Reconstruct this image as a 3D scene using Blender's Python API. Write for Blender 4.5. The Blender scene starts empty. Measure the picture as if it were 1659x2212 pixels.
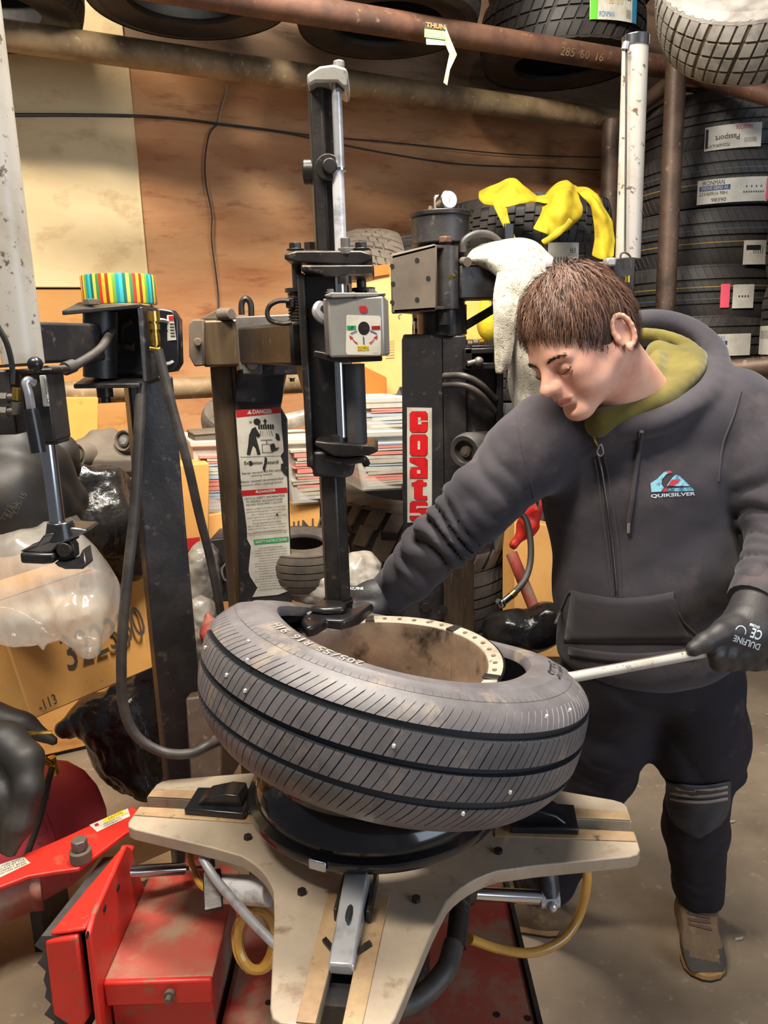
import bpy, bmesh, math, random
import numpy as np
from mathutils import Vector, Matrix, noise
random.seed(7); rng = np.random.default_rng(7)
sc = bpy.context.scene
col = sc.collection
PI = math.pi
# ------------------------------------------------------------------ camera
FPX, CX, CY, CAMH = 1661.0, 829.5, 1106.0, 1.55
TH, RO = math.radians(12.2), math.radians(1.8)
_R = Vector((1, 0, 0)); AF = Vector((0, math.cos(TH), -math.sin(TH))); _D = Vector((0, -math.sin(TH), -math.cos(TH)))
AR = _R*math.cos(RO)+_D*math.sin(RO); AD = _D*math.cos(RO)-_R*math.sin(RO); CAM = Vector((0, 0, CAMH))
cam = bpy.data.cameras.new('camera'); cam_o = bpy.data.objects.new('camera', cam); col.objects.link(cam_o)
cam.sensor_fit = 'VERTICAL'; cam.sensor_height = 24.0; cam.lens = 24.0*FPX/2212.0; cam.clip_start = .02
mw = Matrix.Identity(4)
for i in range(3):
    mw[i][0] = AR[i]; mw[i][1] = -AD[i]; mw[i][2] = -AF[i]; mw[i][3] = CAM[i]
cam_o.matrix_world = mw
sc.camera = cam_o
sc.view_settings.view_transform = 'Standard'; sc.view_settings.look = 'None'
sc.view_settings.exposure = 0.0; sc.view_settings.gamma = 1.0; sc.view_settings.use_curve_mapping = False
# ------------------------------------------------------------------ world and lamps
w = bpy.data.worlds.new('world'); sc.world = w; w.use_nodes = True
w.node_tree.nodes['Background'].inputs[0].default_value = (.80, .82, .90, 1)
w.node_tree.nodes['Background'].inputs[1].default_value = .17
def area(name, loc, to, sx, sy, power, colr):
    l = bpy.data.lights.new(name, 'AREA'); l.shape = 'RECTANGLE'; l.size = sx; l.size_y = sy; l.energy = power; l.color = colr
    o = bpy.data.objects.new(name, l); col.objects.link(o); o.location = loc
    o.rotation_euler = (Vector(to)-Vector(loc)).to_track_quat('-Z', 'Y').to_euler()
    return o
area('ceiling_lamp_key', (.15, 1.40, 3.30), (.10, 1.35, 0), 1.1, .28, 122, (1, .93, .82))
area('ceiling_lamp_shop', (-.80, .40, 3.50), (-.60, 2.7, .8), 1.3, .22, 118, (1, .91, .77))
area('door_daylight', (2.8, -1.3, 1.9), (.3, 1.3, 1.0), 2.0, 2.2, 64, (.74, .85, 1))
# ------------------------------------------------------------------ projection helpers (pixel of the 1659x2212 frame + depth in metres -> world point)
def P(u, v, d):
    return CAM+AF*d+AR*((u-CX)/FPX*d)+AD*((v-CY)/FPX*d)
def ray(u, v):
    return AF+AR*((u-CX)/FPX)+AD*((v-CY)/FPX)
def PZ(u, v, z):
    r = ray(u, v); t = (z-CAM.z)/r.z; return CAM+r*t
def PY(u, v, y):
    r = ray(u, v); return CAM+r*(y/r.y)
def PPL(u, v, p0, n):
    r = ray(u, v); return CAM+r*((Vector(p0)-CAM).dot(n)/r.dot(n))
def zat(x, y, v):
    q = Vector((x, y, 0))-CAM; k = (v-CY)/FPX
    return (k*q.dot(AF)-q.dot(AD))/(AD.z-k*AF.z)
WD = Vector((.906, .423, 0)).normalized(); WN = Vector((.423, -.906, 0)).normalized()   # wall direction / wall normal (towards the room)
WALL0 = Vector((0, 3.4, 0))
def PW(u, v, off=0):
    return PPL(u, v, WALL0+WN*off, WN)
def sl(c):
    c /= 255.0
    return c/12.92 if c <= .04045 else ((c+.055)/1.055)**2.4
def S(r, g, b): return (sl(r), sl(g), sl(b), 1)
# ------------------------------------------------------------------ materials
MATS = {}
def mat(name, c, rough=.6, metal=0.0, c2=None, scale=6, lo=.42, hi=.62, c3=None, scale3=30, lo3=.58, hi3=.68, bump=0, bscale=80, stretch=None, spec=.5, coat=0, trans=None, sheen=0):
    m = bpy.data.materials.new(name); m.use_nodes = True; nt = m.node_tree; b = nt.nodes['Principled BSDF']; L = nt.links.new
    b.inputs['Roughness'].default_value = rough; b.inputs['Metallic'].default_value = metal
    b.inputs['Specular IOR Level'].default_value = spec; b.inputs['Coat Weight'].default_value = coat
    if sheen: b.inputs['Sheen Weight'].default_value = sheen
    b.inputs['Base Color'].default_value = c
    tc = nt.nodes.new('ShaderNodeTexCoord'); src = tc.outputs['Object']
    if stretch:
        mp = nt.nodes.new('ShaderNodeMapping'); mp.inputs['Scale'].default_value = stretch; L(src, mp.inputs[0]); src = mp.outputs[0]
    def layer(prev, cc, s, a, bb, det=6):
        n = nt.nodes.new('ShaderNodeTexNoise'); n.inputs['Scale'].default_value = s; n.inputs['Detail'].default_value = det; n.inputs['Roughness'].default_value = .62; L(src, n.inputs['Vector'])
        r = nt.nodes.new('ShaderNodeMapRange'); r.inputs[1].default_value = a; r.inputs[2].default_value = bb; L(n.outputs[0], r.inputs[0])
        x = nt.nodes.new('ShaderNodeMix'); x.data_type = 'RGBA'; L(r.outputs[0], x.inputs[0]); x.inputs[7].default_value = cc
        if prev is None: x.inputs[6].default_value = c
        else: L(prev, x.inputs[6])
        return x.outputs[2]
    o = None
    if c2: o = layer(o, c2, scale, lo, hi)
    if c3: o = layer(o, c3, scale3, lo3, hi3)
    if o is not None: L(o, b.inputs['Base Color'])
    if bump:
        n = nt.nodes.new('ShaderNodeTexNoise'); n.inputs['Scale'].default_value = bscale; n.inputs['Detail'].default_value = 5; L(src, n.inputs['Vector'])
        bp = nt.nodes.new('ShaderNodeBump'); bp.inputs['Strength'].default_value = bump; bp.inputs['Distance'].default_value = .004 if bump < .9 else .012; L(n.outputs[0], bp.inputs['Height']); L(bp.outputs[0], b.inputs['Normal'])
    if trans: b.inputs['Alpha'].default_value = trans
    MATS[name] = m
    return m
mat('black_paint', S(36, 34, 36), .42, .0, S(62, 58, 56), 9, .45, .7, S(95, 88, 80), 40, .60, .72, bump=.12, bscale=120)
mat('black_gloss', S(26, 25, 28), .25, .0, S(50, 47, 46), 8, .5, .7)
mat('brown_steel', S(96, 80, 64), .42, .55, S(62, 52, 45), 7, .4, .65, S(130, 112, 90), 30, .58, .72, stretch=(3, 3, .6), bump=.08)
mat('dark_steel', S(66, 61, 58), .38, .6, S(40, 37, 36), 10, .4, .65, S(110, 100, 90), 45, .6, .72, bump=.1)
mat('grey_plate', S(118, 112, 106), .5, .4, S(84, 78, 73), 9, .4, .65, S(60, 54, 50), 50, .62, .72, bump=.1)
mat('chrome', S(190, 191, 194), .16, 1.0)
mat('chrome_worn', S(190, 190, 194), .3, .6, S(120, 112, 104), 14, .5, .72)
mat('cast_alu', S(166, 162, 154), .42, .5, S(150, 146, 138), 14, .4, .7, S(84, 80, 76), 38, .62, .7)
mat('brass', S(196, 158, 76), .25, .9, S(130, 98, 44), 40, .45, .65)
mat('white_tube', S(176, 170, 160), .35, 0, S(156, 146, 130), 9, .5, .7, S(96, 82, 68), 60, .60, .66)
mat('rubber', S(52, 50, 50), .62, 0, S(74, 69, 65), 14, .42, .66, bump=.05)
mat('rubber_hose', S(58, 54, 52), .5, 0, S(84, 76, 70), 20, .4, .65)
mat('tire_new', S(44, 41, 40), .58, 0, S(60, 54, 50), 12, .4, .66)
mat('tire_dark', S(30, 27, 26), .65, 0, S(42, 38, 35), 12, .4, .66)
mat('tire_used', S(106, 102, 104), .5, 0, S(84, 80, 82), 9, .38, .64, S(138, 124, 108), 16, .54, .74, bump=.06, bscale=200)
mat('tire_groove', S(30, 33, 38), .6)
mat('tire_dusty', S(98, 87, 75), .8, 0, S(70, 63, 56), 9, .4, .66, bump=.05)
mat('tire_white', S(150, 146, 140), .7, 0, S(112, 106, 100), 14, .42, .66)
mat('rust_pipe', S(112, 78, 60), .55, .25, S(78, 56, 46), 8, .4, .65, S(150, 112, 88), 34, .60, .72, bump=.12)
mat('rust_dark', S(92, 72, 58), .55, .3, S(60, 46, 38), 9, .4, .65, S(140, 118, 100), 50, .62, .72, bump=.1)
mat('pipe_pale', S(150, 126, 92), .6, .1, S(110, 88, 62), 9, .4, .65, S(176, 156, 122), 40, .6, .7, bump=.08)
mat('red_paint', S(206, 44, 34), .42, 0, S(186, 40, 32), 5, .4, .65, S(132, 84, 62), 22, .575, .65, bump=.08)
mat('red_dusty', S(176, 58, 48), .6, 0, S(160, 88, 72), 5, .40, .60, S(150, 126, 104), 9, .46, .62, bump=.08)
mat('red_tank', S(204, 72, 88), .5, 0, S(182, 60, 74), 4, .4, .65, S(110, 72, 66), 26, .60, .68, bump=.05)
mat('table_steel', S(176, 160, 140), .5, .2, S(150, 136, 118), 6, .38, .66, S(136, 116, 96), 28, .58, .74, stretch=(1, 1, 1), bump=.08)
mat('table_wear', S(176, 148, 112), .55, .2, S(140, 112, 86), 12, .4, .66, S(96, 80, 66), 40, .6, .7, bump=.1)
mat('card', S(206, 152, 82), .8, 0, S(190, 136, 70), 4, .4, .66, S(160, 112, 60), 40, .64, .72)
mat('card_pale', S(214, 164, 100), .8, 0, S(196, 144, 82), 4, .4, .66)
mat('card_orange', S(214, 150, 70), .8, 0, S(198, 134, 58), 5, .4, .66, S(150, 104, 52), 60, .64, .7)
mat('orange_print', S(232, 104, 34), .7)
mat('ink', S(66, 58, 48), .8)
mat('ink_black', S(24, 22, 22), .7)
mat('label_white', S(200, 196, 186), .6, 0, S(180, 174, 162), 20, .4, .66)
mat('sign_white', S(204, 198, 184), .5, 0, S(178, 168, 150), 14, .48, .68)
mat('sign_red', S(176, 30, 34), .45)
mat('coats_red', S(214, 26, 32), .4, 0, S(180, 26, 28), 40, .5, .65)
mat('sign_green', S(30, 150, 84), .5)
mat('sign_yellow', S(238, 202, 40), .5)
mat('sign_blue', S(42, 64, 110), .5)
mat('label_green', S(96, 190, 50), .5)
mat('label_pink', S(224, 84, 104), .6)
mat('label_teal', S(44, 120, 160), .5)
mat('yellow_cloth', S(190, 166, 22), .8, 0, S(150, 126, 14), 12, .4, .66, bump=.2, bscale=160)
mat('towel', S(178, 171, 155), .95, 0, S(156, 147, 128), 18, .45, .66, S(112, 96, 70), 130, .55, .66, bump=.8, bscale=420, sheen=.3)
mat('bag_black', S(24, 23, 24), .28, 0, S(40, 37, 36), 10, .4, .6, bump=.95, bscale=16)
mat('tube_rubber', S(34, 32, 31), .55, 0, S(56, 50, 45), 5, .42, .66, bump=.04)
mat('floor_concrete', S(156, 138, 116), .75, 0, S(122, 106, 88), 2.2, .36, .66, S(166, 150, 130), 26, .60, .70, bump=.2, bscale=60)
mat('paper', S(196, 186, 168), .8, 0, S(166, 154, 136), 12, .4, .66)
mat('paper_pink', S(222, 140, 126), .8)
mat('paper_blue', S(170, 184, 196), .8)
mat('bin_plastic', S(214, 208, 198), .35, 0, S(190, 184, 172), 6, .4, .66, trans=.5)
mat('bin_lid', S(220, 214, 200), .4, 0, trans=.75)
mat('amber_hose', S(196, 150, 70), .25, 0, S(150, 106, 44), 8, .4, .66, coat=.3)
mat('clear_bag', S(226, 218, 206), .18, 0, bump=.5, bscale=30, trans=.42)
mat('wrap_white', S(170, 162, 150), .3, 0, S(126, 118, 108), 16, .4, .66, bump=.5, bscale=40)
mat('dusty_plastic', S(104, 92, 78), .75, 0, S(82, 72, 62), 9, .4, .66)
mat('dark_void', S(18, 17, 17), .9)
mat('masking', S(206, 186, 130), .7, 0, S(176, 150, 96), 20, .4, .66)
# ------------------------------------------------------------------ mesh builder and tagging
ORG = {}
def tag(o, label=None, cat=None, group=None, kind=None):
    if label: o['label'] = label
    if cat: o['category'] = cat
    if group: o['group'] = group
    if kind: o['kind'] = kind
    return o
def thing(name, label, cat, loc, group=None):
    o = bpy.data.objects.new(name, None); col.objects.link(o); o.location = loc; o.empty_display_size = .05
    ORG[o.name] = Vector(loc)
    return tag(o, label, cat, group)
def rotz(a): return Matrix.Rotation(a, 3, 'Z')
def basis(z, hint=(0, 0, 1)):
    z = Vector(z).normalized(); h = Vector(hint)
    if abs(z.dot(h)) > .98: h = Vector((1, 0, 0))
    x = h.cross(z).normalized(); y = z.cross(x)
    return x, y, z
def crom(pts, n=6):
    p = [Vector(a) for a in pts]; p = [p[0]*2-p[1]]+p+[p[-1]*2-p[-2]]; out = []
    for i in range(1, len(p)-2):
        for k in range(n):
            t = k/n; a, b, c, d = p[i-1:i+3]
            out.append(.5*((2*b)+(c-a)*t+(2*a-5*b+4*c-d)*t*t+(3*b-a-3*c+d)*t**3))
    out.append(p[-2]); return out
class M:
    def __init__(s): s.v = []; s.f = []
    def add(s, v, f):
        n = len(s.v); s.v += [Vector(a) for a in v]; s.f += [tuple(i+n for i in q) for q in f]; return s
    def box(s, c, size, r=None, taper=1.0):
        c = Vector(c); hx, hy, hz = size[0]/2, size[1]/2, size[2]/2; v = []
        for z in (-1, 1):
            k = taper if z > 0 else 1.0
            for x, y in ((-1, -1), (1, -1), (1, 1), (-1, 1)):
                p = Vector((x*hx*k, y*hy*k, z*hz)); v.append(c+(r @ p if r else p))
        return s.add(v, [(3, 2, 1, 0), (4, 5, 6, 7), (0, 1, 5, 4), (1, 2, 6, 5), (2, 3, 7, 6), (3, 0, 4, 7)])
    def bar(s, a, b, wx, wy, hint=(0, 0, 1)):
        a, b = Vector(a), Vector(b); x, y, z = basis(b-a, hint); v = []
        for p in (a, b):
            for i, j in ((-1, -1), (1, -1), (1, 1), (-1, 1)): v.append(p+x*(i*wx/2)+y*(j*wy/2))
        return s.add(v, [(3, 2, 1, 0), (4, 5, 6, 7), (0, 1, 5, 4), (1, 2, 6, 5), (2, 3, 7, 6), (3, 0, 4, 7)])
    def cyl(s, a, b, r, r2=None, n=20, ph=0, cap=True):
        a, b = Vector(a), Vector(b); x, y, z = basis(b-a); r2 = r if r2 is None else r2; v = []
        for p, rr in ((a, r), (b, r2)):
            for i in range(n):
                t = 2*PI*i/n+ph; v.append(p+x*(rr*math.cos(t))+y*(rr*math.sin(t)))
        f = [(i, (i+1) % n, n+(i+1) % n, n+i) for i in range(n)]
        if cap: f += [tuple(range(n-1, -1, -1)), tuple(range(n, 2*n))]
        return s.add(v, f)
    def hexa(s, a, b, r): return s.cyl(a, b, r, n=6)
    def bolt(s, p, ax, r, h, washer=True):
        p = Vector(p); ax = Vector(ax).normalized()
        if washer: s.cyl(p, p+ax*(h*.2), r*1.35, n=18)
        return s.cyl(p+ax*(h*.2 if washer else 0), p+ax*h, r, n=6)
    def tube(s, pts, r, n=8, smooth=6, cap=True):
        p = crom(pts, smooth) if smooth else [Vector(a) for a in pts]
        rr = r if callable(r) else (lambda t: r); v = []; x = None
        for i, q in enumerate(p):
            d = (p[min(i+1, len(p)-1)]-p[max(i-1, 0)])
            if d.length < 1e-9: d = Vector((0, 0, 1))
            d.normalize()
            if x is None: x = basis(d)[0]
            x = (x-d*x.dot(d)).normalized(); y = d.cross(x); R_ = rr(i/max(1, len(p)-1))
            for k in range(n):
                t = 2*PI*k/n; v.append(q+x*(R_*math.cos(t))+y*(R_*math.sin(t)))
        f = []
        for i in range(len(p)-1):
            for k in range(n):
                f.append((i*n+k, i*n+(k+1) % n, (i+1)*n+(k+1) % n, (i+1)*n+k))
        if cap: f += [tuple(range(n-1, -1, -1)), tuple(range((len(p)-1)*n, len(p)*n))]
        return s.add(v, f)
    def lathe(s, prof, c, ax=(0, 0, 1), n=32, closed=False, cap=False):
        c = Vector(c); x, y, z = basis(ax); v = []; m = len(prof)
        for i in range(n):
            t = 2*PI*i/n; e = x*math.cos(t)+y*math.sin(t)
            for r, h in prof: v.append(c+e*r+z*h)
        f = []
        for i in range(n):
            j = (i+1) % n
            for k in range(m if closed else m-1):
                l = (k+1) % m; f.append((i*m+k, j*m+k, j*m+l, i*m+l))
        if cap: f += [tuple(i*m for i in range(n-1, -1, -1)), tuple(i*m+m-1 for i in range(n))]
        return s.add(v, f)
    def prism(s, poly, o, ax, ay, th):
        o, ax, ay = Vector(o), Vector(ax), Vector(ay); n = ax.cross(ay).normalized(); k = len(poly)
        v = [o+ax*a+ay*b for a, b in poly]+[o+ax*a+ay*b+n*th for a, b in poly]
        return s.add(v, [tuple(range(k-1, -1, -1)), tuple(range(k, 2*k))]+[(i, (i+1) % k, k+(i+1) % k, k+i) for i in range(k)])
    def slab(s, pts, off):          # polygon of world points, thickened by vector off
        k = len(pts); off = Vector(off); v = [Vector(p) for p in pts]; v += [p+off for p in v]
        return s.add(v, [tuple(range(k-1, -1, -1)), tuple(range(k, 2*k))]+[(i, (i+1) % k, k+(i+1) % k, k+i) for i in range(k)])
    def ball(s, c, r, n=16, sc=(1, 1, 1), rot=None):
        c = Vector(c); v = []; f = []; m = n//2
        for i in range(m+1):
            a = PI*i/m
            for k in range(n):
                b = 2*PI*k/n; p = Vector((r*sc[0]*math.sin(a)*math.cos(b), r*sc[1]*math.sin(a)*math.sin(b), r*sc[2]*math.cos(a)))
                v.append(c+(rot @ p if rot else p))
        for i in range(m):
            for k in range(n): f.append((i*n+k, (i+1)*n+k, (i+1)*n+(k+1) % n, i*n+(k+1) % n))
        return s.add(v, f)
    def build(s, name, m, parent=None, bevel=0, ang=40, label=None, smooth=True, fixn=True, kind=None, world=True):
        me = bpy.data.meshes.new(name)
        off = Vector((0, 0, 0))
        if parent is not None and world: off = ORG[parent.name]
        me.from_pydata([tuple(a-off) for a in s.v], [], s.f)
        if fixn:
            bm = bmesh.new(); bm.from_mesh(me); bmesh.ops.recalc_face_normals(bm, faces=bm.faces); bm.to_mesh(me); bm.free()
        return link(name, me, m, parent, bevel, ang, label, smooth, kind, off)
def link(name, me, m, parent=None, bevel=0, ang=40, label=None, smooth=True, kind=None, off=None):
    for k in (m if isinstance(m, (list, tuple)) else [m]): me.materials.append(MATS[k])
    if smooth:
        me.shade_smooth(); me.set_sharp_from_angle(angle=math.radians(ang))
    o = bpy.data.objects.new(name, me); col.objects.link(o)
    ORG[o.name] = off if off is not None else Vector((0, 0, 0))
    if parent is not None: o.parent = parent
    if bevel:
        b = o.modifiers.new('bevel', 'BEVEL'); b.width = bevel; b.segments = 2; b.limit_method = 'ANGLE'; b.angle_limit = math.radians(50)
    if label: o['label'] = label
    if kind: o['kind'] = kind
    return o
_tc = {}
def text_geo(s, bold=0):
    k = (s, bold)
    if k not in _tc:
        c = bpy.data.curves.new('t', 'FONT'); c.body = s; c.size = 1.0; c.align_x = 'CENTER'; c.align_y = 'CENTER'; c.offset = bold; c.resolution_u = 3
        o = bpy.data.objects.new('t', c); col.objects.link(o); bpy.context.view_layer.update()
        dg = bpy.context.evaluated_depsgraph_get(); me = o.evaluated_get(dg).to_mesh()
        v = [tuple(a.co) for a in me.vertices]; f = [tuple(p.vertices) for p in me.polygons]
        o.evaluated_get(dg).to_mesh_clear(); bpy.data.objects.remove(o); bpy.data.curves.remove(c)
        xs = [a[0] for a in v] or [0]; ys = [a[1] for a in v] or [0]
        mx, my = (min(xs)+max(xs))/2, (min(ys)+max(ys))/2
        _tc[k] = ([(a[0]-mx, a[1]-my) for a in v], f, max(xs)-min(xs), max(ys)-min(ys))
    return _tc[k]
def text(mb, s, c, ax, ay, h, w=None, bold=0):
    """letters of height h (and width w) centred at c in the plane ax, ay"""
    v, f, tw, th = text_geo(s, bold); k = h/max(th, 1e-6); kx = (w/max(tw, 1e-6)) if w else k
    c, ax, ay = Vector(c), Vector(ax), Vector(ay)
    mb.add([c+ax*(a*kx)+ay*(b*k) for a, b in v], f)
def flat(mb, c, ax, ay, w, h, poly=None):
    c, ax, ay = Vector(c), Vector(ax), Vector(ay)
    poly = poly or [(-.5, -.5), (.5, -.5), (.5, .5), (-.5, .5)]
    mb.add([c+ax*(a*w)+ay*(b*h) for a, b in poly], [tuple(range(len(poly)))])
def copyobj(o, parent=None):
    c = o.copy(); col.objects.link(c); c.parent = parent
    for ch in o.children: copyobj(ch, c)
    return c
# ------------------------------------------------------------------ implicit surfaces for soft shapes
class SDF:
    def __init__(s, lo, hi, res):
        s.lo = np.array(lo, float); s.res = res; n = np.ceil((np.array(hi)-s.lo)/res).astype(int)+1
        s.n = n; s.d = np.full(n, .2, np.float32); s.ax = [s.lo[i]+res*np.arange(n[i]) for i in range(3)]
    def win(s, lo, hi, mg):
        sl_ = []
        for i in range(3):
            a = int(max(0, math.floor((lo[i]-mg-s.lo[i])/s.res))); b = int(min(s.n[i], math.ceil((hi[i]+mg-s.lo[i])/s.res)+1))
            if b <= a: return None
            sl_.append(slice(a, b))
        g = np.meshgrid(*[s.ax[i][sl_[i]] for i in range(3)], indexing='ij')
        return tuple(sl_), np.stack(g, -1).astype(np.float32)
    def comb(s, sl_, d, k, sub):
        a = s.d[sl_]; d = d.astype(np.float32)
        if sub:
            h = np.clip(.5-.5*(a+d)/k, 0, 1); s.d[sl_] = a*(1-h)-d*h+k*h*(1-h)
        else:
            h = np.clip(.5+.5*(a-d)/k, 0, 1); s.d[sl_] = a*(1-h)+d*h-k*h*(1-h)
    def cap(s, a, b, ra, rb=None, k=.01, sub=False, fold=None):
        a = np.array(a, float); b = np.array(b, float); rb = ra if rb is None else rb; m = max(ra, rb)
        wv = s.win(np.minimum(a, b), np.maximum(a, b), m+k+.03)
        if wv is None: return s
        sl_, X = wv; ba = b-a; q = X-a; L = max((ba*ba).sum(), 1e-9); t = np.clip((q@ba)/L, 0, 1)
        e = q-t[..., None]*ba; d = np.sqrt((e*e).sum(-1))-(ra+(rb-ra)*t)
        if fold is not None: d = d-fold(t, e, X)
        s.comb(sl_, d, k, sub); return s
    def chain(s, pts, rs, k=.01, sub=False):
        for i in range(len(pts)-1): s.cap(pts[i], pts[i+1], rs[i], rs[i+1], k, sub)
        return s
    def ell(s, c, r, rot=None, k=.01, sub=False):
        c = np.array(c, float); r = np.array(r, float); m = r.max()
        wv = s.win(c-m, c+m, k+.02)
        if wv is None: return s
        sl_, X = wv; q = X-c
        if rot is not None: q = q @ np.array(rot, float)
        a = np.sqrt(((q/r)**2).sum(-1)); b = np.sqrt(((q/(r*r))**2).sum(-1))+1e-6
        s.comb(sl_, a*(a-1)/b, k, sub); return s
    def box(s, c, h, rot=None, rd=.005, k=.005, sub=False):
        c = np.array(c, float); h = np.array(h, float); m = math.sqrt((h*h).sum())
        wv = s.win(c-m, c+m, k+.02)
        if wv is None: return s
        sl_, X = wv; q = X-c
        if rot is not None: q = q @ np.array(rot, float)
        e = np.abs(q)-(h-rd); d = np.sqrt((np.maximum(e, 0)**2).sum(-1))+np.minimum(e.max(-1), 0)-rd
        s.comb(sl_, d, k, sub); return s
    def half(s, p, n, k=.004):          # cut away the side the normal points to
        p = np.array(p, float); n = np.array(n, float); n = n/np.linalg.norm(n)
        sl_, X = s.win(s.lo, s.lo+s.res*s.n, 0)
        d = ((X-p)@n)
        a = s.d; h = np.clip(.5+.5*(d-a)/k, 0, 1); s.d = (a*(1-h)+d*h+k*h*(1-h)).astype(np.float32); return s
    def mesh(s, smooth=1):
        d = s.d; ins = d < 0; n = d.shape
        c = np.zeros(tuple(i-1 for i in n), np.int8)
        for i in (0, 1):
            for j in (0, 1):
                for k in (0, 1): c += ins[i:n[0]-1+i, j:n[1]-1+j, k:n[2]-1+k]
        act = (c > 0) & (c < 8); idx = np.argwhere(act); ids = np.full(c.shape, -1, np.int64); ids[act] = np.arange(len(idx))
        acc = np.zeros((len(idx), 3)); cnt = np.zeros(len(idx)); corners = [(i, j, k) for i in (0, 1) for j in (0, 1) for k in (0, 1)]
        for a in corners:
            for ax in range(3):
                if a[ax]: continue
                b = list(a); b[ax] = 1
                da = d[idx[:, 0]+a[0], idx[:, 1]+a[1], idx[:, 2]+a[2]]; db = d[idx[:, 0]+b[0], idx[:, 1]+b[1], idx[:, 2]+b[2]]
                m = (da < 0) != (db < 0); t = np.where(m, da/np.where(m, da-db, 1), 0)
                p = np.tile(np.array(a, float), (len(idx), 1)); p[:, ax] += t; acc[m] += p[m]; cnt[m] += 1
        V = s.lo+s.res*(idx+acc/cnt[:, None]); Fs = []
        for ax in range(3):
            o1, o2 = [(1, 2), (2, 0), (0, 1)][ax]
            sa = [slice(0, m) for m in n]; sb = [slice(0, m) for m in n]; sa[ax] = slice(0, n[ax]-1); sb[ax] = slice(1, n[ax])
            A = ins[tuple(sa)]; B = ins[tuple(sb)]; e = np.argwhere(A != B)
            ok = (e[:, o1] > 0) & (e[:, o2] > 0) & (e[:, o1] < n[o1]-1) & (e[:, o2] < n[o2]-1); e = e[ok]
            q = []
            for x1, x2 in ((-1, -1), (0, -1), (0, 0), (-1, 0)):
                z = e.copy(); z[:, o1] += x1; z[:, o2] += x2; q.append(ids[z[:, 0], z[:, 1], z[:, 2]])
            q = np.stack(q, 1); fl = ~A[e[:, 0], e[:, 1], e[:, 2]]; q[fl] = q[fl][:, ::-1]; Fs.append(q[(q >= 0).all(1)])
        Fq = np.concatenate(Fs)
        for _ in range(smooth):
            sm = np.zeros_like(V); ct = np.zeros(len(V))
            for a, b in ((0, 1), (1, 2), (2, 3), (3, 0)):
                np.add.at(sm, Fq[:, a], V[Fq[:, b]]); np.add.at(sm, Fq[:, b], V[Fq[:, a]]); np.add.at(ct, Fq[:, a], 1); np.add.at(ct, Fq[:, b], 1)
            V = V*.5+.5*sm/np.maximum(ct, 1)[:, None]
        return V, Fq
    def build(s, name, m, parent=None, smooth=1, label=None, disp=None, kind=None):
        V, Fq = s.mesh(smooth)
        off = ORG[parent.name] if parent is not None else Vector((0, 0, 0))
        if disp is not None: V = disp(V)
        return npmesh(name, V, Fq, m, parent, off, label, kind)
def npmesh(name, V, Fq, m, parent=None, off=None, label=None, kind=None, ang=60):
    off = off or Vector((0, 0, 0)); V = np.asarray(V)-np.array(off)
    me = bpy.data.meshes.new(name); k = Fq.shape[1]
    me.vertices.add(len(V)); me.vertices.foreach_set('co', V.astype(np.float32).ravel())
    me.loops.add(Fq.size); me.loops.foreach_set('vertex_index', Fq.astype(np.int32).ravel())
    me.polygons.add(len(Fq)); me.polygons.foreach_set('loop_start', np.arange(0, Fq.size, k, dtype=np.int32)); me.polygons.foreach_set('loop_total', np.full(len(Fq), k, np.int32))
    me.update(calc_edges=True); me.validate()
    return link(name, me, m, parent, 0, ang, label, True, kind, off)
def pnoise(V, s, seed=0, octv=3, ridged=False):
    """cheap smooth value noise built from sines, vectorised"""
    r = np.random.default_rng(seed); o = np.zeros(len(V)); amp = 1.0
    for k in range(octv):
        a = np.zeros(len(V))
        for _ in range(5):
            d = r.normal(size=3); d /= np.linalg.norm(d); ph = r.uniform(0, 6.28)
            a += np.sin(V@d*s*r.uniform(.7, 1.4)+ph+1.3*np.sin(V@r.normal(size=3)*s*.5+r.uniform(0, 6)))
        a /= 2.5
        if ridged: a = 1-2*np.abs(a)
        o += amp*a; amp *= .5; s *= 2.1
    return o
# ================================================================== the setting
def wt(p): return (Vector(p)-WALL0).dot(WD)
def wp(t, z, off=0): return WALL0+WD*t+WN*off+Vector((0, 0, z))
def wood(name, c, c2, c3, st, knot=True, dirt=None):
    m = mat(name, c, .7, 0, c2, 1.6, .36, .66, c3, 5, .54, .72, bump=.05, bscale=40, stretch=st)
    return m
wood('ply_warm', S(208, 156, 108), S(180, 118, 72), S(156, 92, 50), (1, 1, 4))
wood('ply_pale', S(240, 216, 168), S(226, 198, 148), S(204, 174, 126), (1.4, 1.4, 2.4))
wood('board_brown', S(150, 120, 92), S(120, 94, 72), S(104, 80, 60), (1, 1, 5))
wood('board_orange', S(214, 158, 92), S(200, 142, 74), S(176, 120, 60), (1, 1, 3))
mat('wall_dark', S(88, 78, 70), .9, 0, S(66, 58, 54), 3, .4, .66)
m_ = M(); m_.box((.3, 2.4, -.02), (9, 8, .04)); tag(m_.build('floor', 'floor_concrete'), kind='structure')
m_ = M(); m_.bar(wp(-2.4, 0, -.06), wp(3.4, 0, -.06), .1, .02)
wb = M()
a, b = -2.3, 3.6
wb.slab([wp(a, 0, -.015), wp(b, 0, -.015), wp(b, 3.7, -.015), wp(a, 3.7, -.015)], -WN*.08)
wall = tag(wb.build('wall_back', 'wall_dark'), kind='structure')
tS = (wt(PW(275, 146))+wt(PW(315, 610)))/2; zT = PW(280, 150).z; zB = PW(200, 622).z; tR = wt(PW(1322, 400))
def panel(t0, t1, z0, z1, m, th, lab=None):
    q = M(); q.slab([wp(t0, z0, -.014), wp(t1, z0, -.014), wp(t1, z1, -.014), wp(t0, z1, -.014)], WN*(th+.014))
    return q.build('wall_panel', m, wall, bevel=.003, label=lab)
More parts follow.
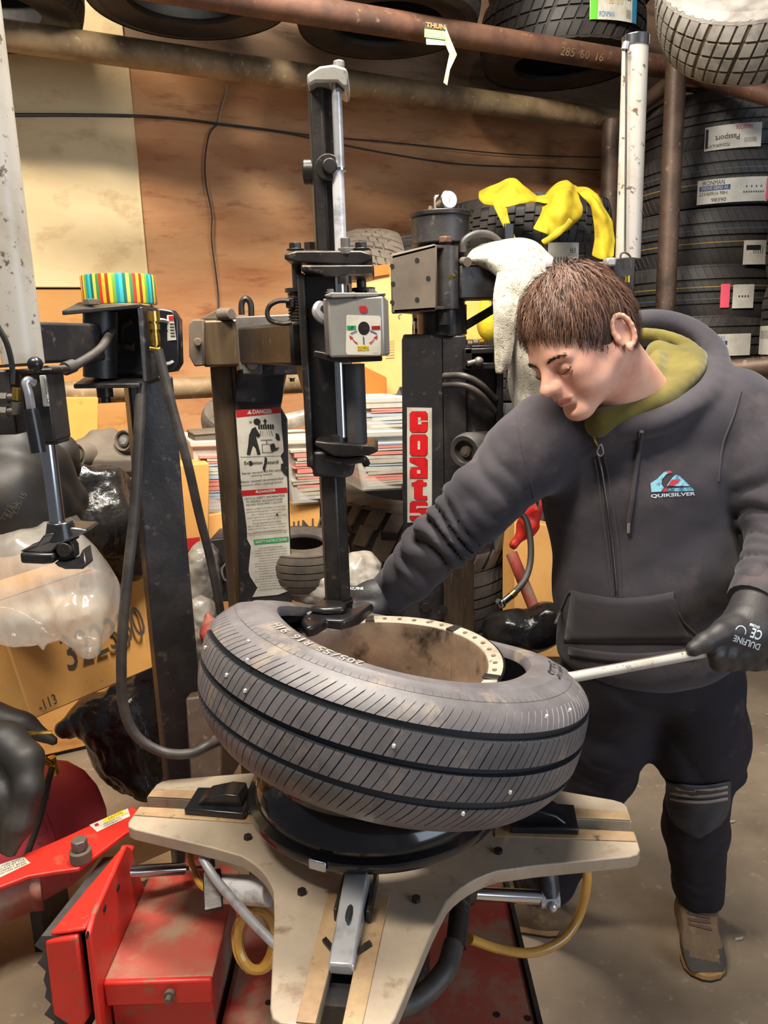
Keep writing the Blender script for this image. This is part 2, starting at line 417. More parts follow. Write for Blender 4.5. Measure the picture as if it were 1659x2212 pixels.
panel(tS+.003, tR+.5, .02, zT, 'ply_warm', .012, 'warm plywood sheet with scuffs')
panel(a, tS-.003, zB, zT+.55, 'ply_pale', .02, 'pale painted plywood sheet')
panel(a, tS+.05, .02, zB-.004, 'board_orange', .008, 'orange brown hardboard sheet')
panel(tS+.001, tR+.5, zT+.012, 3.6, 'board_brown', .006, 'brown upper board')
q = M(); q.bar(wp(tS, zB, .018), wp(tS, zT+.02, .018), .008, .012); q.build('seam_strip', 'ply_pale', wall)
# side wall behind the tyre stacks
q = M(); e = wp(3.0, 0)
q.slab([e, e+Vector((1.2, -2.6, 0)), e+Vector((1.2, -2.6, 3.7)), e+Vector((0, 0, 3.7))], (.1, .05, 0)); tag(q.build('wall_right', 'wall_dark'), kind='structure')
# cables pinned along the wall
def cable(name, px, r, lab, m='rubber', off=.022):
    q = M(); q.tube([PW(u, v, off) for u, v in px], r, 6, 5); return tag(q.build(name, m), lab, 'cable')
cable('wall_cable', [(-60, 252), (140, 251), (300, 253), (400, 260), (470, 269), (600, 285), (680, 300), (830, 330), (1000, 355), (1180, 362), (1310, 368)], .0028, 'thin black cable stapled along the plywood wall, lower of the two')
cable('wall_cable', [(-60, 246), (140, 246), (300, 249), (400, 257), (470, 266), (560, 277), (680, 293), (850, 308), (1100, 333), (1310, 340)], .0028, 'thin black cable stapled along the plywood wall, upper of the two', off=.028)
cable('hanging_cable', [(470, 268), (452, 290), (443, 345), (445, 400), (457, 460), (457, 520), (466, 590), (472, 650), (470, 720)], .0032, 'black cable hanging straight down the plywood wall', off=.034)
cable('hanging_string', [(490, 183), (487, 205), (478, 235), (471, 266)], .003, 'short pale string tied above the wall cables', 'paper', .02)
# ================================================================== pipe rack
pr = thing('pipe_rack', 'rusty steel pipe rack carrying tyres along the plywood wall', 'rack', wp(.3, 0, .3))
OFF_F, ZR = .68, 2.46
A = P(455, -12, 2.02); B_ = P(1478, 152, 2.86)
q = M(); q.cyl(A-(B_-A)*.3, A+(B_-A)*1.0, .037, n=24); q.build('front_rail', 'rust_pipe', pr)
q = M(); q.tube([P(1470, 150, 2.86), P(1560, 178, 2.78), P(1680, 212, 2.66), P(1800, 250, 2.5)], .034, 16, 4); q.build('side_rail', 'rust_pipe', pr)
c0 = P(1497, 155, 2.85); dv = (B_-A).normalized()
q = M(); q.cyl(c0-dv*.012, c0+dv*.03, .050, n=20); q.cyl(c0+Vector((0, 0, .04)), c0+Vector((0, 0, .075)), .008, n=8); q.build('coupler', 'pipe_pale', pr, bevel=.003)
A2 = P(-60, 66, 2.16); B2 = P(1340, 262, 3.25)
q = M(); q.cyl(A2, B2, .042, n=24); q.build('back_rail', 'pipe_pale', pr)
pz = P(1440, 600, 2.86)
q = M(); q.cyl((pz.x, pz.y, 0), (pz.x, pz.y, 3.3), .036, n=24); q.build('post', 'rust_dark', pr)
pz2 = P(1316, 420, 3.2)
q = M(); q.cyl((pz2.x, pz2.y, 0), (pz2.x, pz2.y, 2.42), .036, n=20); q.build('post', 'rust_dark', pr)
q = M(); q.cyl(B2, P(1462, 168, 2.93), .03, n=16); q.build('cross_rail', 'rust_dark', pr)
q = M(); q.cyl(P(-40, 858, 2.15), P(690, 826, 2.70), .034, n=24); q.build('low_rail', 'pipe_pale', pr)
q = M(); q.cyl(P(1500, 806, 2.42), P(1800, 778, 2.2), .030, n=20); q.build('low_side_rail', 'rust_dark', pr)
def along(t): return A+(B_-A)*t
q = M()
ax = dv; cc = P(1185, 95, 2.50)
for i, ch in enumerate('285 60 16'):
    if ch != ' ':
        p = A+(B_-A)*(.655+.012*i); up = Vector((0, 0, 1)); nn = (CAM-p); nn -= dv*nn.dot(dv); nn.normalize(); ay = nn.cross(dv)
        text(q, ch, p+nn*.0378, dv, ay, .024, .006 if ch == '1' else .018)
q.build('chalk_numbers', 'pipe_pale', pr, label='faint chalk size numbers', kind='stuff')
# ================================================================== tyres
def tire_prof(R, W, rim, ribs, sh=.011, sp=2.6):
    """outer profile bead to bead; returns rows (r, z, kind) kind: 0 wall, 1 rib, 2 groove floor"""
    h = W/2; wt_ = h*.86; rows = []
    side = [(rim+.0, .80), (rim+.004, .90), (rim+.014, .93), (rim+.03, .955), (rim+(R-rim)*.42, 1.0), (rim+(R-rim)*.60, 1.0), (rim+(R-rim)*.62, 1.012), (rim+(R-rim)*.64, 1.0), (rim+(R-rim)*.80, .965), (rim+(R-rim)*.90, .925), (R-.012, .90)]
    if sh > .015:
        re_ = R-sh*ribs[-1][1]**sp; k_ = re_-rim
        side = [(rim, .80), (rim+.004, .90), (rim+.012, .935), (rim+.40*k_, .985), (rim+.58*k_, 1.0), (rim+.62*k_, 1.016), (rim+.65*k_, 1.016), (rim+.68*k_, 1.004), (rim+.84*k_, 1.008), (rim+.93*k_, 1.010), (re_-.0012, 1.004)]
    for r, z in side: rows.append((r, -h*z, 0))
    n = len(ribs)
    for k, (z0, z1) in enumerate(ribs):
        zs = np.linspace(z0, z1, 9 if sh > .015 and k in (0, n-1) else 4)
        for j, z in enumerate(zs):
            cr = R-sh*abs(z)**sp; rows.append((cr, z*wt_*1.0, 1 if 0 < k < n-1 else 3))
        if k < n-1:
            zg0, zg1 = z1, ribs[k+1][0]; d = .008
            rows.append((R-.008-d*.0, (zg0+.12*(zg1-zg0))*wt_, 2)); rows.append((R-.008, (zg1-.12*(zg1-zg0))*wt_, 2))
    for r, z in side[::-1]: rows.append((r, h*z, 0))
    return rows
def tire_mesh(name, R, W, rim, ribs, N, slant, depth=.005, gap=.12, sh_gap=.14, zig=0, deform=None, curve=0, wide=3, mats=('tire_new', 'tire_dark'), soft=False, sh=.011, sp=2.6, thin=0):
    rows = tire_prof(R, W, rim, ribs, sh, sp); h = W/2; m = len(rows)
    inner = [(rim+.0, h*.74), (rim+.02, h*.80), (rim+(R-rim)*.5, h*.90), (R-.03, h*.82), (R-.022, 0), (R-.03, -h*.82), (rim+(R-rim)*.5, -h*.90), (rim+.02, -h*.80), (rim, -h*.74)]
    mt = m+len(inner); wsh = h*.86*1.0
    cols = []
    for i in range(N):
        g = gap*((1.6 if i % wide == 0 else .8) if not thin else (1.0 if i % wide == 0 else thin))
        for fr, s_ in ((0, 0), (1-g-.04, 0), (1-g, 1), (.985, 1)): cols.append((2*PI*(i+fr)/N, s_, i))
    n = len(cols); V = np.zeros((n, mt, 3)); kinds = [r[2] for r in rows]
    for ci, (t, s_, pi) in enumerate(cols):
        for k, (r, z, kd) in enumerate(rows):
            tt = t; rr = r; zz = z
            if kd: tt = t+slant*(z/h)+curve*(z/h)**2*math.copysign(1, z)
            if s_ and (kd == 1 or (kd == 3 and (sh < .015 or abs(z) < wsh))): rr = r-depth*(1 if kd == 1 else .8)
            if kd == 2 or kd == 1:
                if zig: zz = z+zig*(1 if (pi % 2) else -1)*(1 if s_ == 0 or 1 else 0)
            if kd == 0 and s_ and k in (9, 10, m-11, m-10): rr = r; zz = z*(.985)
            V[ci, k] = (rr*math.cos(tt), rr*math.sin(tt), zz)
        for k, (r, z) in enumerate(inner): V[ci, m+k] = (r*math.cos(t), r*math.sin(t), z)
    F_ = []; MI = []
    for i in range(n):
        j = (i+1) % n
        for k in range(mt):
            l = (k+1) % mt; F_.append((i*mt+k, j*mt+k, j*mt+l, i*mt+l))
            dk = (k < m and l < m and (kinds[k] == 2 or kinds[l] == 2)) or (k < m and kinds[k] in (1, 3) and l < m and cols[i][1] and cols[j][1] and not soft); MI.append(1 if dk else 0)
    V = V.reshape(-1, 3)
    if deform: V = deform(V)
    me = bpy.data.meshes.new(name); me.from_pydata([tuple(x) for x in V], [], F_)
    for k in mats: me.materials.append(MATS[k])
    me.polygons.foreach_set('material_index', MI); me.shade_smooth(); me.set_sharp_from_angle(angle=math.radians(38)); me.update()
    return me
RIB5 = [(-1.12, -.66), (-.58, -.22), (-.14, .14), (.22, .58), (.66, 1.12)]
RIB4 = [(-1.14, -.56), (-.46, -.05), (.05, .46), (.56, 1.14)]
TM = {}
TM['touring'] = tire_mesh('tire', .340, .214, .205, RIB5, 64, .16, .0022, .07, soft=True)
TM['touring2'] = tire_mesh('tire', .336, .214, .205, RIB4, 72, -.14, .0022, .07, soft=True)
TM['small'] = tire_mesh('tire', .300, .19, .175, RIB5, 60, .12, .004, .10)
TM['smallblk'] = tire_mesh('tire', .312, .20, .178, RIB4, 44, .16, .007, .22)
TM['truck'] = tire_mesh('tire', .330, .19, .19, RIB5, 60, .03, .003, .08, zig=.006)
TM['knob'] = tire_mesh('tire', .36, .25, .205, [(-1.14, -.45), (-.36, .36), (.45, 1.14)], 34, .10, .011, .34, zig=.02)
TM['at'] = tire_mesh('tire', .37, .26, .205, RIB4, 40, .14, .010, .30, zig=.012)
TM['white'] = tire_mesh('tire', .33, .20, .195, RIB4, 56, .12, .006, .2, mats=('tire_white', 'tire_dusty'))
TM['dusty'] = tire_mesh('tire', .31, .20, .175, RIB5, 54, .10, .006, .2, zig=.008, mats=('tire_dusty', 'tire_dusty'))
TM['dustyrib'] = tire_mesh('tire', .19, .12, .085, RIB5, 40, .0, .0005, .02, mats=('tire_dusty', 'tire_dusty'))
TM['dustyknob'] = tire_mesh('tire', .36, .24, .205, [(-1.14, -.45), (-.36, .36), (.45, 1.14)], 30, .16, .012, .34, zig=.02, mats=('tire_dusty', 'tire_dark'))
def put_tire(key, loc, axis, label, spin=0.0, group=None, cat='tire', name='tire'):
    o = bpy.data.objects.new(name, TM[key]); col.objects.link(o)
    x, y, z = basis(axis, (0, 1, 0)); mx = Matrix((x, y, z)).transposed() @ rotz(spin)
    o.matrix_world = Matrix.Translation(Vector(loc)) @ mx.to_4x4(); ORG[o.name] = Vector((0, 0, 0))
    return tag(o, label, cat, group)
def sticker(o, R, u, v, d, wd, ht, items, base='label_white', flip=False, z0=None, pink=None):
    """paper label wrapped on a tyre's tread at the pixel; items: (text, x, y, h, w, mat) in label fractions"""
    inv = o.matrix_world.inverted(); ro_ = inv @ CAM; rd_ = (inv.to_3x3() @ ray(u, v)); A_ = rd_.x**2+rd_.y**2; B2_ = ro_.x*rd_.x+ro_.y*rd_.y; C_ = ro_.x**2+ro_.y**2-R*R; dsc = B2_*B2_-A_*C_; p = ro_+rd_*((-B2_-math.sqrt(max(dsc, 0)))/A_); a0 = math.atan2(p.y, p.x); zc = p.z if z0 is None else z0
    sg = -1 if flip else 1
    def bend(mb, lift):
        out = []
        for q_ in mb.v:
            t = a0+q_.x*sg/R; r = R+.0015+lift; out.append(Vector((r*math.cos(t), r*math.sin(t), zc+q_.y*sg)))
        mb.v = out
    q = M(); n = 10
    for i in range(n):
        x0 = -wd/2+wd*i/n; x1 = x0+wd/n; q.add([(x0, -ht/2, 0), (x1, -ht/2, 0), (x1, ht/2, 0), (x0, ht/2, 0)], [(0, 1, 2, 3)])
    bend(q, 0); lab = q.build('label', base, o, world=False)
    groups = {}
    for it in items:
        mb = groups.setdefault(it[5], M())
        if it[0] is None: 
            for i in range(4):
                x0 = (it[1]-it[4]/2+it[4]*i/4)*wd; x1 = x0+it[4]/4*wd; y0 = (it[2]-it[3]/2)*ht; y1 = y0+it[3]*ht
                mb.add([(x0, y0, 0), (x1, y0, 0), (x1, y1, 0), (x0, y1, 0)], [(0, 1, 2, 3)])
        else: text(mb, it[0], (it[1]*wd, it[2]*ht, 0), (1, 0, 0), (0, 1, 0), it[3]*ht, it[4]*wd)
    for i, (mk, mb) in enumerate(groups.items()):
        bend(mb, .0007+.0005*i); mb.build('print', mk, lab, world=False, kind='stuff')
    return lab
# lying on the rack, seen from below
def shelf_tire(key, u, v, z, label, dz=0, spin=0):
    c = PZ(u, v, z); c.z = z+.10+dz; return put_tire(key, c, (0, 0, 1), label, spin, 'tires lying flat on the rack')
tA = shelf_tire('small', 412, 10, 2.505, 'black tyre lying flat on the rack, nearest the pale wall panel')
tB = shelf_tire('small', 838, 66, 2.54, 'black tyre lying flat on the rack above the tower top')
tC = shelf_tire('smallblk', 1212, 146, 2.585, 'black tyre with green edged label lying flat on the rack')
for i_, (o_, l_) in enumerate(((tA, 'black tyre added on the flat tyre nearest the pale wall panel to shade the wall'), )):
    c = o_.location.copy(); c.z += .198; c.x += .04; put_tire('small', c, (0, 0, 1), l_, .3, 'tires lying flat on the rack')  # extra tyre added to keep lamp light off the upper wall
c = tB.location.copy(); c.z += .215; put_tire('touring2', c+Vector((.05, .06, 0)), (0, 0, 1), 'black tyre lying on top of the flat tyre behind the front pipe', 0, 'tires lying flat on the rack')
c = tC.location.copy(); c.z += .212; c.x += .03; tE = put_tire('smallblk', c, (0, 0, 1), 'blocky black tyre with a green white and blue label stacked on the rack', 0, 'tires lying flat on the rack')
sticker(tE, .312, 1330, 6, 2.28, .19, .11, [(None, -.42, 0, 1, .14, 'label_green'), (None, .43, 0, 1, .12, 'label_teal'), ('IRONMAN', -.18, -.34, .16, .30, 'label_teal'), ('31155', .22, .2, .2, .22, 'ink'), ('265/70R17', 0, .05, .18, .3, 'masking'), ('|||||||', .28, -.28, .25, .1, 'ink')])
c = P(1672, -40, 2.25); put_tire('white', c, (-.30, -.62, .55), 'dusty pale grey tyre hanging at the top right corner')
c = P(1690, 118, 2.95); c.z += .06; put_tire('at', c, (-.05, -.12, 1), 'dark all-terrain tyre lying behind the post at the upper right')
c = P(-60, -40, 2.2); put_tire('small', c, (0, 0, 1), 'dark tyre end in the top left corner')
# stacks on the right
vs = [296, 412, 530, 640, 738]; keys = ['touring', 'touring2', 'touring2', 'touring2', 'touring']
labs = ['topmost black tyre of the right hand stack with red printed label', 'black tyre second from the top of the right stack with number label 98390', 'black tyre third from the top of the right stack with a torn label', 'black tyre with pink slip in the right stack', 'black tyre at the bottom of the visible right stack with blue print label']
cx0 = P(1535, 500, 3.28); ST = []
us = [1542, 1535, 1525, 1512, 1505]
for i in range(7):
    vv = vs[i] if i < 5 else 0
    if i < 5:
        z = zat(cx0.x, cx0.y, vv); xx = P(us[i], vv, 3.3)
    else: z = ST[-1].location.z-.225
    lb = labs[i] if i < 5 else ['black tyre low in the right stack behind the hood', 'black tyre at the floor of the right stack'][i-5]
    ST.append(put_tire(keys[i] if i < 5 else 'touring', (xx.x, cx0.y, z), (0, 0, 1), lb, .4*i, 'tires stacked on the right'))
sticker(ST[0], .34, 1584, 294, 2.98, .20, .085, [('HANKOOK', -.18, -.36, .2, .3, 'sign_red'), ('P225/60R16 97T', .26, .32, .13, .4, 'ink_black'), ('Passport', .1, .0, .3, .42, 'ink'), ('||||||||', -.3, .2, .2, .2, 'ink'), (None, .46, 0, .8, .05, 'ink_black')], flip=True)
sticker(ST[1], .336, 1585, 410, 2.98, .26, .088, [('IRONMAN', -.28, .36, .2, .30, 'ink_black'), (None, -.26, .14, .2, .42, 'sign_blue'), ('iMOVE GEN3 AS', -.26, .14, .13, .36, 'label_white'), ('225/60R16 98H', -.28, -.08, .14, .38, 'ink_black'), ('98390', -.2, -.36, .16, .2, 'ink_black'), ('.:.:.:.:.', .28, .0, .3, .3, 'ink'), (None, .49, 0, .9, .05, 'label_pink')])
sticker(ST[2], .336, 1632, 545, 3.0, .10, .09, [('|||||', .1, .1, .3, .4, 'ink'), (None, -.1, .2, .2, .6, 'ink_black')])
sticker(ST[3], .336, 1606, 640, 2.98, .09, .09, [('....', 0, 0, .1, .5, 'ink')])
sticker(ST[3], .336, 1566, 639, 2.98, .035, .09, [], 'label_pink')
sticker(ST[4], .34, 1575, 745, 2.98, .19, .085, [('IRONMAN', -.26, .34, .2, .30, 'label_teal'), (None, -.26, .1, .18, .42, 'sign_blue'), ('iMOVE GEN2', -.26, .1, .11, .34, 'label_white'), ('225/60R16', -.24, -.15, .14, .34, 'ink_black'), ('12182', -.16, -.36, .16, .2, 'ink_black')])
mat('stripe_yellow', S(150, 122, 50), .7); mat('stripe_blue', S(70, 84, 100), .7)
for i in (1, 2, 3):
    for z_, m_ in ((-.024 if i < 3 else .020, 'stripe_yellow'), (.024 if i < 3 else -.026, 'stripe_blue')):
        q = M(); q.lathe([(.3362, z_-.0016), (.3366, z_), (.3362, z_+.0016)], (0, 0, 0), n=72); q.build('tread_stripe', m_, ST[i], world=False)
cz = Vector((1.72, 2.77, 0))
for i in range(5):
    st = put_tire('touring', (cz.x, cz.y, ST[3].location.z+.13-.230*i), (0, 0, 1), ['black tyre at the top of the far right stack', 'black tyre second in the far right stack with a white label', 'black tyre third in the far right stack', 'black tyre fourth in the far right stack', 'black tyre at the floor of the far right stack'][i], .3*i, 'tires in the far right stack')
    if i == 1: sticker(st, .34, 1650, 735, 2.55, .14, .1, [('|||||||||', 0, .2, .3, .6, 'ink')])
# tyres behind the right tower, under the yellow cloth
for i, v in enumerate((468, 577)):
    p = P(1170, v, 2.75)
    t_ = put_tire('truck', p+Vector((.015, .36, 0)), (0, 0, 1), ['ribbed black tyre directly under the yellow cloth', 'ribbed black tyre below the yellow cloth with a crumpled label'][i], .5*i, 'tires under the yellow cloth')
for i in range(5):
    p = P(1170, 620, 2.8); put_tire('truck', (t_.location.x+.01*(i % 2), t_.location.y, t_.location.z-.192*(i+1)), (0, 0, 1), 'ribbed black tyre, number %s down under the label tyre behind the machine' % ['one', 'two', 'three', 'four', 'five'][i], .3*i, 'tires under the yellow cloth')
sticker(t_, .33, 1218, 552, 2.78, .12, .09, [('HLR', .3, .2, .2, .2, 'ink_black'), ('|||||', -.1, -.2, .3, .4, 'ink')])
put_tire('dusty', P(803, 685, 2.86), (1, .12, .0), 'dusty brown tyre standing on edge behind the tower')
t_k = put_tire('knob', P(909, 668, 3.04), (1, .1, .05), 'knobby black tyre standing behind the dusty brown tyre'); t_k.scale = (.78, .78, .74)
t_c = put_tire('dustyknob', P(900, 1108, 2.80), (.03, -.10, 1), 'muddy tyre with deep chevron lugs below the plastic bins', .1)
for i in range(4):
    put_tire('touring', (t_c.location.x+.02*(i % 2), t_c.location.y-.01, t_c.location.z-.255-.216*i), (0, 0, 1), 'black tyre in the dark stack under the chevron tread tyre, %s from its top' % ['first', 'second', 'third', 'fourth'][i], .3*i, 'tires in the dark stack behind the arm')
t_s = put_tire('dustyrib', P(652, 1208, 2.0), (.06, -.10, 1), 'small dusty ribbed wheelbarrow tyre lying flat'); t_s.scale = (.66, .66, .9)
t_s = put_tire('dustyrib', P(492, 908, 2.35), (.3, -.5, .8), 'small dusty tyre tread showing beside the tower post'); t_s.scale = (.42, .42, .5)
# ================================================================== tyre changer: base, table, wheel
def dep(p): return (Vector(p)-CAM).dot(AF)
def VB(mb, u0, u1, v0, v1, Y, dp, rz=0, taper=1.0):
    um, vm = (u0+u1)/2, (v0+v1)/2; p = PY(um, vm, Y); wd = (u1-u0)*dep(p)/FPX; z0, z1 = zat(p.x, Y, v1), zat(p.x, Y, v0)
    c = Vector((p.x, Y, (z0+z1)/2)); r = rotz(rz); mb.box(c+r @ Vector((0, dp/2, 0)), (wd, dp, z1-z0), r, taper); return mb
def VC(mb, u, v0, v1, Y, r, n=20, r2=None):
    p = PY(u, (v0+v1)/2, Y); return mb.cyl((p.x, Y, zat(p.x, Y, v1)), (p.x, Y, zat(p.x, Y, v0)), r, r2, n)
mat('tire_letter', S(146, 137, 127), .6)
mat('wheel_black', S(24, 23, 26), .16, .1, S(44, 40, 40), 12, .5, .7, coat=.4)
mat('wheel_inner', S(176, 152, 130), .32, .5, S(126, 106, 90), 7, .38, .66, S(60, 52, 48), 16, .55, .7, bump=.08)
mat('wheel_face', S(184, 172, 154), .45, .3, S(154, 142, 124), 20, .4, .66, S(110, 96, 84), 60, .6, .7)
mat('pole_white', S(206, 204, 206), .3, .1, S(160, 160, 166), 40, .5, .66)
ZT = .76
TC = PZ(815, 1742, .775); TC.z = 0
base = thing('tire_changer', 'red tire changer base with beige star shaped clamping table and bead breaker', 'machine', (TC.x, TC.y, 0))
# --- star table in four quarter plates
pl = PZ(300, 1716, ZT); prr = PZ(1372, 1768, ZT); dirx = (prr-pl); dirx.z = 0; ang0 = math.atan2(dirx.y, dirx.x)
pf = PZ(752, 2205, ZT); angF = math.atan2(pf.y-TC.y, pf.x-TC.x)
def ap(k, r, s):
    a = ang0+PI/2*k
    return Vector((TC.x+r*math.cos(a)-s*math.sin(a), TC.y+r*math.sin(a)+s*math.cos(a), ZT))
AL = .427; SW = .016
for k in range(4):
    pts = [ap(k, SW, SW), ap(k, AL, SW), ap(k, AL, .058), ap(k, AL-.006, .070), ap(k, AL-.02, .077), ap(k, .26, .112)]
    p0, p1, p2 = ap(k, .22, .121), ap(k, .150, .150), ap(k+1, .22, -.121)
    for i in range(1, 8):
        t = i/8; pts.append(p0*(1-t)**2+p1*2*t*(1-t)+p2*t*t)
    pts += [ap(k+1, .26, -.112), ap(k+1, AL-.02, -.077), ap(k+1, AL-.006, -.070), ap(k+1, AL, -.058), ap(k+1, AL, -SW)]
    q = M(); q.slab(pts, (0, 0, -.022)); q.build('table_plate', 'table_steel', base, bevel=.002)
for k in range(4):
    for s in (-1, 1):
        q = M(); q.slab([ap(k, .20, s*SW), ap(k, AL-.002, s*SW), ap(k, AL-.002, s*.040), ap(k, .20, s*.046)], (0, 0, .0025)); q.build('wear_strip', 'table_wear', base, bevel=.0008)
    q = M(); q.slab([ap(k, .03, -.030)-Vector((0, 0, .02)), ap(k, AL-.05, -.030)-Vector((0, 0, .02)), ap(k, AL-.05, .030)-Vector((0, 0, .02)), ap(k, .03, .030)-Vector((0, 0, .02))], (0, 0, -.03)); q.build('jaw_channel', 'black_paint', base)
    if k != 3:
        # raised black clamp jaw on the slide
        q = M(); up = Vector((0, 0, 1))
        q.slab([ap(k, .335, -.034)+up*.003, ap(k, .335, .034)+up*.003, ap(k, .225, .040)+up*.003, ap(k, .225, -.040)+up*.003], (0, 0, .012))
        e_ = [(.330, .004), (.30, .028), (.262, .038), (.238, .037), (.232, .004)]
        q.slab([ap(k, r_, -.022)+up*z_ for r_, z_ in e_], ap(k, 0, .022)-ap(k, 0, -.022)); q.build('clamp_jaw', 'black_gloss', base, bevel=.003)
    for s in (-1, 1):
        q = M(); c = ap(k, .205, s*.085); q.bolt(c, (0, 0, 1), .007, .006, False); q.build('table_bolt', 'dark_steel', base)
# front jaw: long silver latch riding in the slot
up = Vector((0, 0, 1))
jw = M()
e_ = [(.345, -.004), (.345, .012), (.30, .024), (.245, .040), (.20, .048), (.17, .042), (.17, .004)]
jw.slab([ap(3, r_, -.017)+up*z_ for r_, z_ in e_], ap(3, 0, .017)-ap(3, 0, -.017)); jo = jw.build('slide_jaw', 'chrome_worn', base, bevel=.003, label='silver jaw in the front slot')
q = M(); q.ball(ap(3, .275, 0)+up*.0325, .009, 12, (.55, 2.2, .35), rotz(ang0-PI/2+PI/2)); q.build('jaw_slot', 'ink_black', base)
for s in (-1, 1):
    q = M(); q.slab([ap(3, .26, s*.020)+up*.003, ap(3, .17, s*.020)+up*.003, ap(3, .17, s*.026)+up*.003, ap(3, .26, s*.026)+up*.003], (0, 0, .02)); q.build('jaw_cheek', 'dark_steel', base, bevel=.002)
    q = M(); q.slab([ap(3, .322, s*.014)+up*.004, ap(3, .300, s*.034)+up*.004, ap(3, .294, s*.030)+up*.004, ap(3, .316, s*.010)+up*.004], (0, 0, .004)); q.build('spring_finger', 'dark_steel', base)
q = M(); q.cyl((TC.x, TC.y, .40), (TC.x, TC.y, ZT-.05), .085, n=28); q.build('table_hub', 'black_paint', base)
# --- red base body
q = M()
b0 = [PZ(436, 2230, .42), PZ(1172, 2225, .42), PZ(1060, 1935, .42), PZ(560, 1900, .42)]
b0 = [Vector((-.31, .86, .42)), Vector((.232, .86, .42)), Vector((.232, 1.50, .42)), Vector((-.31, 1.50, .42))]
q.slab(b0, (0, 0, -.35)); q.build('base_body', 'red_dusty', base, bevel=.012)
q = M(); q.box((.237, 1.18, .40), (.008, .64, .05)); q.build('base_edge', 'black_paint', base)
for u, v in ((1073, 2192), (1140, 2200), (580, 2166), (584, 2000)):
    q = M(); c = PZ(u, v, .4202); q.cyl(c, c+up*.001, .006, n=10); q.build('bolt_hole', 'ink_black', base)
q = M()
x0, x1, y0, y1 = -.482, -.305, 1.072, 1.33
q.slab([(x0, y0, .55), (x1, y0, .55), (x1, y1, .55), (x1-.03, y1+.02, .55), (x0, y1, .55)], (0, 0, -.006)); pb = q.build('pedestal_top', 'red_dusty', base, bevel=.004)
q = M(); q.box(((x0+x1)/2, y0-.002, .527), (x1-x0, .012, .046)); q.build('pedestal_lip', 'red_paint', base, bevel=.004)
q = M(); q.box(((x0+x1)/2, y0+.012, .25), (x1-x0-.01, .012, .5)); q.build('pedestal_front', 'red_paint', base, bevel=.002)
q = M(); q.box(((x0+x1)/2, (y0+y1)/2+.02, .27), (x1-x0-.03, y1-y0-.03, .54)); q.build('pedestal_body', 'red_dusty', base)
c = Vector(((x0+x1)/2+.02, y0-.008, .528)); q = M(); q.cyl(c, c-Vector((0, .008, 0)), .009, n=16); q.cyl(c, c-Vector((0, .018, 0)), .005, n=12); q.build('rivet_nut', 'dusty_plastic', base)
q = M(); c = PZ(280, 1978, .5505); q.cyl(c, c+up*.001, .004, n=10); q.build('bolt_hole', 'ink_black', base)
# --- bumper plate standing left of the pedestal
XS = -.492
def PX(u, v, x=XS):
    r = ray(u, v); return CAM+r*(x/r.x)
q = M(); e_ = [PX(168, 2240), PX(160, 1985), PX(178, 1940), PX(270, 1824), PX(276, 1905), PX(276, 1925)]
lowb = PX(276, 1925); e_ = [Vector((XS, 1.03, .0)), Vector((XS, 1.045, .66)), Vector((XS, 1.07, .675)), PX(262, 1826), PX(272, 1832), Vector((XS, 1.31, .50)), Vector((XS, 1.31, .0))]
q.slab(e_, (.010, 0, 0)); q.build('bumper_plate', 'red_paint', base, bevel=.003)
for u, v in ((255, 1918), (226, 1962), (188, 2020)):
    q = M(); c = PX(u, v, XS+.0105); q.cyl(c, c+Vector((.001, 0, 0)), .006, n=12); q.build('plate_hole', 'ink_black', base)
# folded top flange with the bumper frame in front of it
q = M(); a = Vector((XS-.048, 1.04, .648)); b = PX(262, 1830)+Vector((-.02, 0, -.02))
q.slab([Vector((XS, 1.05, .668)), Vector((XS, 1.295, .640)), Vector((XS-.022, 1.30, .640)), Vector((XS-.062, 1.06, .652))], (0, 0, -.008)); q.build('top_flange', 'red_paint', base, bevel=.004)
q = M(); q.slab([Vector((XS-.012, 1.045, .655)), Vector((XS-.070, 1.055, .640)), Vector((XS-.074, 1.055, .500)), Vector((XS-.03, 1.045, .475)), Vector((XS-.012, 1.045, .50))], (0, .02, 0)); q.build('bumper_frame', 'red_paint', base, bevel=.005)
rb = M(); prof = []
for i in range(13):
    z = .648-.0165*i; prof.append((.030+(.010 if i % 2 else 0)+.004*math.sin(i*2.3), z))
poly = [Vector((XS-.045-a_, 1.058, z_)) for a_, z_ in prof]; poly += [Vector((XS-.03, 1.058, .45)), Vector((XS-.03, 1.058, .648))]
rb.slab(poly, (.02, .22, -.02)); rb.build('rubber_bumper', 'rubber', base)
q = M(); q.box((XS+.02, 1.06, .22), (.04, .03, .44)); q.build('bumper_leg', 'black_gloss', base)
# --- bead breaker arm
za = .665
ap_out = [(-60, 1905), (0, 1868), (60, 1842), (130, 1812), (200, 1780), (288, 1742)]; ap_in = [(320, 1772), (270, 1800), (214, 1842), (168, 1876), (120, 1882), (60, 1892), (0, 1915), (-60, 1945)]
q = M(); q.slab([PZ(u, v, za) for u, v in ap_out+ap_in], (0, 0, -.008)); q.build('breaker_arm', 'red_paint', base, bevel=.002)
q = M(); pp = [PZ(u, v, za-.008) for u, v in [(-60, 1940), (0, 1912), (60, 1890), (86, 1888)]]
q.add([p for p in pp]+[p-up*.07 for p in pp], [(i, i+1, i+5, i+4) for i in range(3)]); o = q.build('arm_side', 'red_dusty', base, fixn=False); o.modifiers.new('s', 'SOLIDIFY').thickness = .006
c = PZ(176, 1858, za); q = M(); q.cyl(c, c+up*.022, .019, n=24); q.build('pivot_bush', 'dusty_plastic', base, bevel=.002)
q = M(); q.cyl(c+up*.022, c+up*.042, .0145, n=6); q.build('pivot_bolt', 'grey_plate', base, bevel=.002)
